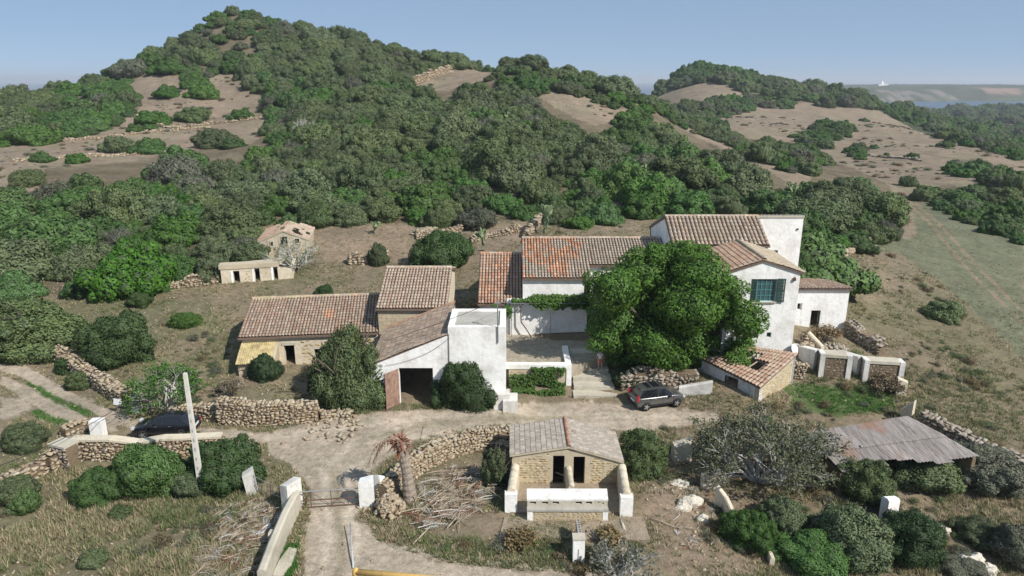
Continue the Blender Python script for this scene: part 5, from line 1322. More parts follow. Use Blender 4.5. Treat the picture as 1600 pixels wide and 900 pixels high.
def ruin_shed():
    z0 = 1.9; A = G(349, 449, 2.0); D = A.y; fl = Vector((A.x-.1, D, 0)); e = Y(419, 444, D+1.2); dv = Vector((e.x-fl.x, 1.0, 0)); dv.normalize(); bk = Vector((-dv.y, dv.x, 0))
    def W(u, v, z): p = fl+dv*u+bk*v; return Vector((p.x, p.y, z))
    U = lambda px: (px_x(px, D+.6, 3.5)-fl.x)/dv.x; Zz = lambda py, dd=.6: Y(390, py, D+dd).z
    L = U(433); zt = Zz(411.5); L2 = U(454)
    ops = [(U(366), U(375), Zz(443), Zz(422.5)), (U(397), U(404.5), Zz(443), Zz(420.5)), (U(424.5), U(433)-.15, Zz(440), Zz(418.5))]
    t = thing('roofless_stone_shed', 'long roofless pale stone shed front with three tall openings below the ruined cottage', 'ruin', (fl.x, fl.y, z0))
    mb = MB(); wall(mb, W(0, 0, 0), W(L, 0, 0), .5, z0-.5, zt-.55, ops); wall(mb, W(L+.003, 0, 0), W(L2, 0, 0), .5, z0-.5, [(0, zt-.7), (1.2, zt-.9), (None, zt-1.6)])
    wall(mb, W(L2, .5, 0), W(L2, 4.5, 0), .45, z0-.5, [(0, zt-1.5), (None, zt-.6)]); wall(mb, W(0, 4.5, 0), W(0, .5, 0), .45, z0-.5, [(0, zt-1), (None, zt-1.9)]); wall(mb, W(L2-.45, 4.5, 0), W(.45, 4.5, 0), .4, z0-.5, [(0, zt-.6), (None, zt-.9)])
    part(t, mb, 'wall', 'lime')
    mb = MB(); p, q = W(-.15, -.08, zt-.55), W(L, -.08, zt-.55); mb.prism([p, q, q+bk*1.25, p+bk*1.25], [v+Vector((0,0,.5)) for v in (p, q, q+bk*1.25, p+bk*1.25)]); part(t, mb, 'lintel_beam', 'cream')
    mb = MB(); p, q = W(.3, .9, zt-1.2), W(L2-.5, .9, zt-1.2); mb.prism([p, q, q+bk*3.1, p+bk*3.1], [v+Vector((0,0,.12)) for v in (p, q, q+bk*3.1, p+bk*3.1)]); part(t, mb, 'dark_loft_sheet', 'room_shade')  # near-black sheet, shade behind the openings put into its colour
    face_stones(t, W(.1, 0, 0), W(L2, 0, 0), z0, lambda u: zt-.6 if u < L-.3 else zt-1.7, [(o[0]-.4, o[1]+.1, o[2], o[3]) for o in ops], size=.38, mat='ochrestone', limit=70, skip=.25, out=.02)
    for o in ops:
        s = MB(); p, q = W(o[0]-.25, -.05, o[2]-.3), W(o[0]-.003, -.05, o[2]-.3); s.prism([p, q, q+bk*.5, p+bk*.5], [v+Vector((0,0,o[3]-o[2]+.3)) for v in (p, q, q+bk*.5, p+bk*.5)]); part(t, s, 'jamb', 'white')
    mb = MB(); p, q = W(-.4, -1.3, z0-.4), W(U(400), -1.1, z0-.4); mb.prism([p, q, q+bk*.7, p+bk*.7], [v+Vector((0,0,.6)) for v in (p, q, q+bk*.7, p+bk*.7)])
    t3 = thing('stone_kerb', 'low pale stone kerb on the grass in front of the roofless shed', 'kerb', tuple(W(0, -1.3, z0))); part(t3, mb, 'slab', 'paleconcrete')
    return t
ruin_shed()

def low_ruin():
    """tumbledown outhouse at the foot of the white gable"""
    c = G(1184, 636, 0); l = G(1089, 592, .35); r = G(1238, 601, .35); zf = Y(1187, 606.5, c.y).z
    dl = (l-c); dl.z = 0; Ll = dl.length; dr_ = (r-c); dr_.z = 0; Lr = dr_.length; dl.normalize(); dr_.normalize()
    t = thing('tumbledown_outhouse', 'tumbledown outhouse with holed clay tile roof and flaking white side wall beside the grey car', 'shed', (c.x, c.y, 0))
    zl = Y(1094, 548, l.y).z; zr_ = Y(1237, 553, r.y).z
    bz = 3.05
    def P(a, b): return (c.x+dl.x*a+dr_.x*b, c.y+dl.y*a+dr_.y*b)
    LL = Ll; LRt = Lr
    # left wall runs from far left to the near corner; its outside faces left
    U = lambda px, py, z: (Vector((l.x, l.y, 0))-Vector((G(px, py, z).x, G(px, py, z).y, 0))).dot(dl)
    dd0, dd1 = LL*.47, LL*.66
    mb = MB(); wall(mb, P(LL, 0), P(0, 0), .4, -.3, [(0, 2.35), (LL*.5, 2.0), (None, zf)], [(dd0, dd1, -.3, 1.62)])
    part(t, mb, 'wall', 'bluish_shade_wash')
    mb = MB(); wall(mb, P(0, .0), P(0, Lr), .4, -.3, [(0, zf), (None, bz-.15)]); part(t, mb, 'side_wall', 'cream')
    mb = MB(); wall(mb, P(-0, Lr), (px_x(1190, 53.3, 2), 53.55), .3, 0, bz-.1); part(t, mb, 'rear_wall', 'bluish_shade_wash')
    L0, L1 = Vector((*P(0, 0), 0)), Vector((*P(0, Lr), 0)); face_stones(t, P(0, .05), P(0, Lr-.05), .05, lambda u: zf-.15+(bz-.3-zf)*u/Lr, size=.33, mat='ochrestone', limit=70, out=.03, skip=.08)
    # roof: from the left wall's eave up to the house side
    e0 = Vector((*P(LL*.98, -.15), 2.32)); e1 = Vector((*P(-.12, -.12), zf+.08)); r0 = Vector((px_x(1128, 53.4, 3.4), 53.5, 3.5)); r1 = Vector((*P(-.12, Lr+.1), bz+.02))
    r0 = Vector((px_x(1150, 53.4, 3.4), 53.7, 3.3))
    def hole(u, v): return (.12 < u < .78 and .30 < v < .80 and not (u > .6 and v > .62)) or (u < .12 and v > .2)
    tile_roof(t, e0, e1, r0, r1, .30, .42, dict(red=2, orange=.7, pink=2.5, brown=2, pale=1.2, grey=1), seed=101, nindiv=260, hole=hole, wave=.06, th=.1)
    mb = MB()
    for k in range(5):
        u = .15+.15*k; a = e0.lerp(e1, u)-Vector((0,0,.12)); b = r0.lerp(r1, u)-Vector((0,0,.12)); mb.tube([a, b], .06, 5)
    part(t, mb, 'rafters', 'deadwood')
    mb = MB(); mb.box((c.x-.1, c.y+1, -.2), (c.x+.4, c.y+3, -.1)); 
    p, q = P(LL-dd0+.05, -.02), P(LL-dd0-.02, -.02)
    s = MB(); 
    for uu in (dd0, dd1): a = P(LL-uu, .02); s.box((a[0]-.06, a[1]-.06, 0), (a[0]+.06, a[1]+.06, 1.6))
    part(t, s, 'door_posts', 'rustmetal')
    return t
low_ruin()

# satellite dish on the corner
def dish():
    p = Y(1242, 545, 53.6); t = thing('satellite_dish', 'round white satellite dish on the lower right corner of the gabled wing', 'satellite dish', p)
    n = Vector((.55, -.75, .45)).normalized(); a = n.orthogonal().normalized(); b = n.cross(a); vs = [Vector((0,0,0))-n*.08]; K = 20
    for ring in (.5, 1.0):
        for k in range(K): vs.append((a*math.cos(2*PI*k/K)+b*math.sin(2*PI*k/K))*.42*ring - n*.08*(1-ring*ring))
    fs = [(0, 1+k, 1+(k+1) % K) for k in range(K)]+[(1+k, 1+K+k, 1+K+(k+1) % K, 1+(k+1) % K) for k in range(K)]
    m_ = MB(); m_.add(vs, fs); m_.add([v-n*.02 for v in vs], [tuple(reversed(f)) for f in fs]); m_.build('reflector', [M['palewhite']], t, smooth=True)
    m_ = MB(); m_.tube([a*-.4, n*.35], .015, 5); m_.tube([n*.33, n*.42], .04, 6); m_.build('feed_arm', [M['metal']], t)
    m_ = MB(); m_.tube([n*-.1, Vector((-.3,.35,-.3))], .03, 6); m_.build('bracket', [M['metal']], t)
dish()

# ------------------------------------------------------------------ courtyard in front of the long wing
def courtyard():
    D0 = G(850, 611, 0).y; x0, x1 = px_x(795, D0, 2), px_x(892, D0, 2); zc = 1.95
    mb = MB()
    mb.prism([Vector((x0-1.6, D0+.4, .3)), Vector((x1-.2, D0+.4, .3)), Vector((x1+7, D0+4.5, .3)), Vector((x1+9, Dp+6, .3)), Vector((x0-1.6, Dp+6, .3))],
             [Vector((x0-1.6, D0+.4, zc)), Vector((x1-.2, D0+.4, zc)), Vector((x1+7, D0+4.5, zc)), Vector((x1+9, Dp+6, zc)), Vector((x0-1.6, Dp+6, zc))])
    struct(mb.build('courtyard', [M['yard']]))
    t = thing('courtyard_wall', 'white capped retaining wall of the courtyard with creeper over its face', 'wall', (x0, D0, 0))
    w_ = MB(); wall(w_, (x0, D0), (x1, D0), .5, -.2, zc-.0); wall(w_, (x1, D0), (x1, D0+4.0), .4, -.2, [(0, zc-.02), (None, zc+.15)]); part(t, w_, 'wall', 'cream')
    w_ = MB(); w_.box((x0-.5, D0-.05, zc-.02), (x1+.05, D0+.55, zc+.33)); w_.box((x1-.42, D0+.552, zc-.02), (x1+.05, D0+4.3, zc+.30)); part(t, w_, 'parapet', 'white')
    w_ = MB(); w_.box((x1-.35, D0-.06, -.1), (x1+.055, D0-.052, zc-.03)); part(t, w_, 'pilaster', 'white')
    face_stones(t, (x0+.1, D0), (x1-.5, D0), 1.3, zc-.08, size=.32, mat='ochrestone', limit=40, out=.02)
    # ramp of broad steps
    s = thing('stone_steps', 'broad worn stone ramp of shallow steps from the road up to the courtyard', 'steps', (x1+1.5, D0-1, 0))
    xs0, xs1 = px_x(894, D0-.6, .4), px_x(962, D0-.6, .4); n = 6; ya, yb = G(925, 618, .35).y, D0+4.4
    for k in range(n):
        z = .35+(zc+.01-.35)*k/(n-1); y0_, y1_ = ya+(yb-ya)*k/n, ya+(yb-ya)*(k+1)/n; sh = .0
        st = MB(); w0 = xs0+.04+(0.1 if k else 0); w1 = xs1-(k*.12)
        st.prism([Vector((w0, y0_, -.2)), Vector((w1, y0_-.1, -.2)), Vector((w1, y1_-.005, -.2)), Vector((w0, y1_-.005, -.2))], [Vector((w0, y0_, z)), Vector((w1, y0_-.1, z)), Vector((w1, y1_-.005, z)), Vector((w0, y1_-.005, z))])
        part(s, st, 'step', 'paleconcrete')
    return D0, x0, x1, zc
def yard_mat():
    m = NT('beaten_earth_and_paving'); p = m.pos(); v = m.n('ShaderNodeTexVoronoi', feature='DISTANCE_TO_EDGE'); m.l(p, v.inputs['Vector']); v.inputs['Scale'].default_value = 1.1
    j = m.rng(v.outputs['Distance'], 0, .05); col = m.ramp(m.noise(p, 1.6, 6, .7), [(.3, (.26,.22,.16)), (.7, (.42,.37,.29))])
    col = m.mix(m.math('MULTIPLY', m.math('SUBTRACT', 1.0, j), .45), col, (.18,.16,.10)); return m.principled(col, .95, m.bump(j, .3, .03), spec=.15)
M['yard'] = yard_mat()
CY = courtyard()

# creepers: leaves over a wall face or pergola
def creeper(name, label, boxes, n, leaf, mat, seed, stems=()):
    """boxes: list of (x0,y0,z0,x1,y1,z1) filled with leaves thinning at the edge"""
    rs = np.random.RandomState(seed); o0 = Vector(boxes[0][:3]); t = thing(name, label, 'creeper', o0); P = []
    vol = np.array([(b[3]-b[0])*(b[5]-b[2]+b[4]-b[1]) for b in boxes]); k = rs.choice(len(boxes), n, p=vol/vol.sum()); B = np.array(boxes)[k]
    u = rs.rand(n, 3); p = B[:, :3]+(B[:, 3:]-B[:, :3])*u
    keep = fbm(p[:, 0]*1.1, p[:, 2]*1.3+p[:, 1]*.7, 3, seed) > .30 + .5*np.abs(u[:, 0]-.5)**3
    edge = fbm(p[:, 0]*1.7, p[:, 0]*.3, 2, seed+3); keep &= (u[:, 2] > edge*.45) ; p = p[keep]; m = len(p)
    nr = rs.randn(m, 3)*.6+np.array([.1, -.8, .7]); nr /= np.linalg.norm(nr, axis=1)[:, None]; tt = np.cross(nr, unit(m, rs)); tt /= np.linalg.norm(tt, axis=1)[:, None]; b = np.cross(nr, tt); s = leaf*(.6+.8*rs.rand(m))[:, None]
    V = np.stack([p-tt*s, p+b*s*.75, p+tt*s, p-b*s*.75], 1).reshape(-1, 3)-np.array(o0)
    link('foliage', np_mesh(name, V, np.arange(4*m).reshape(-1, 4), [M[mat]], rv=np.repeat(rs.rand(m), 4)), t)
    if stems:
        mb = MB()
        for st in stems: mb.tube([Vector(q)-o0 for q in st], .06, 6)
        mb.build('stem', [M['bark']], t, smooth=True)
    return t
D0, cx0, cx1, zc = CY
creeper('ivy_creeper', 'bright green creeper hanging over the courtyard retaining wall', [(cx0+.1, D0-.55, -.1, cx0+2.2, D0-.02, 1.5), (cx0+1.8, D0-.45, -.1, cx1-.45, D0-.02, 2.1), (cx0+.3, D0-1.2, -.1, cx1-.5, D0-.4, .55)], 7500, .10, 'bright_leaf', 3)
creeper('vine', 'leafy green vine trained along the porch of the long white wing', [(xp0+1.6, Dp-.9, zp-.9, xp1+.2, Dp+.3, zp+.25), (xp0+2.0, Dp-.5, zp-.2, xp1, Dp+2.0, zp+.45), (xp0+.2, Dp-.4, zp-.45, xp0+1.8, Dp+.2, zp+.05)], 6500, .13, 'bright_leaf', 5,
        stems=[[(xp0+1.9, Dp-.7, 1.95), (xp0+1.5, Dp-.5, 2.6), (xp0+1.0, Dp-.45, 3.3), (xp0+.9, Dp-.4, zp-.2)]])
creeper('vine', 'straggling vine tuft at the corner of the small tiled outhouse', [(px_x(768, 59.5, 4), 58.6, 3.4, px_x(800, 59.5, 4), 59.8, 4.9)], 700, .11, 'bright_leaf', 6)
def pergola():
    t = thing('pergola', 'thin post and rail frame carrying the vine along the porch', 'pergola', (xp0, Dp-.8, zc)); mb = MB()
    for k, x in enumerate((xp0+.1, (xp0+xp1)/2, xp1-.1)):
        pm = MB(); pm.tube([(x, Dp-.75, zc), (x, Dp-.75, zp-.15)], .04, 6); part(t, pm, 'post', 'metal')
    pm = MB(); pm.tube([(xp0, Dp-.75, zp-.12), (xp1, Dp-.75, zp-.12)], .03, 5); part(t, pm, 'rail', 'metal')
pergola()

# ------------------------------------------------------------------ the piggery with walled yards
def piggery():
    D = 38.5*24/24.0; D = G(885, 757, 0).y if False else 38.4
    zl = Y(799, 711, D).z; za = Y(889, 698, D).z; zr = Y(972, 721, D).z
    xl, xa, xr = px_x(800, D, zl)+.0, px_x(889, D, za), px_x(971, D, zr); Db = G(889, 655, za).y
    t = thing('stone_piggery', 'small ochre stone piggery with ridged grey roof and two dark doorways', 'shed', (xl, D, 0))
    U = lambda px, py: Y(px, py, D).x-xl
    d1 = (U(864, 730), U(882, 730), -.2, Y(870, 712, D).z); d2 = (U(896, 730), U(914, 730), -.2, Y(905, 713.5, D).z)
    mb = MB(); wall(mb, (xl, D), (xr, D), .45, -.3, [(0, zl-.02), (xa-xl, za-.02), (None, zr-.02)], [d1, d2]); wall(mb, (xr, D+.45), (xr, Db), .4, -.3, zr-.06); wall(mb, (xl, Db), (xl, D+.45), .4, -.3, zl-.06); wall(mb, (xr-.4, Db), (xl+.4, Db), .4, -.3, [(0, zr-.05), (xr-.4-xa, za-.05), (None, zl-.05)])
    part(t, mb, 'wall', 'cream')
    lo = lambda u: (zl+(za-zl)*u/(xa-xl) if u < xa-xl else za+(zr-za)*(u-(xa-xl))/(xr-xa))-.22
    face_stones(t, (xl+.1, D), (xr-.1, D), .05, lo, [(d1[0]-.15, d1[1]+.12, -1, d1[3]+.15), (d2[0]-.12, d2[1]+.15, -1, d2[3]+.15)], size=.27, mat='ochrestone', limit=170, out=.03, skip=.05, course=.6)
    pk = lambda u, v, c, rs: c
    wt = dict(grey=4, pale=2.5, pink=1)
    # small flat tiles, greyed by lichen
    for nm, e0, e1, r0, r1, sd in (('l', (xl-.14, Db+.1, zl+.03), (xl-.14, D-.12, zl+.03), (xa, Db+.1, za+.05), (xa, D-.12, za+.05), 1), ('r', (xr+.14, D-.12, zr+.03), (xr+.14, Db+.1, zr+.03), (xa, D-.12, za+.05), (xa, Db+.1, za+.05), 2)):
        e0, e1, r0, r1 = map(Vector, (e0, e1, r0, r1)); nrm = (e1-e0).cross(r0-e0).normalized(); nrm = nrm if nrm.z > 0 else -nrm
        nc, nr = 17, 11; rs = random.Random(sd); org = t.matrix_basis.inverted()
        for i in range(nc):
            for j in range(nr):
                u0, u1, v0, v1 = i/nc, (i+.96)/nc, j/nr, min(1, (j+1.05)/nr)
                off = .025*(j % 2)/nc
                q = [e0.lerp(e1, min(1, uu+off)).lerp(r0.lerp(r1, min(1, uu+off)), vv) for uu, vv in ((u0, v0), (u1, v0), (u1, v1), (u0, v1))]
                li = .045+rs.uniform(0, .012); q = [q[0]+nrm*li, q[1]+nrm*li, q[2]+nrm*.02, q[3]+nrm*.02]; cen = sum(q, Vector())/4
                m_ = MB(); s_ = rs.uniform(.86, 1.04); base = TC[rs.choice(('grey', 'grey', 'pale'))]; g_ = sum(base)/3; m_.tint = tuple((.8*x+.2*g_*1.05)*s_ for x in base)
                m_.slab([p-cen for p in q], .02); o = link('roof_tile', m_.mesh('roof_tile', [M['tile']]), t); o.location = org @ cen
        m_ = MB(); m_.slab([p+nrm*.0 for p in (e0, e1, r1, r0)], .10); part(t, m_, 'roof_deck', 'cream')
    rt = ridge_tiles(t, (xa, D-.15, za+.08), (xa, Db+.1, za+.10), .13, .36, ('red', 'orange'))
    mb = MB(); c = Y(896.5, 678, D+2.2); sl_ = (za-zr)/(xr-xa); zz = za+.09-(c.x-xa)*sl_; K = 14
    mb.tube([(c.x+.13*math.cos(2*PI*k/K), 40.5+.13*math.sin(2*PI*k/K), zz-.13*math.cos(2*PI*k/K)*sl_) for k in range(K+1)], .03, 5); part(t, mb, 'iron_ring', 'rustmetal')
    mb = MB(); mb.box((xl+.41, D+.46, .0), (xr-.41, Db-.41, .03)); part(t, mb, 'floor', 'room_shade')
    # yard walls, round topped
    def round_wall(label, a, b, w, h, mat='lime', endmat=None):
        tt = thing('piggery_yard_wall', label, 'wall', (a[0], a[1], 0)); m_ = MB(); A, B_ = Vector((*a, 0)), Vector((*b, 0)); d = (B_-A).normalized(); s = Vector((d.y, -d.x, 0)); K = 8
        prof = [(-w/2, -.2), (-w/2, h-w*.45)]+[(-math.cos(PI*k/K)*w/2, h-w*.45+math.sin(PI*k/K)*w*.45) for k in range(1, K)]+[(w/2, h-w*.45), (w/2, -.2)]
        n = len(prof); N_ = 10; vs = []
        for i in range(N_+1):
            p = A.lerp(B_, i/N_); jj = .03*math.sin(i*2.3)
            for (x, z) in prof: vs.append(p+s*x*(1+jj)+Vector((0, 0, z*(1+jj*.6) if z > 0 else z)))
        fs = [(i*n+k, i*n+(k+1) % n, (i+1)*n+(k+1) % n, (i+1)*n+k) for i in range(N_) for k in range(n)]+[tuple(range(n)), tuple(N_*n+k for k in reversed(range(n)))]
        m_.add(vs, fs); part(tt, m_, 'wall_body', mat); 
        return tt
    yL = G(797, 800, 0).y; yR = G(979, 806, 0).y
    wl = round_wall('left round topped yard wall of the piggery with pale end face', (px_x(805, D-.3, 1), D-.01), (px_x(799, yL, .7), yL+.2), .52, 1.45)
    wr = round_wall('right round topped yard wall of the piggery with cracked end pillar', (px_x(971, D-.3, 1)+.05, D-.01), (px_x(979, yR, .7), yR+.2), .52, 1.45)
    round_wall('middle round topped dividing wall between the two piggery doorways', (xa, D-.01), (xa+.02, G(890, 767, .9).y), .36, 1.3)
    for w_, px, yy, hh in ((wl, 798.5, yL, 1.2), (wr, 979, yR, 1.25)):
        m_ = MB(); x = px_x(px, yy, .7); m_.box((x-.36, yy-.08, -.2), (x+.36, yy+.35, hh)); part(w_, m_, 'end_pillar', 'oldwhite' if False else 'white')
    # trough wall with feeding slots
    yT = G(886, 811, .15).y; tt = thing('feeding_trough', 'pale concrete feeding trough front with six dark slots between the yard walls', 'trough', (xa, yT, 0))
    x0, x1 = px_x(824, yT, .5), px_x(950, yT, .5); z1 = Y(886, 796, yT).z; z2 = Y(886, 783, yT+.3).z; z3 = Y(886, 767, yT+.85).z
    m_ = MB(); wall(m_, (x0, yT), (x1, yT), .5, -.2, z1-.12); part(tt, m_, 'front_wall', 'cream')
    face_stones(tt, (x0+.35, yT), (x1-.35, yT), .02, z1-.14, size=.2, mat='ochrestone', limit=60, out=.02, course=.55)
    m_ = MB(); m_.box((x0-.02, yT-.06, z1-.118), (x1+.02, yT+.28, z1)); part(tt, m_, 'ledge', 'concrete')
    m_ = MB(); L = x1-x0; sl2 = []
    for c in (833, 855-3, 873-4, 886+19, 921, 940): uu = px_x(c, yT, .9)-x0; sl2.append((uu-.17 if c < 886 else uu-.17, uu+.17, z2-.19, z2-.03))
    wall(m_, (x0, yT+.285), (x1, yT+.285), .12, z1-.2, z2+.0, sl2); part(tt, m_, 'slotted_board', 'paleconcrete')
    m_ = MB(); a = Vector((x0-.02, yT+.283, z2+.004)); b = Vector((x1+.02, yT+.283, z2+.004)); c_ = Vector((x1+.02, yT+.9, z3)); d_ = Vector((x0-.02, yT+.9, z3)); m_.slab([v+Vector((0,0,.12)) for v in (a, b, c_, d_)], .11); part(tt, m_, 'sloping_cover', 'oldwhite')
    m_ = MB(); wall(m_, (x0, yT+.8), (x1, yT+.8), .12, -.1, z3-.02); part(tt, m_, 'back_wall', 'cream')
    m_ = MB(); 
    for x in (x0-.003, x1-.30): m_ = MB(); m_.box((x, yT-.03, -.2), (x+.303, yT+.6, z1-.123)); part(tt, m_, 'corner_stone', 'white')
    # concrete apron
    p = [G(788, 806, .12), G(1005, 806, .12), G(1016, 842, .12), G(780, 838, .12)]
    m_ = MB(); m_.slab([Vector((q.x, q.y, .07)) for q in p], .4); ap = thing('concrete_apron', 'cracked earthy concrete slab in front of the piggery trough', 'slab', (p[0].x, p[0].y, 0)); part(ap, m_, 'slab', 'apron')
    m_ = MB(); pts = [(px_x(802, D-.2, 0), D), (px_x(972, D-.2, 0), D), (px_x(980, yT, 0), yT+.8), (px_x(797, yT, 0), yT+.8)]; m_.slab([Vector((*q, .06)) for q in pts], .3); part(t, m_, 'yard_floor', 'apron')
    return t, xl, xr, D
M['apron'] = plaster('cracked_earthy_concrete', (.33,.265,.195), (.19,.15,.105), .9, bump=1.0)
piggery()
# ------------------------------------------------------------------ field walls of loose stone
def P_(l): return [at(*p) for p in l]
rubble_wall('rubble_wall', 'thick rubble wall running downhill beside the two rut track at left', [(88,556),(130,588),(170,612),(200,632)], 1.0, 1.1, .36, 90, scatter_foot=26)
rubble_wall('rubble_wall', 'honey coloured rubble retaining wall below the barn, its left half', [(268,652),(310,652),(345,656)], .95, .8, .34, 90, hs=[.8,.95,1.0])
rubble_wall('rubble_wall', 'tall honey coloured rubble retaining wall below the lean to and barn yard', [(345,660),(400,662),(455,660),(498,655)], 1.75, .9, .34, 260, hs=[1.75,1.8,1.75,1.3])
rubble_wall('rubble_wall', 'low tumbled rubble end of the barn wall beside the feathery tree', [(500,655),(525,650),(548,652)], .55, .9, .34, 24, ragged=.6, scatter_foot=40)
rubble_wall('roadside_wall', 'long rubble wall with flat capstones in front of the dark car', [(118,716),(180,718),(260,716),(350,708)], 1.35, .6, .32, 150, cap='lime')
rubble_wall('rubble_wall', 'collapsed rubble wall sloping to the left edge below the track', [(0,768),(40,748),(75,738),(100,722)], .9, .9, .36, 80, ragged=.5, scatter_foot=20)
rubble_wall('wall_stub', 'squat plastered stone block where the roadside walls meet at left', [(92,722),(118,728)], 1.5, 1.0, .40, 40, mat='stonegrey', cap='paleconcrete', ragged=.05)
rubble_wall('rubble_wall', 'low heap of rubble beside the big white gate post at left', [(100,685),(130,672),(150,668)], .55, .9, .34, 40, ragged=.8, scatter_foot=40)
rubble_wall('rubble_wall', 'curving dry stone wall along the road right of the palm', [(598,784),(620,762),(652,738),(700,713),(745,700),(796,694)], 1.35, .75, .32, 290, hs=[1.1,1.3,1.4,1.4,1.35,1.25], scatter_foot=10)
rubble_wall('rubble_wall', 'dry stone wall climbing away right of the corrugated roof', [(1436,668),(1490,694),(1545,722),(1610,762)], 1.5, 1.0, .40, 240, mat='stonegrey', ragged=.35, scatter_foot=14)
rubble_wall('rubble_wall', 'short rough wall on the bare yard above the sandstone byre', [(545,412),(575,410),(602,398)], .9, 1.1, .5, 30, ragged=.7, scatter_foot=30)
rubble_wall('rubble_wall', 'long low rubble line behind the dark bush above the byre', [(650,372),(690,366),(720,360)], .5, 1.3, .4, 30, ragged=.9, scatter_foot=50)
rubble_wall('rubble_wall', 'broken wall under the trees left of the roofless shed', [(100,462),(160,458),(230,452),(300,446),(340,442)], .8, 1.2, .42, 60, ragged=.8, scatter_foot=16)
rubble_wall('terrace_wall', 'upper terrace wall across the brown clearing on the left hill', [(205,178),(260,200),(330,194),(415,182)], .45, 1.2, .8, 30, ragged=.8, scatter_foot=24, both=False)
rubble_wall('terrace_wall', 'middle terrace wall below the round bushes on the left hill', [(60,222),(110,219),(180,214),(250,206),(330,200)], .45, 1.2, .8, 30, ragged=.8, scatter_foot=24, both=False)
rubble_wall('terrace_wall', 'lower terrace wall above the olive wood on the left', [(20,252),(90,248),(160,244),(240,240),(290,236)], .45, 1.2, .7, 30, ragged=.8, scatter_foot=24, both=False)
rubble_wall('ridge_wall', 'pale stone wall on the skyline ridge right of the hilltop', [(640,134),(672,123),(704,113)], 2.4, 1.5, 1.1, 40, ragged=.4, both=False)
rubble_wall('rubble_wall', 'faint stone line across the brown fields at far right', [(1320,240),(1380,246),(1440,252)], .6, 1.0, .7, 0, mat='stonegrey', ragged=.8, both=False)
rubble_wall('terrace_wall', 'rocky bank between the white house and the green field', [(1300,408),(1325,392),(1350,378)], .6, 1.6, .5, 24, ragged=.8, scatter_foot=40)
rubble_wall('rubble_wall', 'steep stone wall rising behind the long white wing', [(822,372),(834,358),(842,346)], 1.0, .8, .5, 12, ragged=.3)
rubble_wall('rubble_wall', 'rubble bank behind the left end of the tiled outhouse', [(735,378),(760,370),(790,366),(808,362)], .55, 1.0, .42, 24, ragged=.9, scatter_foot=30)
# terrace of rough rock under the walnut, behind the grey car
rubble_wall('rock_bank', 'shaded rough rock bank under the walnut behind the grey car', [(968,606),(1010,602),(1050,602),(1088,600)], 1.05, 1.1, .45, 110, mat='stonegrey', ragged=.9, scatter_foot=20)
def plain_wall(name, label, pts, h, w, mat, hs=None, cat='wall', z0=None):
    pts = [(p if isinstance(p, Vector) else at(*p)) for p in pts]; t = thing(name, label, cat, pts[0]); mb = MB(); N = 5
    for i in range(len(pts)-1):
        a, b = pts[i], pts[i+1]; d = b-a; d.z = 0; d.normalize(); s = Vector((d.y, -d.x, 0))*w/2; h0 = hs[i] if hs else h; h1 = hs[i+1] if hs else h
        ch = w*.22
        A_ = [a+s+Vector((0,0,-.4)), a+s+Vector((0,0,h0-ch)), a+s*.55+Vector((0,0,h0)), a-s*.55+Vector((0,0,h0)), a-s+Vector((0,0,h0-ch)), a-s+Vector((0,0,-.4))]
        B_ = [b+s+Vector((0,0,-.4)), b+s+Vector((0,0,h1-ch)), b+s*.55+Vector((0,0,h1)), b-s*.55+Vector((0,0,h1)), b-s+Vector((0,0,h1-ch)), b-s+Vector((0,0,-.4))]
        mb.prism(A_, B_)
    part(t, mb, 'wall_body', mat); return t
plain_wall('white_wall', 'low whitewashed wall stub between the grey car and the tumbledown outhouse', [(1060,617),(1112,613)], .95, .4, 'oldwhite', [.75, 1.0])
plain_wall('white_wall', 'low whitewashed wall glimpsed under the walnut crown', [(1000,560),(1085,560)], 1.3, .4, 'oldwhite')

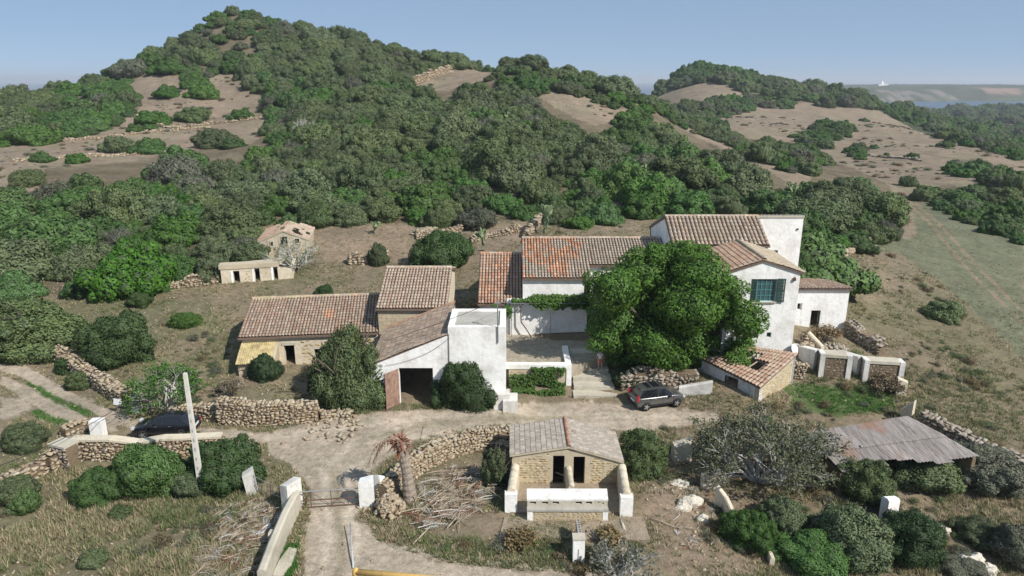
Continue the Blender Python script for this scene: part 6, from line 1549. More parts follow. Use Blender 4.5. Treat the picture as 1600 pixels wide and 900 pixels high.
# ---- roofless pens on the right with white framed rubble walls
def pen(label, A, B, h, w, back, mat='stonegrey'):
    """short thick wall: plastered frame, rubble infill on its face"""
    a, b = at(*A), at(*B); b.z = a.z = min(a.z, b.z); L = (b-a).length; d = (b-a).normalized(); d.z = 0
    t = thing('pen_wall', label, 'ruin wall', a); bk = Vector((-d.y, d.x, 0)); mb = MB()
    def W(u, v, z): return a+d*u+bk*v+Vector((0,0,z))
    mb.prism([W(0,.06,-.3), W(L,.06,-.3), W(L,w,-.3), W(0,w,-.3)], [W(0,.06,h-.12), W(L,.06,h-.12), W(L,w,h-.12), W(0,w,h-.12)]); part(t, mb, 'core', 'earth')
    for (u0, u1, z0, z1, nm) in ((0, .38, -.3, h, 'pier'), (L-.38, L, -.3, h-.05, 'pier')):
        mb = MB(); mb.prism([W(u0,-.03,z0), W(u1,-.03,z0), W(u1,w+.02,z0), W(u0,w+.02,z0)], [W(u0,-.03,z1), W(u1,-.03,z1), W(u1,w+.02,z1), W(u0,w+.02,z1)]); part(t, mb, nm, 'oldwhite')
    mb = MB(); mb.prism([W(.382,-.02,h-.28), W(L-.382,-.02,h-.28), W(L-.382,w,h-.28), W(.382,w,h-.28)], [W(.382,0,h-.03), W(L-.382,0,h-.06), W(L-.382,w,h), W(.382,w,h+.02)]); part(t, mb, 'coping', 'paleconcrete')
    face_stones(t, (W(.4,.06,0).x, W(.4,.06,0).y), (W(L-.4,.06,0).x, W(L-.4,.06,0).y), a.z, a.z+h-.26, size=.30, mat='stone', limit=60, out=.02, depth=.2)
    if back:
        c = W(0, w, 0); e = c + Vector((back[0], back[1], 0))
        rb = Vector((back[0], back[1], 0)); n_ = rb.normalized(); s = Vector((n_.y, -n_.x, 0))*.3; mb = MB(); mb.prism([c+s+Vector((0,0,-.3)), c-s+Vector((0,0,-.3)), e-s+Vector((0,0,-.3)), e+s+Vector((0,0,-.3))], [c+s+Vector((0,0,h-.05)), c-s+Vector((0,0,h-.05)), e-s+Vector((0,0,h*.75)), e+s+Vector((0,0,h*.75))]); part(t, mb, 'side_wall', 'oldwhite')
    return t
pen('left pen wall, rubble panel framed in weathered white plaster', (1278,589), (1328,593), 2.05, 1.0, (-1.0, 2.6))
pen('right pen wall, dark rubble panel framed in weathered white plaster', (1347,596), (1409,604), 2.1, .9, (-.8, 2.8))
plain_wall('stone_slab_wall', 'slanting plastered wall between the rubble of the pens and the annex', [(1262,540),(1284,556)], 1.1, .4, 'lime', [1.3,.9])
rubble_wall('rubble_wall', 'loose dark rubble spill running down from the annex corner', [(1324,520),(1340,532),(1362,546),(1378,556)], 1.4, 1.2, .36, 110, mat='stonegrey', hs=[1.9,1.5,1.3,.9], ragged=.5, scatter_foot=30)
rubble_wall('rubble_wall', 'small rubble pier at the foot of the gabled wing', [(1238,588),(1256,590)], 1.3, .6, .34, 30, hs=[1.3,1.2])
rubble_wall('rubble_wall', 'rough rubble bank between the house corner and the pens', [(1250,560),(1262,552),(1262,540)], 1.0, .9, .36, 30, ragged=.6)
plain_wall('plastered_post', 'pale plastered slab post at the lower corner of the pens', [(1398,616),(1414,618)], 1.35, .45, 'lime', [1.5,1.25])
plain_wall('plastered_post', 'pale broken gate post behind the corrugated roof', [(1408,655),(1424,662)], 1.7, .5, 'lime', [1.0,1.9])
plain_wall('standing_slab', 'tall grey rock slab right of the piggery bush', [(1050,718),(1078,718)], 1.6, .7, 'lime', [1.2,1.6])
plain_wall('standing_slab', 'pale standing slab under the fig tree', [(1094,760),(1122,764)], 1.35, .5, 'lime', [.9,1.4])
plain_wall('leaning_slab_wall', 'narrow pale leaning wall running down right of the boulder', [(1118,790),(1132,800),(1148,826),(1156,838)], 1.0, .28, 'lime', [1.45,1.1,.8,.5])
plain_wall('white_stump', 'white plastered wall stump in the lower right thicket', [(1378,812),(1396,806)], 1.2, .5, 'white', [1.5,1.3])
plain_wall('slab_wall', 'grey slab edging among the bushes at the foot of the leaning wall', [(1196,858),(1206,885)], .5, .25, 'lime')

# ---- boundary walls and gate posts
plain_wall('coped_wall', 'long cream coped wall running down from the gate to the bottom edge', [(466,797),(448,832),(428,880),(412,925)], 1.35, .42, 'paleconcrete', [1.35,1.35,1.3,1.3])
plain_wall('plastered_stub', 'short plastered stub half way along the cream coped wall', [(424,857),(436,857)], 1.1, .5, 'paleconcrete')
def post(name, label, A, w, d, h, mat='white', top=.12, lean=0.0, rz=0.0, cat='gate post'):
    p = at(*A); t = thing(name, label, cat, p, rz); mb = MB(); lx = lean*h
    mb.prism([Vector((-w/2,-d/2,-.3)), Vector((w/2,-d/2,-.3)), Vector((w/2,d/2,-.3)), Vector((-w/2,d/2,-.3))], [Vector((-w/2+lx,-d/2,h-top)), Vector((w/2+lx,-d/2,h)), Vector((w/2+lx,d/2,h)), Vector((-w/2+lx,d/2,h-top))])
    mb.build('post', [M[mat]], t); return t
post('gate_post', 'big white gate post right of the driveway gate', (574,790), .78, .55, 1.9, 'white', .22)
plain_wall('white_wall', 'stepped white shoulder wall behind the right gate post', [(590,778),(602,766)], 1.2, .45, 'white', [1.55,1.0])
post('gate_post', 'cream topped white gate post at the head of the coped wall', (458,797), .55, 1.1, 1.95, 'oldwhite', .1, rz=-.5)
post('leaning_post', 'leaning weathered white post with tan top beside the dark pole bush', (396,770), .62, .5, 1.7, 'oldwhite', .35, lean=-.12, rz=.3, cat='post')
post('gate_post', 'square white gate post beside the track rubble wall', (156,684), .85, .6, 1.45, 'white', .05)
post('gate_post', 'patchy white double post beside the track under the twiggy shrub', (214,645), .6, .4, 1.4, 'bluish_shade_wash', .2)
def sign():
    p = at(184,646); t = thing('signboard', 'small blank white signboard on a thin post by the track', 'sign', p); mb = MB(); mb.tube([(0,0,-.2),(0.03,0,1.1)], .03, 5); mb.build('post', [M['metal']], t)
    mb = MB(); mb.box((-.28,-.06,.72), (.30,-.035,1.22), M=Matrix.Rotation(.15, 4, 'Y')); mb.build('board', [M['palewhite']], t)
sign()
def gate():
    a, b = at(470,796), at(563,790); t = thing('field_gate', 'light metal bar gate with crossed wires across the driveway', 'gate', a); d = b-a; d.z = 0
    def W(u, z): return d*u+Vector((0,0,z))
    for z in (.12, .55, 1.15):
        mb = MB(); mb.tube([W(0,z), W(1,z)], .028 if z < 1 else .035, 6); mb.build('bar', [M['metal' if z > 1 else 'rustmetal']], t)
    for u in (0, .18, .52, .80, 1): mb = MB(); mb.tube([W(u,.10), W(u,1.17)], .025, 5); mb.build('upright', [M['rustmetal']], t)
    for (u0, z0, u1, z1) in ((0,.12,.18,1.15),(.18,1.15,.52,.12),(.52,.12,.8,1.15),(.8,1.15,1,.12)): mb = MB(); mb.tube([W(u0,z0), W(u1,z1)], .014, 4); mb.build('brace', [M['rustmetal']], t)
gate()
def wire_fence():
    a, b = at(396,772), at(452,792); t = thing('wire_fence', 'slack wire and stake fence between the leaning post and the cream wall', 'fence', a); d = b-a
    for z in (.5, .8, 1.15):
        mb = MB(); mb.tube([Vector((0,0,z+.2)), d*.5+Vector((0,0,z-.05)), d+Vector((0,0,z))], .018, 4); mb.build('wire', [M['metal']], t)
    for u in (.25, .5, .75): mb = MB(); mb.tube([d*u+Vector((0,0,-.2)), d*u+Vector((.04,0,1.1))], .025, 5); mb.build('stake', [M['rustmetal']], t)
wire_fence()

# ---- concrete utility pole, cables
def pole():
    p = at(316,772); top = Y(293, 583, p.y); hh = top.z-p.z
    t = thing('utility_pole', 'tall pale concrete utility pole standing in the green bushes', 'utility pole', p); mb = MB(); n = 10
    for i in range(n):
        z0, z1 = hh*i/n, hh*(i+1)/n; a0, a1 = .165-.065*i/n, .165-.065*(i+1)/n
        mb.prism([Vector((-a0,-a0*.75,z0)), Vector((a0,-a0*.75,z0)), Vector((a0,a0*.75,z0)), Vector((-a0,a0*.75,z0))], [Vector((-a1,-a1*.75,z1)), Vector((a1,-a1*.75,z1)), Vector((a1,a1*.75,z1)), Vector((-a1,a1*.75,z1))])
    mb.build('shaft', [M['pole']], t)
    for i in range(9):
        z = .5+i*.62; mb = MB(); a = .165-.065*z/hh; mb.box((-a*.3,-a*.75-.012,z), (a*.3,-a*.75-.003,z+.22)); mb.build('step_recess', [M['concrete']], t)
    return top
ptop = pole()
def cable(label, pts, r=.022, sag=.4):
    pts = [Vector(p) for p in pts]; out_ = []
    for a, b in zip(pts[:-1], pts[1:]):
        for k in range(9): u = k/8; q = a.lerp(b, u); q.z -= sag*4*u*(1-u); out_.append(q)
    t = MB(); o = t; t.tube(out_, r, 4); ob = t.build('overhead_cable', [M['cable']], origin=pts[0]); tag(ob, label, 'cable'); return ob
cable('dark cable sagging low over the wall at the left edge to the track posts', [Y(-60, 748, 34), Y(203, 624, 46.5), Y(216, 618, 47)], .025, .5)
cable('thin cable crossing the garage roof to the service mast', [Y(600, 533, GA[1]+1.5), Y(775, 470, GA[1]-.12)], .018, .15)
cable('thin cable from the service mast to the outhouse eave', [Y(778, 470, GA[1]-.12), Y(815, 478, 60)], .018, .15)
cable('thin cable hanging across the garage front', [Y(602, 571, GA[1]-.1), Y(660, 555, GA[1]-.1), Y(702, 528, GA[1]-.1)], .012, .12)

# ---- the palm that lost its crown
def palm():
    b = at(641,782); tp = Y(624, 690, b.y+.1); t = thing('dead_palm', 'topped palm trunk with brown dead crown and drooping fronds beside the gate', 'palm tree', b); d = tp-b
    mb = MB(); pts = []; rs_ = []
    for k in range(22):
        u = k/21; pts.append(d*u+Vector((.10*math.sin(u*2.6),0,0))); rs_.append(.42-.12*min(1, u*2.2)+(.035 if k % 2 else 0)+.03*(u > .9))
    mb.tube(pts, rs_, 12); mb.build('trunk', [M['palmbark']], t, smooth=False)
    rs = random.Random(5)
    for k in range(70):
        a = rs.uniform(0, 6.28); e = rs.uniform(-.9, .85); l = rs.uniform(.36, .66); q = d+Vector((math.cos(a)*.2, math.sin(a)*.2, rs.uniform(-.45, .2))); v = Vector((math.cos(a)*math.cos(e), math.sin(a)*math.cos(e), math.sin(e)))
        mb = MB(); s = v.cross(Vector((0,0,1))).normalized()*.07; m_ = q+v*l*.55; m_.z += .03; en = q+v*l+Vector((0,0,-.10))
        mb.add([q-s, q+s, m_+s*.9, m_-s*.9, en+s*.35, en-s*.35, q-s+Vector((0,0,-.03)), m_-s*.9+Vector((0,0,-.03))], [(0,1,2,3),(3,2,4,5),(0,3,7,6)]); mb.build('leaf_stub', [M['redwood']], t)
    for k in range(6):
        a = PI+rs.uniform(-.75, .75); L = rs.uniform(1.6, 2.7); mb = MB(); q = d+Vector((0,0,.15)); pts = []; vx = Vector((math.cos(a), math.sin(a)*.8, .35)); 
        for i in range(12): pts.append(q.copy()); q = q+vx.normalized()*L/11*1.25; vx.z -= .24+.05*i*.35
        mb.tube(pts, [.03-.0017*i for i in range(12)], 4)
        for i in range(3, 12):
            for s in (-1, 1):
                dd = (pts[i]-pts[i-1]).normalized(); sd = dd.cross(Vector((0,0,1))); 
                sd = sd.normalized()*s if sd.length > .01 else Vector((0, s, 0)); e = pts[i]+sd*.16+Vector((0,0,-.32))+dd*.12; w_ = dd*.03
                mb.add([pts[i]-w_, pts[i]+w_, e+w_*.2, e-w_*.2], [(0,1,2,3)])
        mb.build('dead_frond', [M['deadwood' if k % 3 else 'redwood']], t)
M['palmbark'] = simple('palm_trunk_bark', (.30,.25,.20), .95, scale=7, var=.4, bump=1.0)
palm()

# ---- heap of stones at the palm's foot
def heap(name, label, px, py, R, hh, n, size, mat='stone', seed=1, cat='stone heap', lim=90):
    p = at(px, py); t = thing(name, label, cat, p); rs = random.Random(seed); items = []; mb = MB(); K = 10
    vs = [Vector((0, 0, hh*.8))]+[Vector((math.cos(2*PI*k/K)*R*f, math.sin(2*PI*k/K)*R*f, z)) for f, z in ((.6, hh*.6), (.95, -.05)) for k in range(K)]
    mb.add(vs, [(0, 1+k, 1+(k+1) % K) for k in range(K)]+[(1+k, 1+K+k, 1+K+(k+1) % K, 1+(k+1) % K) for k in range(K)])
    if hh > .3: mb.build('core', [M['earth']], t)
    for i in range(n):
        a = rs.uniform(0, 6.28); r = math.sqrt(rs.random())*R*1.02; z = hh*max(0, 1-(r/R)**2.2)**.6*.95
        s = size*rs.uniform(.6, 1.3); items.append((p+Vector((math.cos(a)*r, math.sin(a)*r, z)), (s*1.2, s, s*.8), jitR(rs.uniform(0, 6), .6)))
    lay(t, items, mat, lim); return t
heap('stone_heap', 'rounded cone heap of pale stones at the foot of the dead palm', 609, 800, .85, 1.05, 190, .25)
heap('stone_scatter', 'scatter of loose stones between the gate post and the palm heap', 588, 792, 1.0, .15, 40, .22, seed=2, lim=40)
heap('stone_heap', 'tumbled stones where the roadside wall meets the piggery', 786, 700, .9, .6, 60, .3, seed=3, lim=60)
heap('stone_heap', 'pale stone pile on the ground under the shaded dark bush right of the byre', 668, 366, 2.0, .8, 60, .45, seed=4, lim=30)
heap('stone_scatter', 'loose stones at the foot of the annex doorway', 1296, 548, 1.6, .4, 60, .35, 'stonegrey', seed=6, lim=40)
heap('rubble_scatter', 'rubble strewn in front of the garage wall end beside the road', 520, 668, 2.2, .12, 60, .28, seed=7, lim=50)

def boulder(label, px, py, w, d, h, seed, n=5):
    p = at(px, py); t = thing('boulder', label, 'rock', p); rs = random.Random(seed); bm = bmesh.new(); bmesh.ops.create_icosphere(bm, subdivisions=4, radius=1)
    for v in bm.verts:
        c = v.co; k = 1
        for (f, a) in ((1.3, .35), (2.9, .22), (6.5, .10)): k += a*(vnoise(c.x*f+seed+5, c.y*f+c.z*f*1.3, seed)-.5)*1.6
        q = c*float(k); q.z = math.floor(q.z*5)/5*.35+q.z*.65; v.co = Vector((q.x*w/2, q.y*d/2, q.z*h*.8))
    me = bpy.data.meshes.new('rock'); bm.to_mesh(me); bm.free(); me.materials.append(M['rock']); link('rock', me, t); t.rotation_euler = (0, 0, rs.uniform(-.3, .3))
boulder('white cracked limestone boulder right of the piggery yard', 1075, 790, 1.7, 1.0, .75, 2)
boulder('small pale boulder beside the white limestone one', 1098, 812, .7, .5, .4, 3)
boulder('flat pale rock just above the white boulder', 1062, 756, 1.2, .9, .3, 4)
boulder('pale outcrop poking from the slope at lower right', 1462, 832, 1.5, 1.0, .6, 5)
boulder('ridged pale outcrop near the bottom right corner', 1516, 882, 1.6, 1.2, .8, 6)
boulder('round pale outcrop under the blue green bush at lower right', 1546, 893, 1.0, .8, .5, 7)

# ---- corrugated roof over the sunken shed
def corrugated():
    c = [G(1258,678,1.3), G(1425,652,1.55), G(1532,712,1.5), G(1380,735,1.05), G(1322,738,1.05)]
    a, b = G(1256,678,1.35), G(1416,651,1.7); e, f = G(1395,738,1.0), G(1530,714,1.3)
    t = thing('corrugated_shed', 'sunken shed under a wide roof of weathered grey and rusty corrugated sheets', 'shed', (a.x, a.y, 0)); rs = random.Random(9)
    n = 9
    # top edge a->b, lower edge: e0->f ; sheets run from top to bottom
    e0 = G(1318,738,1.0)
    for i in range(n):
        for j in range(2):
            u0, u1 = i/n-.006, (i+1)/n+.012; v0, v1 = (0, .56) if j == 0 else (.52, 1+rs.uniform(-.04, .05) - (.10 if 3 <= i <= 4 else 0))
            K = 16; R_ = 3; vs = []; dz = .02*(i % 2)+(.0 if j else .045)+rs.uniform(0, .02)
            for k in range(K+1):
                u = u0+(u1-u0)*k/K
                for r_ in range(R_+1):
                    v = v0+(v1-v0)*r_/R_; top_ = a.lerp(b, u); bot = e0.lerp(f, u); q = top_.lerp(bot, v); q.z += .035*math.sin(k*PI/1.6)+dz+.25*math.sin(PI*v)*.3; vs.append(q)
            fs = [((R_+1)*k+r_, (R_+1)*(k+1)+r_, (R_+1)*(k+1)+r_+1, (R_+1)*k+r_+1) for k in range(K) for r_ in range(R_)]
            nv = len(vs); mb = MB(); mb.add(vs+[v-Vector((0,0,.012)) for v in vs], fs+[tuple(nv+x for x in reversed(g)) for g in fs]); part(t, mb, 'corrugated_sheet', 'corr', True)
    mb = MB(); pts = [a, b, f, e0]; cen = sum(pts, Vector())/4
    for p0, p1 in zip(pts, pts[1:]+pts[:1]):
        if p0 is f: continue
        q0, q1 = cen.lerp(p0, .95), cen.lerp(p1, .95); mb.tube([Vector((q0.x, q0.y, q0.z-.12)), Vector((q1.x, q1.y, q1.z-.12))], .06, 5)
    part(t, mb, 'beams', 'deadwood')
    for p0, p1, hh0 in ((a, b, 0), (b, f, 0), (e0, a, 0)):
        q0, q1 = cen.lerp(p0, .94), cen.lerp(p1, .94); mb = MB(); wall(mb, (q0.x, q0.y), (q1.x, q1.y), .35, -1.6, [(0, q0.z-.2), (None, q1.z-.2)]); part(t, mb, 'side_wall', 'earth')
    for (px, py, z, s) in ((1310,704,1.35,.22),(1346,697,1.45,.16),(1300,710,1.35,.12),(1398,675,1.6,.1)):
        q = G(px, py, z); ii = [(q, (s*1.5, s, s*.8), jitR(1, .3))]
        tt = thing('loose_stone', {1310:'pale stone weighing down the left end of the corrugated roof',1346:'dark stone on the middle of the corrugated roof',1300:'tiny stone near the left edge of the corrugated roof',1398:'small stone near the top edge of the corrugated roof'}[px], 'stone', q); lay(tt, ii, 'stone' if px != 1346 else 'stonegrey', 1)
corrugated()

# ---- white meter cabinet and cinder block wall
def cabinet():
    p = at(904,880); p.y = G(904,880,p.z).y; t = thing('meter_cabinet', 'small white plastered meter cabinet standing in front of the piggery slab', 'cabinet', p); mb = MB(); mb.box((-.30,0,-.2), (.30,.5,1.38)); part_ = mb.build('box', [M['white']], t)
    mb = MB(); mb.box((-.33,-.03,1.381), (.33,.53,1.46)); mb.build('top_slab', [M['paleconcrete']], t)
    mb = MB(); mb.tube([(-.02,-.012,.85), (-.03,-.015,.3), (-.03,-.015,.22)], .012, 4); mb.tube([(-.2,-.012,.2), (.12,-.015,.16)], .012, 4); mb.build('wire', [M['cable']], t)
    t2 = thing('cinder_block_wall', 'short stack of hollow grey cinder blocks behind the white cabinet', 'block wall', p+Vector((.12,.55,0)))
    for k in range(4):
        for z in range(6):
            mb = MB(); x0, y0, z0 = -.10, k*.41, z*.21-.1; mb.box((x0,y0,z0), (x0+.2,y0+.035,z0+.2)); mb.box((x0,y0+.365,z0), (x0+.2,y0+.40,z0+.2)); mb.box((x0,y0+.035,z0), (x0+.03,y0+.365,z0+.2)); mb.box((x0+.17,y0+.035,z0), (x0+.2,y0+.365,z0+.2)); mb.box((x0+.03,y0+.18,z0), (x0+.17,y0+.22,z0+.2)); mb.box((x0+.03,y0+.035,z0), (x0+.17,y0+.18,z0+.02)); mb.box((x0+.03,y0+.22,z0), (x0+.17,y0+.365,z0+.02)); mb.build('block', [M['block']], t2)
cabinet()
def log(name, label, a, b, r, mat='deadwood', z0=.1, z1=.1, cat='log'):
    a, b = at(*a)+Vector((0,0,z0)), at(*b)+Vector((0,0,z1)); m_ = a.lerp(b, .5)+Vector((0,0,.06)); mb = MB(); mb.tube([a, m_, b], [r, r*.85, r*.6], 7); o = mb.build(name, [M[mat]], origin=a, smooth=True); tag(o, label, cat)
log('concrete_pipe', 'short pale pipe lying on the slab right of the cabinet', (976,832), (969,814), .10, 'paleconcrete')
log('dead_branch', 'long pale palm branch lying alone on the grass below the brush pile', (645,853), (690,810), .045, 'deadwood')
log('dead_branch', 'pale bare branch lying across the right side of the brush pile', (706,806), (755,788), .04)
log('dead_branch', 'thin bare branch lying right of the piggery slab', (1015,812), (1055,826), .035)
log('dead_branch', 'dark thin sapling leaning on the curved stone wall beside the brush pile', (646,752), (662,702), .035, 'bark', .1, 1.7)
log('pipe_post', 'thin pale blue pipe lying upright in the drive at the bottom', (552,889), (548,828), .045, 'bluepole', .05, .5)
# orange broken head of the branch
def slab(name, label, pts, h, mat, cat='slab'):
    q = [at(*p) for p in pts]; z = max(p.z for p in q)+h; c = sum(q, Vector())/len(q); mb = MB(); mb.prism([Vector((p.x, p.y, z-h-.4)) for p in q], [Vector((p.x, p.y, z)) for p in q]); t = thing(name, label, cat, c); part(t, mb, 'slab', mat)
slab('concrete_slab', 'worn concrete slab beside the cream coped wall at the bottom', [(436,880),(452,858),(464,860),(456,884),(440,905),(426,905)], .12, 'paleconcrete')
def ochre():
    a, b = G(556,893,.9), G(700,905,.9); t = thing('ochre_coping', 'ochre yellow wall coping with rounded end just entering the bottom edge', 'wall', (a.x, a.y, 0)); mb = MB(); wall(mb, (a.x, a.y-.1), (b.x+1.5, b.y-.4), .3, -.2, .82); part(t, mb, 'wall', 'cream')
    mb = MB(); mb.tube([Vector((a.x, a.y, .88)), Vector((b.x+1.5, b.y-.25, .88))], .16, 8); part(t, mb, 'coping', 'ochrewall', True); mb = MB(); mb.tube([(a.x-.05, a.y, .6), (a.x-.03, a.y, .85), (a.x, a.y, 1.05), (a.x, a.y, 1.12)], [.15,.17,.13,.03], 8); part(t, mb, 'end_knob', 'ochrewall', True)
ochre()
slab('paper_litter', 'white plastic scraps lying on the dry grass left of the coped wall', [(400,836),(410,826),(422,818),(424,823),(412,832),(404,838)], .06, 'palewhite', 'litter')
slab('paper_litter', 'smaller white plastic scrap near the pale scraps', [(372,843),(379,838),(381,841),(374,846)], .05, 'palewhite', 'litter')

# ---- dry fronds and brushwood on the ground
def brush(name, label, poly, n, L, r, seed, lift=.45, indiv=36, mats=("deadwood", "redwood", "greybark")):
    q = [at(*p) for p in poly]; xs = [p.x for p in q]; ys = [p.y for p in q]; rs = random.Random(seed); c = sum(q, Vector())/len(q); c.z = gz(c.x, c.y); t = thing(name, label, 'brushwood', c); P = []
    while len(P) < n:
        x, y = rs.uniform(min(xs), max(xs)), rs.uniform(min(ys), max(ys))
        if inpoly([x], [y], [(p.x, p.y) for p in q])[0]: P.append((x, y))
    rest_ = [MB() for _ in mats]
    for k, (x, y) in enumerate(P):
        a = rs.gauss(.7, .9); l = L*rs.uniform(.4, 1.3); z = gz(x, y)+rs.uniform(.02, lift); d = Vector((math.cos(a), math.sin(a), rs.uniform(-.12, .18))); p0 = Vector((x, y, z))-d*l/2; rr = r*rs.uniform(.5, 1.4)
        pts = [p0, p0+d*l*.5+Vector((rs.uniform(-.1,.1), rs.uniform(-.1,.1), .08)), p0+d*l+Vector((rs.uniform(-.2,.2), rs.uniform(-.2,.2), -.05))]
        for p in pts: p.z = max(p.z, gz(p.x, p.y)+.02)
        mi = rs.choice((0, 0, 0, 1, 2)); mb = MB() if k < indiv else rest_[mi]; tgt = [v-c for v in pts]
        mb.tube(tgt, [rr, rr*.8, rr*.3], 4 if k >= indiv else 5, cap=False)
        if rs.random() < .55:      # leaflets along a frond
            for i in range(9):
                u = .25+.75*i/9; pp = tgt[0].lerp(tgt[2], u); 
                for s in (-1, 1):
                    e = pp+Vector((-d.y*s, d.x*s, rs.uniform(0, .3)))*.28+d*.2; mb.add([pp, pp+d*.03, e], [(0,1,2)])
        if k < indiv: mb.build('frond', [M[mats[mi]]], t)
    for m_, mt in zip(rest_, mats):
        if m_.v: stuff(m_.build('twigs', [M[mt]], t))
brush('brushwood_pile', 'tangled pile of dry palm fronds inside the curved stone wall', [(650,775),(690,735),(760,735),(775,770),(740,810),(690,835),(640,815)], 230, 1.5, .03, 3, .5, 70)
brush('brushwood_pile', 'spread of dry palm fronds and branches beside the coped wall at bottom left', [(300,905),(320,850),(375,835),(425,850),(405,905)], 120, 1.2, .022, 4, .3, 50)
brush('brushwood_scatter', 'thin scatter of dry twigs and red leaves under the leaning post', [(330,800),(400,780),(445,800),(425,840),(340,850)], 150, .9, .018, 5, .25, 20)
brush('brushwood_scatter', 'sparse dead sticks over the rough ground right of the piggery', [(1030,740),(1110,770),(1120,860),(1030,860)], 60, .8, .018, 6, .15, 12)

# ---- prickly pears
def cactus(label, px, py, hh, seed):
    p = at(px, py); t = thing('prickly_pear', label, 'cactus', p); rs = random.Random(seed); st = [(Vector((0,0,0)), Vector((0,0,1)), 0)]; n = 0
    while st and n < 34:
        q, d, lv = st.pop(0); n += 1; L = hh/4*rs.uniform(.8, 1.2); side = d.cross(Vector((rs.uniform(-1,1), rs.uniform(-1,1), .1))).normalized(); nn = d.cross(side); mb = MB(); K = 8; vs = []
        for s in (-1, 1): vs += [q+d*L*(.5-.5*math.cos(2*PI*k/K*1))+side*math.sin(2*PI*k/K)*L*.33+nn*s*.04 for k in range(K)]
        mb.add(vs, [tuple(range(K)), tuple(range(2*K-1, K-1, -1))]+[(k, (k+1) % K, K+(k+1) % K, K+k) for k in range(K)]); mb.build('pad', [M['cactus']], t)
        if lv < 4:
            for k in range(rs.choice((1, 2, 2, 3))): st.append((q+d*L*.92+side*rs.uniform(-.2,.2)*L, (d+Vector((rs.uniform(-1,1), rs.uniform(-1,1), rs.uniform(0,.6)))*.7).normalized(), lv+1))
cactus('large pale prickly pear on the slope above the long white wing roof', 850, 366, 3.4, 1)
cactus('tall prickly pear standing in the scrub above the walnut', 1014, 292, 3.0, 2)
cactus('prickly pear among the scrub above the tall white house', 1240, 312, 3.0, 3)
cactus('prickly pear at the top edge of the scrub left of the hill gap', 795, 196, 3.4, 4)
cactus('small prickly pear under the trees above the byre', 585, 366, 1.6, 5)
cactus('prickly pear on the bank beside the outhouse', 756, 392, 2.4, 6)

# ---- cars
def wheel(parent, x, y, r=.32, w=.2, side=1):
    mb = MB(); K = 22; prof = [(r*.70, -w/2), (r*.95, -w/2), (r, -w*.35), (r, w*.35), (r*.95, w/2), (r*.70, w/2)]; vs = [Vector((math.cos(2*PI*k/K)*q, yy, math.sin(2*PI*k/K)*q)) for k in range(K) for (q, yy) in prof]; n = len(prof)
    mb.add(vs, [(k*n+i, k*n+i+1, ((k+1) % K)*n+i+1, ((k+1) % K)*n+i) for k in range(K) for i in range(n-1)])
    o = mb.build('wheel', [M['rubber']], parent, smooth=True); o.location = (x, y, r)
    rim = MB(); yo = side*w*.42
    rim.add([Vector((math.cos(2*PI*k/K)*r*.70, s, math.sin(2*PI*k/K)*r*.70)) for s in (yo, yo*.2) for k in range(K)], [(k, (k+1) % K, K+(k+1) % K, K+k) for k in range(K)])
    rim.add([Vector((math.cos(2*PI*k/K)*r*.70, yo*.25, math.sin(2*PI*k/K)*r*.70)) for k in range(K)], [tuple(range(K))], 1)
    for s in range(5):
        a = 2*PI*s/5; c, sn = math.cos(a), math.sin(a); e = Vector((c, 0, sn)); f = Vector((-sn, 0, c))
        rim.add([f*.045+Vector((0,yo,0)), -f*.045+Vector((0,yo,0)), e*r*.69-f*.035+Vector((0,yo*.95,0)), e*r*.69+f*.035+Vector((0,yo*.95,0))], [(0,1,2,3)])
    rim.add([Vector((math.cos(2*PI*k/8)*.06, yo*1.03, math.sin(2*PI*k/8)*.06)) for k in range(8)], [tuple(range(8))]); rim.build('rim', [M['alloy'], M['plastic']], o)
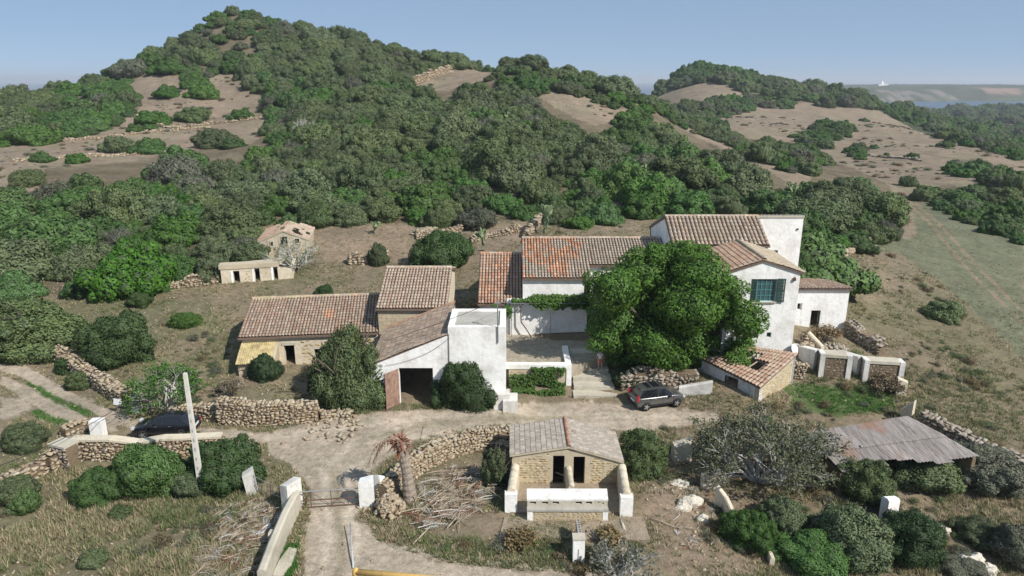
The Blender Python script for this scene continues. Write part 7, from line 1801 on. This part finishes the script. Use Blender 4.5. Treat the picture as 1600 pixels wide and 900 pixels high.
def car(label, loc, rz, paint, stations, cabin, W=.89, name='parked_car', wb=(-1.27, 1.28), rr=.33, red_lamps=True, bars=True):
    """x forward. stations: (x, z_bottom, z_belt, halfwidth); cabin: (x, z, halfwidth) outline of the roof from rear to front"""
    t = thing(name, label, 'car', loc, rz)
    mb = MB(); ring = []
    for (x, zb, zt, hw) in stations:
        ring.append([Vector((x, y*hw, zb+(zt-zb)*q)) for y, q in ((-.86, 0), (-.97, .12), (-1, .38), (-.99, .68), (-.95, .9), (-.86, .985), (-.5, 1.02), (0, 1.03), (.5, 1.02), (.86, .985), (.95, .9), (.99, .68), (1, .38), (.97, .12), (.86, 0))])
    n = len(ring[0]); vs = [v for r in ring for v in r]; fs = [(i*n+k, i*n+(k+1) % n, (i+1)*n+(k+1) % n, (i+1)*n+k) for i in range(len(ring)-1) for k in range(n)]+[tuple(range(n)), tuple((len(ring)-1)*n+k for k in reversed(range(n)))]
    mb.add(vs, fs); body = mb.build('body', [M[paint]], t, smooth=True)
    md = body.modifiers.new('bevel', 'BEVEL'); md.width = .03; md.segments = 2; md.limit_method = 'ANGLE'
    # greenhouse: glass volume and painted roof
    g = MB(); C_ = cabin; vs = []
    for (x, z, hw, xb, zb, hb) in C_: vs += [Vector((xb, -hb, zb)), Vector((x, -hw, z)), Vector((x, hw, z)), Vector((xb, hb, zb))]
    fs = [(4*i+k, 4*i+(k+1) % 4, 4*i+4+(k+1) % 4, 4*i+4+k) for i in range(len(C_)-1) for k in (0, 1, 2)]+[(0,1,2,3), (4*len(C_)-1, 4*len(C_)-2, 4*len(C_)-3, 4*len(C_)-4)]
    g.add(vs, fs); g.build('window_glass', [M['carglass']], t, smooth=False)
    g = MB(); 
    top = [(x, z, hw) for (x, z, hw, *_ ) in C_]
    vs = []
    for i, (x, z, hw) in enumerate(top):
        for y, dz in ((-1.02, -.03), (-.93, .02), (-.5, .05), (.5, .05), (.93, .02), (1.02, -.03)): vs.append(Vector((x, y*hw, z+dz)))
    g.add(vs, [(6*i+k, 6*i+k+1, 6*i+7+k, 6*i+6+k) for i in range(len(top)-1) for k in range(5)]); g.build('roof', [M[paint]], t, smooth=True)
    for s in (-1, 1):
        for i, nm, w_ in ((0, 'pillar', .10), (len(C_)//2, 'pillar', .045), (len(C_)-1, 'pillar', .05)):
            (x, z, hw, xb, zb, hb) = C_[i]; m_ = MB(); o_ = .012; sg = 1 if i == 0 else (-1 if i == len(C_)-1 else 0)
            a = Vector((xb, s*(hb+o_), zb)); b = Vector((x, s*(hw+o_), z)); wv = Vector((w_, 0, 0))
            lo_, hi_ = (0, 2*w_) if sg > 0 else ((-2*w_, 0) if sg < 0 else (-w_, w_))
            m_.add([a+Vector((lo_,0,0)), a+Vector((hi_,0,0)), b+Vector((hi_,0,0)), b+Vector((lo_,0,0))], [(0,1,2,3)]); m_.build('pillar', [M[paint if i != len(C_)//2 else 'plastic']], t)
    for x in wb:
        for s in (-1, 1):
            m_ = MB(); K = 12; y = s*(W*.985); vs = [Vector((x+math.cos(PI*k/K)*rr*q, y+s*.012, rr+math.sin(PI*k/K)*rr*q-(.02 if q > 1.2 else 0))) for q in (1.04, 1.22) for k in range(K+1)]
            m_.add(vs, [(k, k+1, K+2+k, K+1+k) for k in range(K)]); m_.build('wheel_arch', [M['plastic']], t)
            m_ = MB(); m_.add([Vector((x+math.cos(2*PI*k/16)*rr*1.06, y+s*.006, rr+math.sin(2*PI*k/16)*rr*1.06)) for k in range(16)], [tuple(range(16))]); m_.build('arch_recess', [M['plastic']], t)
            wheel(t, x, s*(W-.05), rr, .2, s)
    xr_, xf = stations[0][0], stations[-1][0]
    for s in (-1, 1):
        m_ = MB(); m_.box((xr_-.02, min(s*.66, s*.84), .82 if bars else .60), (xr_+.16, max(s*.66, s*.86), 1.22 if bars else .78)); m_.build('tail_lamp', [M['redlens']], t)
        m_ = MB(); m_.box((xf-.22, min(s*.55, s*.80), .66), (xf-.03, max(s*.55, s*.80), .80)); m_.build('headlamp', [M['clearlens']], t)
        m_ = MB(); m_.box((.55, min(s*.93, s*1.08), .97), (.70, max(s*.93, s*1.08), 1.12)); m_.build('side_mirror', [M['plastic']], t)
        for x in (-.65, .30): m_ = MB(); m_.box((x, min(s*W*.985, s*(W+.03)), .88), (x+.16, max(s*W*.985, s*(W+.03)), .915)); m_.build('door_handle', [M['alloy']], t)
        m_ = MB(); m_.box((-1.0, min(s*W*.97, s*(W+.012)), .33), (1.0, max(s*W*.97, s*(W+.012)), .45)); m_.build('sill_trim', [M['plastic']], t)
        for x in (-.95, .06, .98): m_ = MB(); m_.box((x-.006, min(s*W*.97, s*(W+.004)), .46), (x+.006, max(s*W*.97, s*(W+.004)), .98)); m_.build('door_gap', [M['plastic']], t)
    m_ = MB(); m_.box((xr_-.03, -.30, .60), (xr_+.02, .30, .74)); m_.build('number_plate', [M['whiteplate']], t)
    m_ = MB(); m_.box((xr_-.015, -.78, .30), (xr_+.1, .78, .52)); m_.build('rear_bumper', [M['plastic']], t)
    m_ = MB(); m_.box((xf-.1, -.6, .34), (xf+.012, .6, .52)); m_.build('grille', [M['plastic']], t)
    if bars:
        zt = C_[2][1]
        m_ = MB(); m_.box((-1.05, -.48, zt+.052), (.25, .48, zt+.066)); m_.build('sunroof', [M['carglass']], t)
        for x in (-.72, .0): m_ = MB(); m_.box((x-.03, -.60, zt+.10), (x+.03, .60, zt+.13)); m_.build('roof_bar', [M['alloy']], t)
        for s in (-1, 1): m_ = MB(); m_.tube([(-1.3, s*.62, zt+.05), (-1.2, s*.62, zt+.12), (.35, s*.62, zt+.12), (.45, s*.62, zt+.05)], .025, 5); m_.build('roof_rail', [M['plastic']], t)
    return t
pc = G(1021, 632, 0); pa, pb_ = G(1008, 643, 0), G(1058, 636, 0); ang = math.atan2(pb_.y-pa.y, pb_.x-pa.x)
ctr = (pa+pb_)/2; ctr = ctr+Vector((-math.sin(ang), math.cos(ang), 0))*.84
ctr.z = gz(ctr.x, ctr.y)+.01
st = [(-2.02,.42,.92,.74),(-1.95,.30,1.02,.84),(-1.6,.26,1.06,.89),(-.6,.24,1.04,.89),(.6,.24,1.03,.89),(.95,.25,1.03,.88),(1.45,.26,.98,.87),(1.85,.30,.88,.82),(2.03,.36,.72,.70)]
cb = [(-1.62,1.56,.62,-1.90,1.04,.78),(-1.2,1.62,.68,-1.3,1.05,.83),(-.3,1.64,.69,-.3,1.05,.84),(.2,1.60,.67,.4,1.05,.83),(.42,1.56,.64,1.12,1.03,.78)]
car('small grey boxy hatchback with roof bars parked on the road below the walnut', ctr, ang, 'carpaint', st, cb)
p1, p2 = G(222, 668, .0), G(305, 664, 0)
cc = at(262, 676); cc.z = gz(cc.x, cc.y)+.01
st2 = [(-2.1,.45,.85,.70),(-2.0,.30,.95,.82),(-1.5,.25,.98,.87),(0,.22,.96,.88),(1.0,.24,.93,.87),(1.6,.26,.84,.84),(2.0,.30,.72,.76),(2.12,.36,.62,.66)]
cb2 = [(-1.1,1.34,.58,-1.75,.95,.74),(-.7,1.42,.62,-.9,.96,.80),(-.1,1.44,.63,-.1,.96,.82),(.3,1.40,.61,.6,.95,.80),(.5,1.34,.58,1.25,.92,.74)]
car('black hatchback half hidden behind the roadside wall at left', cc, PI+.06, 'blackpaint', st2, cb2, W=.87, bars=False, wb=(-1.28,1.32), rr=.32)

# ---- the person on the steps
def person():
    p = Y(937, 577, G(937, 577, 1.35).y); yb = p.y; z = None
    # top of the step that lies there
    n = 6; ya, ybk = G(925, 618, .35).y, D0+4.4; k = int(min(n-1, max(0, (yb-ya)/(ybk-ya)*n))); z = .35+(zc+.01-.35)*k/(n-1)
    q = G(937, 578, z); k = int(min(n-1, max(0, (q.y-ya)/(ybk-ya)*n))); z = .35+(zc+.01-.35)*k/(n-1); q = G(937, 578, z)
    t = thing('person', 'person in white shirt and coral shorts standing on the stone steps', 'person', q, .2)
    def skin(name, nodes, edges, mat, sub=1):
        me = bpy.data.meshes.new(name); me.from_pydata([n_[0] for n_ in nodes], edges, []); me.materials.append(M[mat]); o = link(name, me, t)
        o.modifiers.new('skin', 'SKIN'); me.skin_vertices or None
        if not me.skin_vertices: 
            bm = bmesh.new(); bm.from_mesh(me); bm.verts.layers.skin.verify(); bm.to_mesh(me); bm.free()
        for i, n_ in enumerate(nodes):
            r = n_[1]; me.skin_vertices[0].data[i].radius = r if isinstance(r, tuple) else (r, r)
        me.skin_vertices[0].data[0].use_root = True
        s = o.modifiers.new('sub', 'SUBSURF'); s.levels = sub; s.render_levels = sub; return o
    N = [((0,0,.92),(.15,.11)), ((0,0,1.10),(.135,.095)), ((0,0,1.30),(.16,.105)), ((0,.0,1.43),(.10,.07)), ((0,-.01,1.51),(.05,.05)), ((0,-.02,1.60),(.078,.09)), ((0,-.02,1.69),(.07,.08)),
         ((-.10,0,.86),(.09,.095)), ((-.11,-.02,.48),(.058,.062)), ((-.12,.02,.10),(.038,.042)), ((-.13,-.10,.04),(.035,.03)),
         ((.10,0,.86),(.09,.095)), ((.13,-.06,.48),(.058,.062)), ((.15,-.03,.10),(.038,.042)), ((.16,-.16,.04),(.035,.03)),
         ((-.19,0,1.40),(.05,.05)), ((-.27,.02,1.14),(.04,.042)), ((-.25,-.14,.93),(.028,.03)), ((-.24,-.19,.86),(.030,.016)),
         ((.19,0,1.40),(.05,.05)), ((.26,.03,1.14),(.04,.042)), ((.28,-.06,.90),(.028,.03)), ((.285,-.09,.82),(.030,.016))]
    E = [(0,1),(1,2),(2,3),(3,4),(4,5),(5,6),(0,7),(7,8),(8,9),(9,10),(0,11),(11,12),(12,13),(13,14),(3,15),(15,16),(16,17),(17,18),(3,19),(19,20),(20,21),(21,22)]
    for base, (bx, by, bz), sx_ in ((18, (-.24,-.19,.86), -1), (22, (.285,-.09,.82), 1)):
        for f, (dx, L) in enumerate(((-.024,.075),(-.008,.085),(.008,.08),(.024,.065))):
            i = len(N); N.append(((bx+dx, by-.01, bz-.045), (.009,.009))); N.append(((bx+dx*1.1, by-.025, bz-.045-L*.6), (.008,.008))); E += [(base, i), (i, i+1)]
        i = len(N); N.append(((bx-.04*sx_, by-.03, bz-.02), (.010,.010))); N.append(((bx-.05*sx_, by-.05, bz-.06), (.009,.009))); E += [(base, i), (i, i+1)]
    skin('body', N, E, 'skin')
    skin('shirt', [((0,0,.98),(.165,.125)), ((0,0,1.12),(.155,.115)), ((0,0,1.30),(.175,.12)), ((0,0,1.425),(.115,.085)), ((-.19,0,1.39),(.065,.065)), ((-.24,.01,1.25),(.062,.062)), ((.19,0,1.39),(.065,.065)), ((.235,.015,1.25),(.062,.062))], [(0,1),(1,2),(2,3),(3,4),(4,5),(3,6),(6,7)], 'shirt')
    skin('shorts', [((0,0,.97),(.165,.125)), ((0,0,.88),(.16,.125)), ((-.105,0,.80),(.105,.105)), ((-.115,-.01,.62),(.098,.10)), ((.105,0,.80),(.105,.105)), ((.12,-.03,.62),(.098,.10))], [(0,1),(1,2),(2,3),(1,4),(4,5)], 'shorts')
    skin('hair', [((0,.01,1.64),(.088,.09)), ((0,0,1.73),(.074,.078))], [(0,1)], 'hair')
    for s, (x, y) in ((0, (-.13,-.08)), (1, (.16,-.13))): m_ = MB(); m_.box((x-.045, y-.10, 0), (x+.045, y+.13, .07)); m_.build('shoe', [M['shoe']], t)
    for x in (-.03, .03): m_ = MB(); m_.tube([(x,-.108,1.625), (x,-.112,1.625)], .011, 6); m_.build('eye', [M['hair']], t)
    m_ = MB(); m_.add([(0,-.105,1.635), (-.014,-.108,1.59), (.014,-.108,1.59), (0,-.13,1.595)], [(0,1,3),(0,3,2),(1,2,3)]); m_.build('nose', [M['skin']], t)
    m_ = MB(); m_.box((-.024,-.113,1.562), (.024,-.108,1.569)); m_.build('mouth', [M['shorts']], t)
    for s in (-1, 1): m_ = MB(); m_.tube([(s*.078,-.02,1.60), (s*.094,-.015,1.62)], .02, 6); m_.build('ear', [M['skin']], t)
person()

# ---- white buildings on the far headland
def far_house():
    i = np.argmin(np.hypot(*(np.array(PX(HV[:, 0], HV[:, 1], HV[:, 2]))-np.array([[1379], [134]])))); p = Vector(HV[i]); t = thing('clifftop_building', 'tiny white building with a peaked top on the far headland', 'building', p-Vector((0,0,2)))
    mb = MB(); mb.box((-16,-5,0), (16,5,7.5)); mb.build('wall', [M['white']], t); mb = MB(); mb.prism([Vector((-8,-5,7.5)), Vector((2,-5,7.5)), Vector((2,5,7.5)), Vector((-8,5,7.5))], [Vector((-4,-1,17)), Vector((-2,-1,17)), Vector((-2,1,17)), Vector((-4,1,17))]); mb.build('tower', [M['white']], t)
far_house()

# ------------------------------------------------------------------ ground cover: dry grass, weeds, stones
def ground_cover():
    rs = np.random.RandomState(77)
    def cand(n, r0, r1):
        r = np.exp(rs.uniform(math.log(r0), math.log(r1), n)); t = np.radians(rs.uniform(-43, 43, n)); return np.sin(t)*r, np.cos(t)*r
    boxes = [(-.2,6.9,35,42.6),(-2.9,14.3,58,72),(13.8,27.6,54,72),(-11.5,4.5,49.5,57),(-12,-5,56,67),(18,30,58,66)]
    def okmask(x, y, px, py):
        m = np.ones(len(x), bool)
        for p in ROAD: m &= ~inpoly(px, py, p)
        for (a, b, c, d) in boxes: m &= ~((x > a) & (x < b) & (y > c) & (y < d))
        m &= ~((x > cx0-2) & (x < cx1+8) & (y > D0-1) & (y < 62)); return m
    x, y = cand(190000, 24, 150); z = hgt(x, y); px, py = PX(x, y, z); m = okmask(x, y, px, py); D = np.hypot(x, y)
    m &= fbm(x/2.6, y/2.6, 4, 131)+.12*rs.rand(len(x)) > .50; m &= (D < 95) | (rs.rand(len(x)) < .4)
    dirt = np.zeros(len(x), bool)
    for p in DIRT: dirt |= inpoly(px, py, p)
    m &= ~dirt | (rs.rand(len(x)) < .25)
    x, y, z, px, py = x[m], y[m], z[m], px[m], py[m]; n = len(x); print('tufts', n)
    keepf = ~inpoly(px, py, FIELD) | (rs.rand(n) < .25); x, y, z, px, py = x[keepf], y[keepf], z[keepf], px[keepf], py[keepf]; n = len(x)
    grn = np.zeros(n, bool)
    for p in GREENS[:4]: grn |= inpoly(px, py, p)
    meadow = inpoly(px, py, [(0,730),(330,700),(460,800),(420,910),(0,910)]) | inpoly(px, py, [(1230,600),(1420,560),(1600,600),(1600,900),(1250,900),(1200,700)])
    hgt_t = np.where(meadow, .25, .17)*(.5+rs.rand(n)); hgt_t = np.where(grn, .16, hgt_t)
    nb = 8; X = np.repeat(x, nb); Y_ = np.repeat(y, nb); Z = np.repeat(z, nb); Hh = np.repeat(hgt_t, nb)*(.6+.8*rs.rand(n*nb)); a = rs.rand(n*nb)*6.28; sp = np.repeat(.08+.55*rs.rand(n)**1.5, nb)
    bx, by = X+np.cos(a)*sp*.5*rs.rand(n*nb), Y_+np.sin(a)*sp*.5*rs.rand(n*nb); tx, ty = bx+np.cos(a)*Hh*.7, by+np.sin(a)*Hh*.7; wv = .014+.016*rs.rand(n*nb); b2 = a+PI/2
    V = np.stack([np.stack([bx-np.cos(b2)*wv, by-np.sin(b2)*wv, Z-.02], -1), np.stack([bx+np.cos(b2)*wv, by+np.sin(b2)*wv, Z-.02], -1), np.stack([tx, ty, Z+Hh], -1)], 1).reshape(-1, 3)
    cols = np.array([(.42,.35,.22),(.33,.29,.17),(.48,.41,.28),(.24,.25,.13),(.16,.20,.08),(.36,.28,.19)]); w8 = fbm(x/6, y/6, 3, 141); ci = rs.randint(0, 6, n); ci = np.where((w8 > .52) & (rs.rand(n) < .7), 3+rs.randint(0, 2, n), ci)
    c = cols[ci]; c[grn] = np.array((.07,.19,.035)); c = np.repeat(c, nb*3, 0)*(.75+.5*rs.rand(n*nb).repeat(3))[:, None]
    o = stuff(link('dry_grass', np_mesh('dry_grass', V, np.arange(len(V)).reshape(-1, 3), [M['grass']], tint=c))); o['label'] = 'dry and green grass tufts over the rough ground'
    # pebbles and broken stone
    x, y = cand(16000, 25, 110); z = hgt(x, y); px, py = PX(x, y, z); m = okmask(x, y, px, py) & (fbm(x/4, y/4, 3, 151) > .44); inr = ~okmask(x, y, px, py) & (rs.rand(len(x)) < .10); bx_ = np.zeros(len(x), bool)
    for (a_, b_, c_, d_) in boxes+[(cx0-2, cx1+8, D0-1, 62)]: bx_ |= (x > a_) & (x < b_) & (y > c_) & (y < d_)
    m = (m | inr) & ~bx_; x, y, z = x[m], y[m], z[m]; Vs = []; Fs = []; b = 0; rv = []
    for i in range(len(x)):
        Vv, Ff = STV[rs.randint(8)]; s = .05+.16*rs.rand()**3; an = rs.rand()*6.28; R = np.array([[math.cos(an), -math.sin(an), 0], [math.sin(an), math.cos(an), 0], [0, 0, 1]])
        v = (Vv*np.array([s*1.4, s, s*.7])) @ R.T+np.array([x[i], y[i], z[i]+s*.15]); Vs.append(v); Fs.append(Ff+b); b += len(v); rv += [rs.rand()]*len(v)
    o = stuff(link('loose_stones', np_mesh('loose_stones', np.vstack(Vs), np.vstack(Fs), [M['stone']], rv=rv))); o['label'] = 'small loose stones strewn over the ground'
def grass_mat():
    m = NT('grass_blades'); c = m.attr('tint'); p = m.n('ShaderNodeBsdfDiffuse'); m.l(c, p.inputs[0]); t = m.n('ShaderNodeBsdfTranslucent'); m.l(c, t.inputs[0]); mx = m.n('ShaderNodeMixShader'); mx.inputs[0].default_value = .3; m.l(p.outputs[0], mx.inputs[1]); m.l(t.outputs[0], mx.inputs[2]); m.l(mx.outputs[0], m.out.inputs[0]); return m.mat
M['grass'] = grass_mat()
ground_cover()
# low grey weeds: little twiggy cushions, instanced over the rough ground
def weeds():
    rs = np.random.RandomState(99); n = 9000; r = np.exp(rs.uniform(math.log(26), math.log(130), n)); t = np.radians(rs.uniform(-43, 43, n)); x, y = np.sin(t)*r, np.cos(t)*r; z = hgt(x, y); px, py = PX(x, y, z)
    m = (fbm(x/5, y/5, 3, 161) > .50)
    for p in ROAD: m &= ~inpoly(px, py, p)
    m &= ~inpoly(px, py, FIELD)
    reg = inpoly(px, py, [(1240,600),(1330,520),(1340,430),(1430,430),(1600,540),(1600,900),(1180,900),(1180,660)]) | inpoly(px, py, [(0,470),(340,460),(360,520),(340,640),(200,600),(80,540),(0,540)]) | inpoly(px, py, [(0,740),(100,800),(330,790),(460,830),(420,905),(0,905)]) | inpoly(px, py, [(1030,660),(1190,660),(1200,905),(620,905),(600,860),(800,850),(1040,860),(1030,740)])
    m &= reg
    for (a, b, c, d) in [(-.6,7.4,33.5,42.6),(18,30,58,66)]: m &= ~((x > a) & (x < b) & (y > c) & (y < d))
    x, y, z = x[m], y[m], z[m]; n = len(x); s = .22+.45*rs.rand(n)**2; print('weeds', n)
    k = rs.randint(0, 3, n)
    scatter('low_weeds', np.stack([x, y, z-.05], -1), rs.rand(n)*6.28, np.stack([s, s, s*(.6+.5*rs.rand(n))], -1), k, WEEDP)['label'] = 'low grey and brown weeds between the stones'
WEEDP = []
for i, (mt, lab, px, py) in enumerate((('grey_leaf', 'small grey dry cushion weed on the rough slope below the pens', 1455, 640), ('brown_leaf', 'small brown dry weed by the stone wall right of the corrugated roof', 1560, 700), ('olive_leaf', 'small dull green weed on the rough slope below the green field', 1500, 560))):
    me_ = crown_mesh('weed', 700+i, [(0,0,.35,.75,.75,.55),(.4,.2,.3,.4,.4,.4),(-.35,.3,.3,.45,.4,.45)], 520, .16, .022, M[mt], jit=.9, lo=.3, hi=1.25, core=.35)
    WEEDP.append(put_bush('low_weed', lab, me_, at(px, py), .55, 0, cat='weed', sink=.1))
weeds()
def hill_tufts():
    rs = np.random.RandomState(98); n = 30000; r = np.sqrt(rs.rand(n)*(420**2-85**2)+85**2); t = np.radians(rs.uniform(-42, 42, n)); x, y = np.sin(t)*r, np.cos(t)*r; z = hgt(x, y); px, py = PX(x, y, z)
    hv = inpoly(px, py, HILLVEG)
    for p in CLEAR: hv &= ~inpoly(px, py, p)
    m = ~hv & (py > 95) & ~inpoly(px, py, FIELD) & (fbm(x/14, y/14, 4, 171) > .53) & visible(x, y) & (rs.rand(n) < .3)
    x, y, z = x[m], y[m], z[m]; n = len(x); s = (.3+.9*rs.rand(n)**3)*(.8+np.hypot(x, y)/500); k = rs.choice(3, n, p=(.35, .4, .25)); print('hill tufts', n)
    scatter('hill_tufts', np.stack([x, y, z-.05], -1), rs.rand(n)*6.28, np.stack([s, s, s*.6], -1), k, WEEDP)['label'] = 'dry cushion plants dotted over the bare hill slopes'
hill_tufts()
heap('stone_scatter', 'small stones and crumbs scattered on the earthy slab by the cabinet', 940, 828, 1.7, .06, 46, .13, seed=12, lim=46)
twiggy('dry_shrub', 'brown dry weeds at the left end of the piggery slab', 812, 850, 44, 22, 41, nleaf=900, leafmat='brown_leaf', depth=3, stems=8, bark='deadwood', cat='bush')
twiggy('dry_shrub', 'brown dry weeds between the cabinet and the pale pipe', 950, 848, 40, 20, 42, nleaf=900, leafmat='brown_leaf', depth=3, stems=8, bark='deadwood', cat='bush')

# ------------------------------------------------------------------ the summer haze
def haze():
    mb = MB(); mb.box((-16500, -16500, -52), (16500, 16500, 66)); m = bpy.data.materials.new('thin_sea_haze'); m.use_nodes = True; t = m.node_tree; t.nodes.clear()
    o = t.nodes.new('ShaderNodeOutputMaterial'); v = t.nodes.new('ShaderNodeVolumePrincipled'); v.inputs['Color'].default_value = (.86, .92, 1, 1); v.inputs['Density'].default_value = 0.00017; v.inputs['Anisotropy'].default_value = .1
    t.links.new(v.outputs[0], o.inputs['Volume']); h = stuff(mb.build('haze', [m])); h['label'] = 'thin pale haze over sea and hills'
haze()

# ---- tell look-alikes apart by their order from the left
def order_labels():
    bpy.context.view_layer.update(); W_ = 'first second third fourth fifth sixth seventh eighth ninth tenth eleventh twelfth'.split(); sets = {}
    for o in S.objects:
        if o.parent is None and 'label' in o and 'category' in o: sets.setdefault(o['label'], []).append(o)
    for lab, os_ in sets.items():
        if 1 < len(os_) <= 12 and len(lab.split()) <= 12:
            os_.sort(key=lambda o: float(PX(o.location.x, o.location.y, o.location.z)[0]))
            for i, o in enumerate(os_): o['label'] = W_[i] + ' from the left, ' + lab
    for o in S.objects:
        if 'label' in o and len(o['label'].split()) > 16: print('LONG', o['label'])
order_labels()
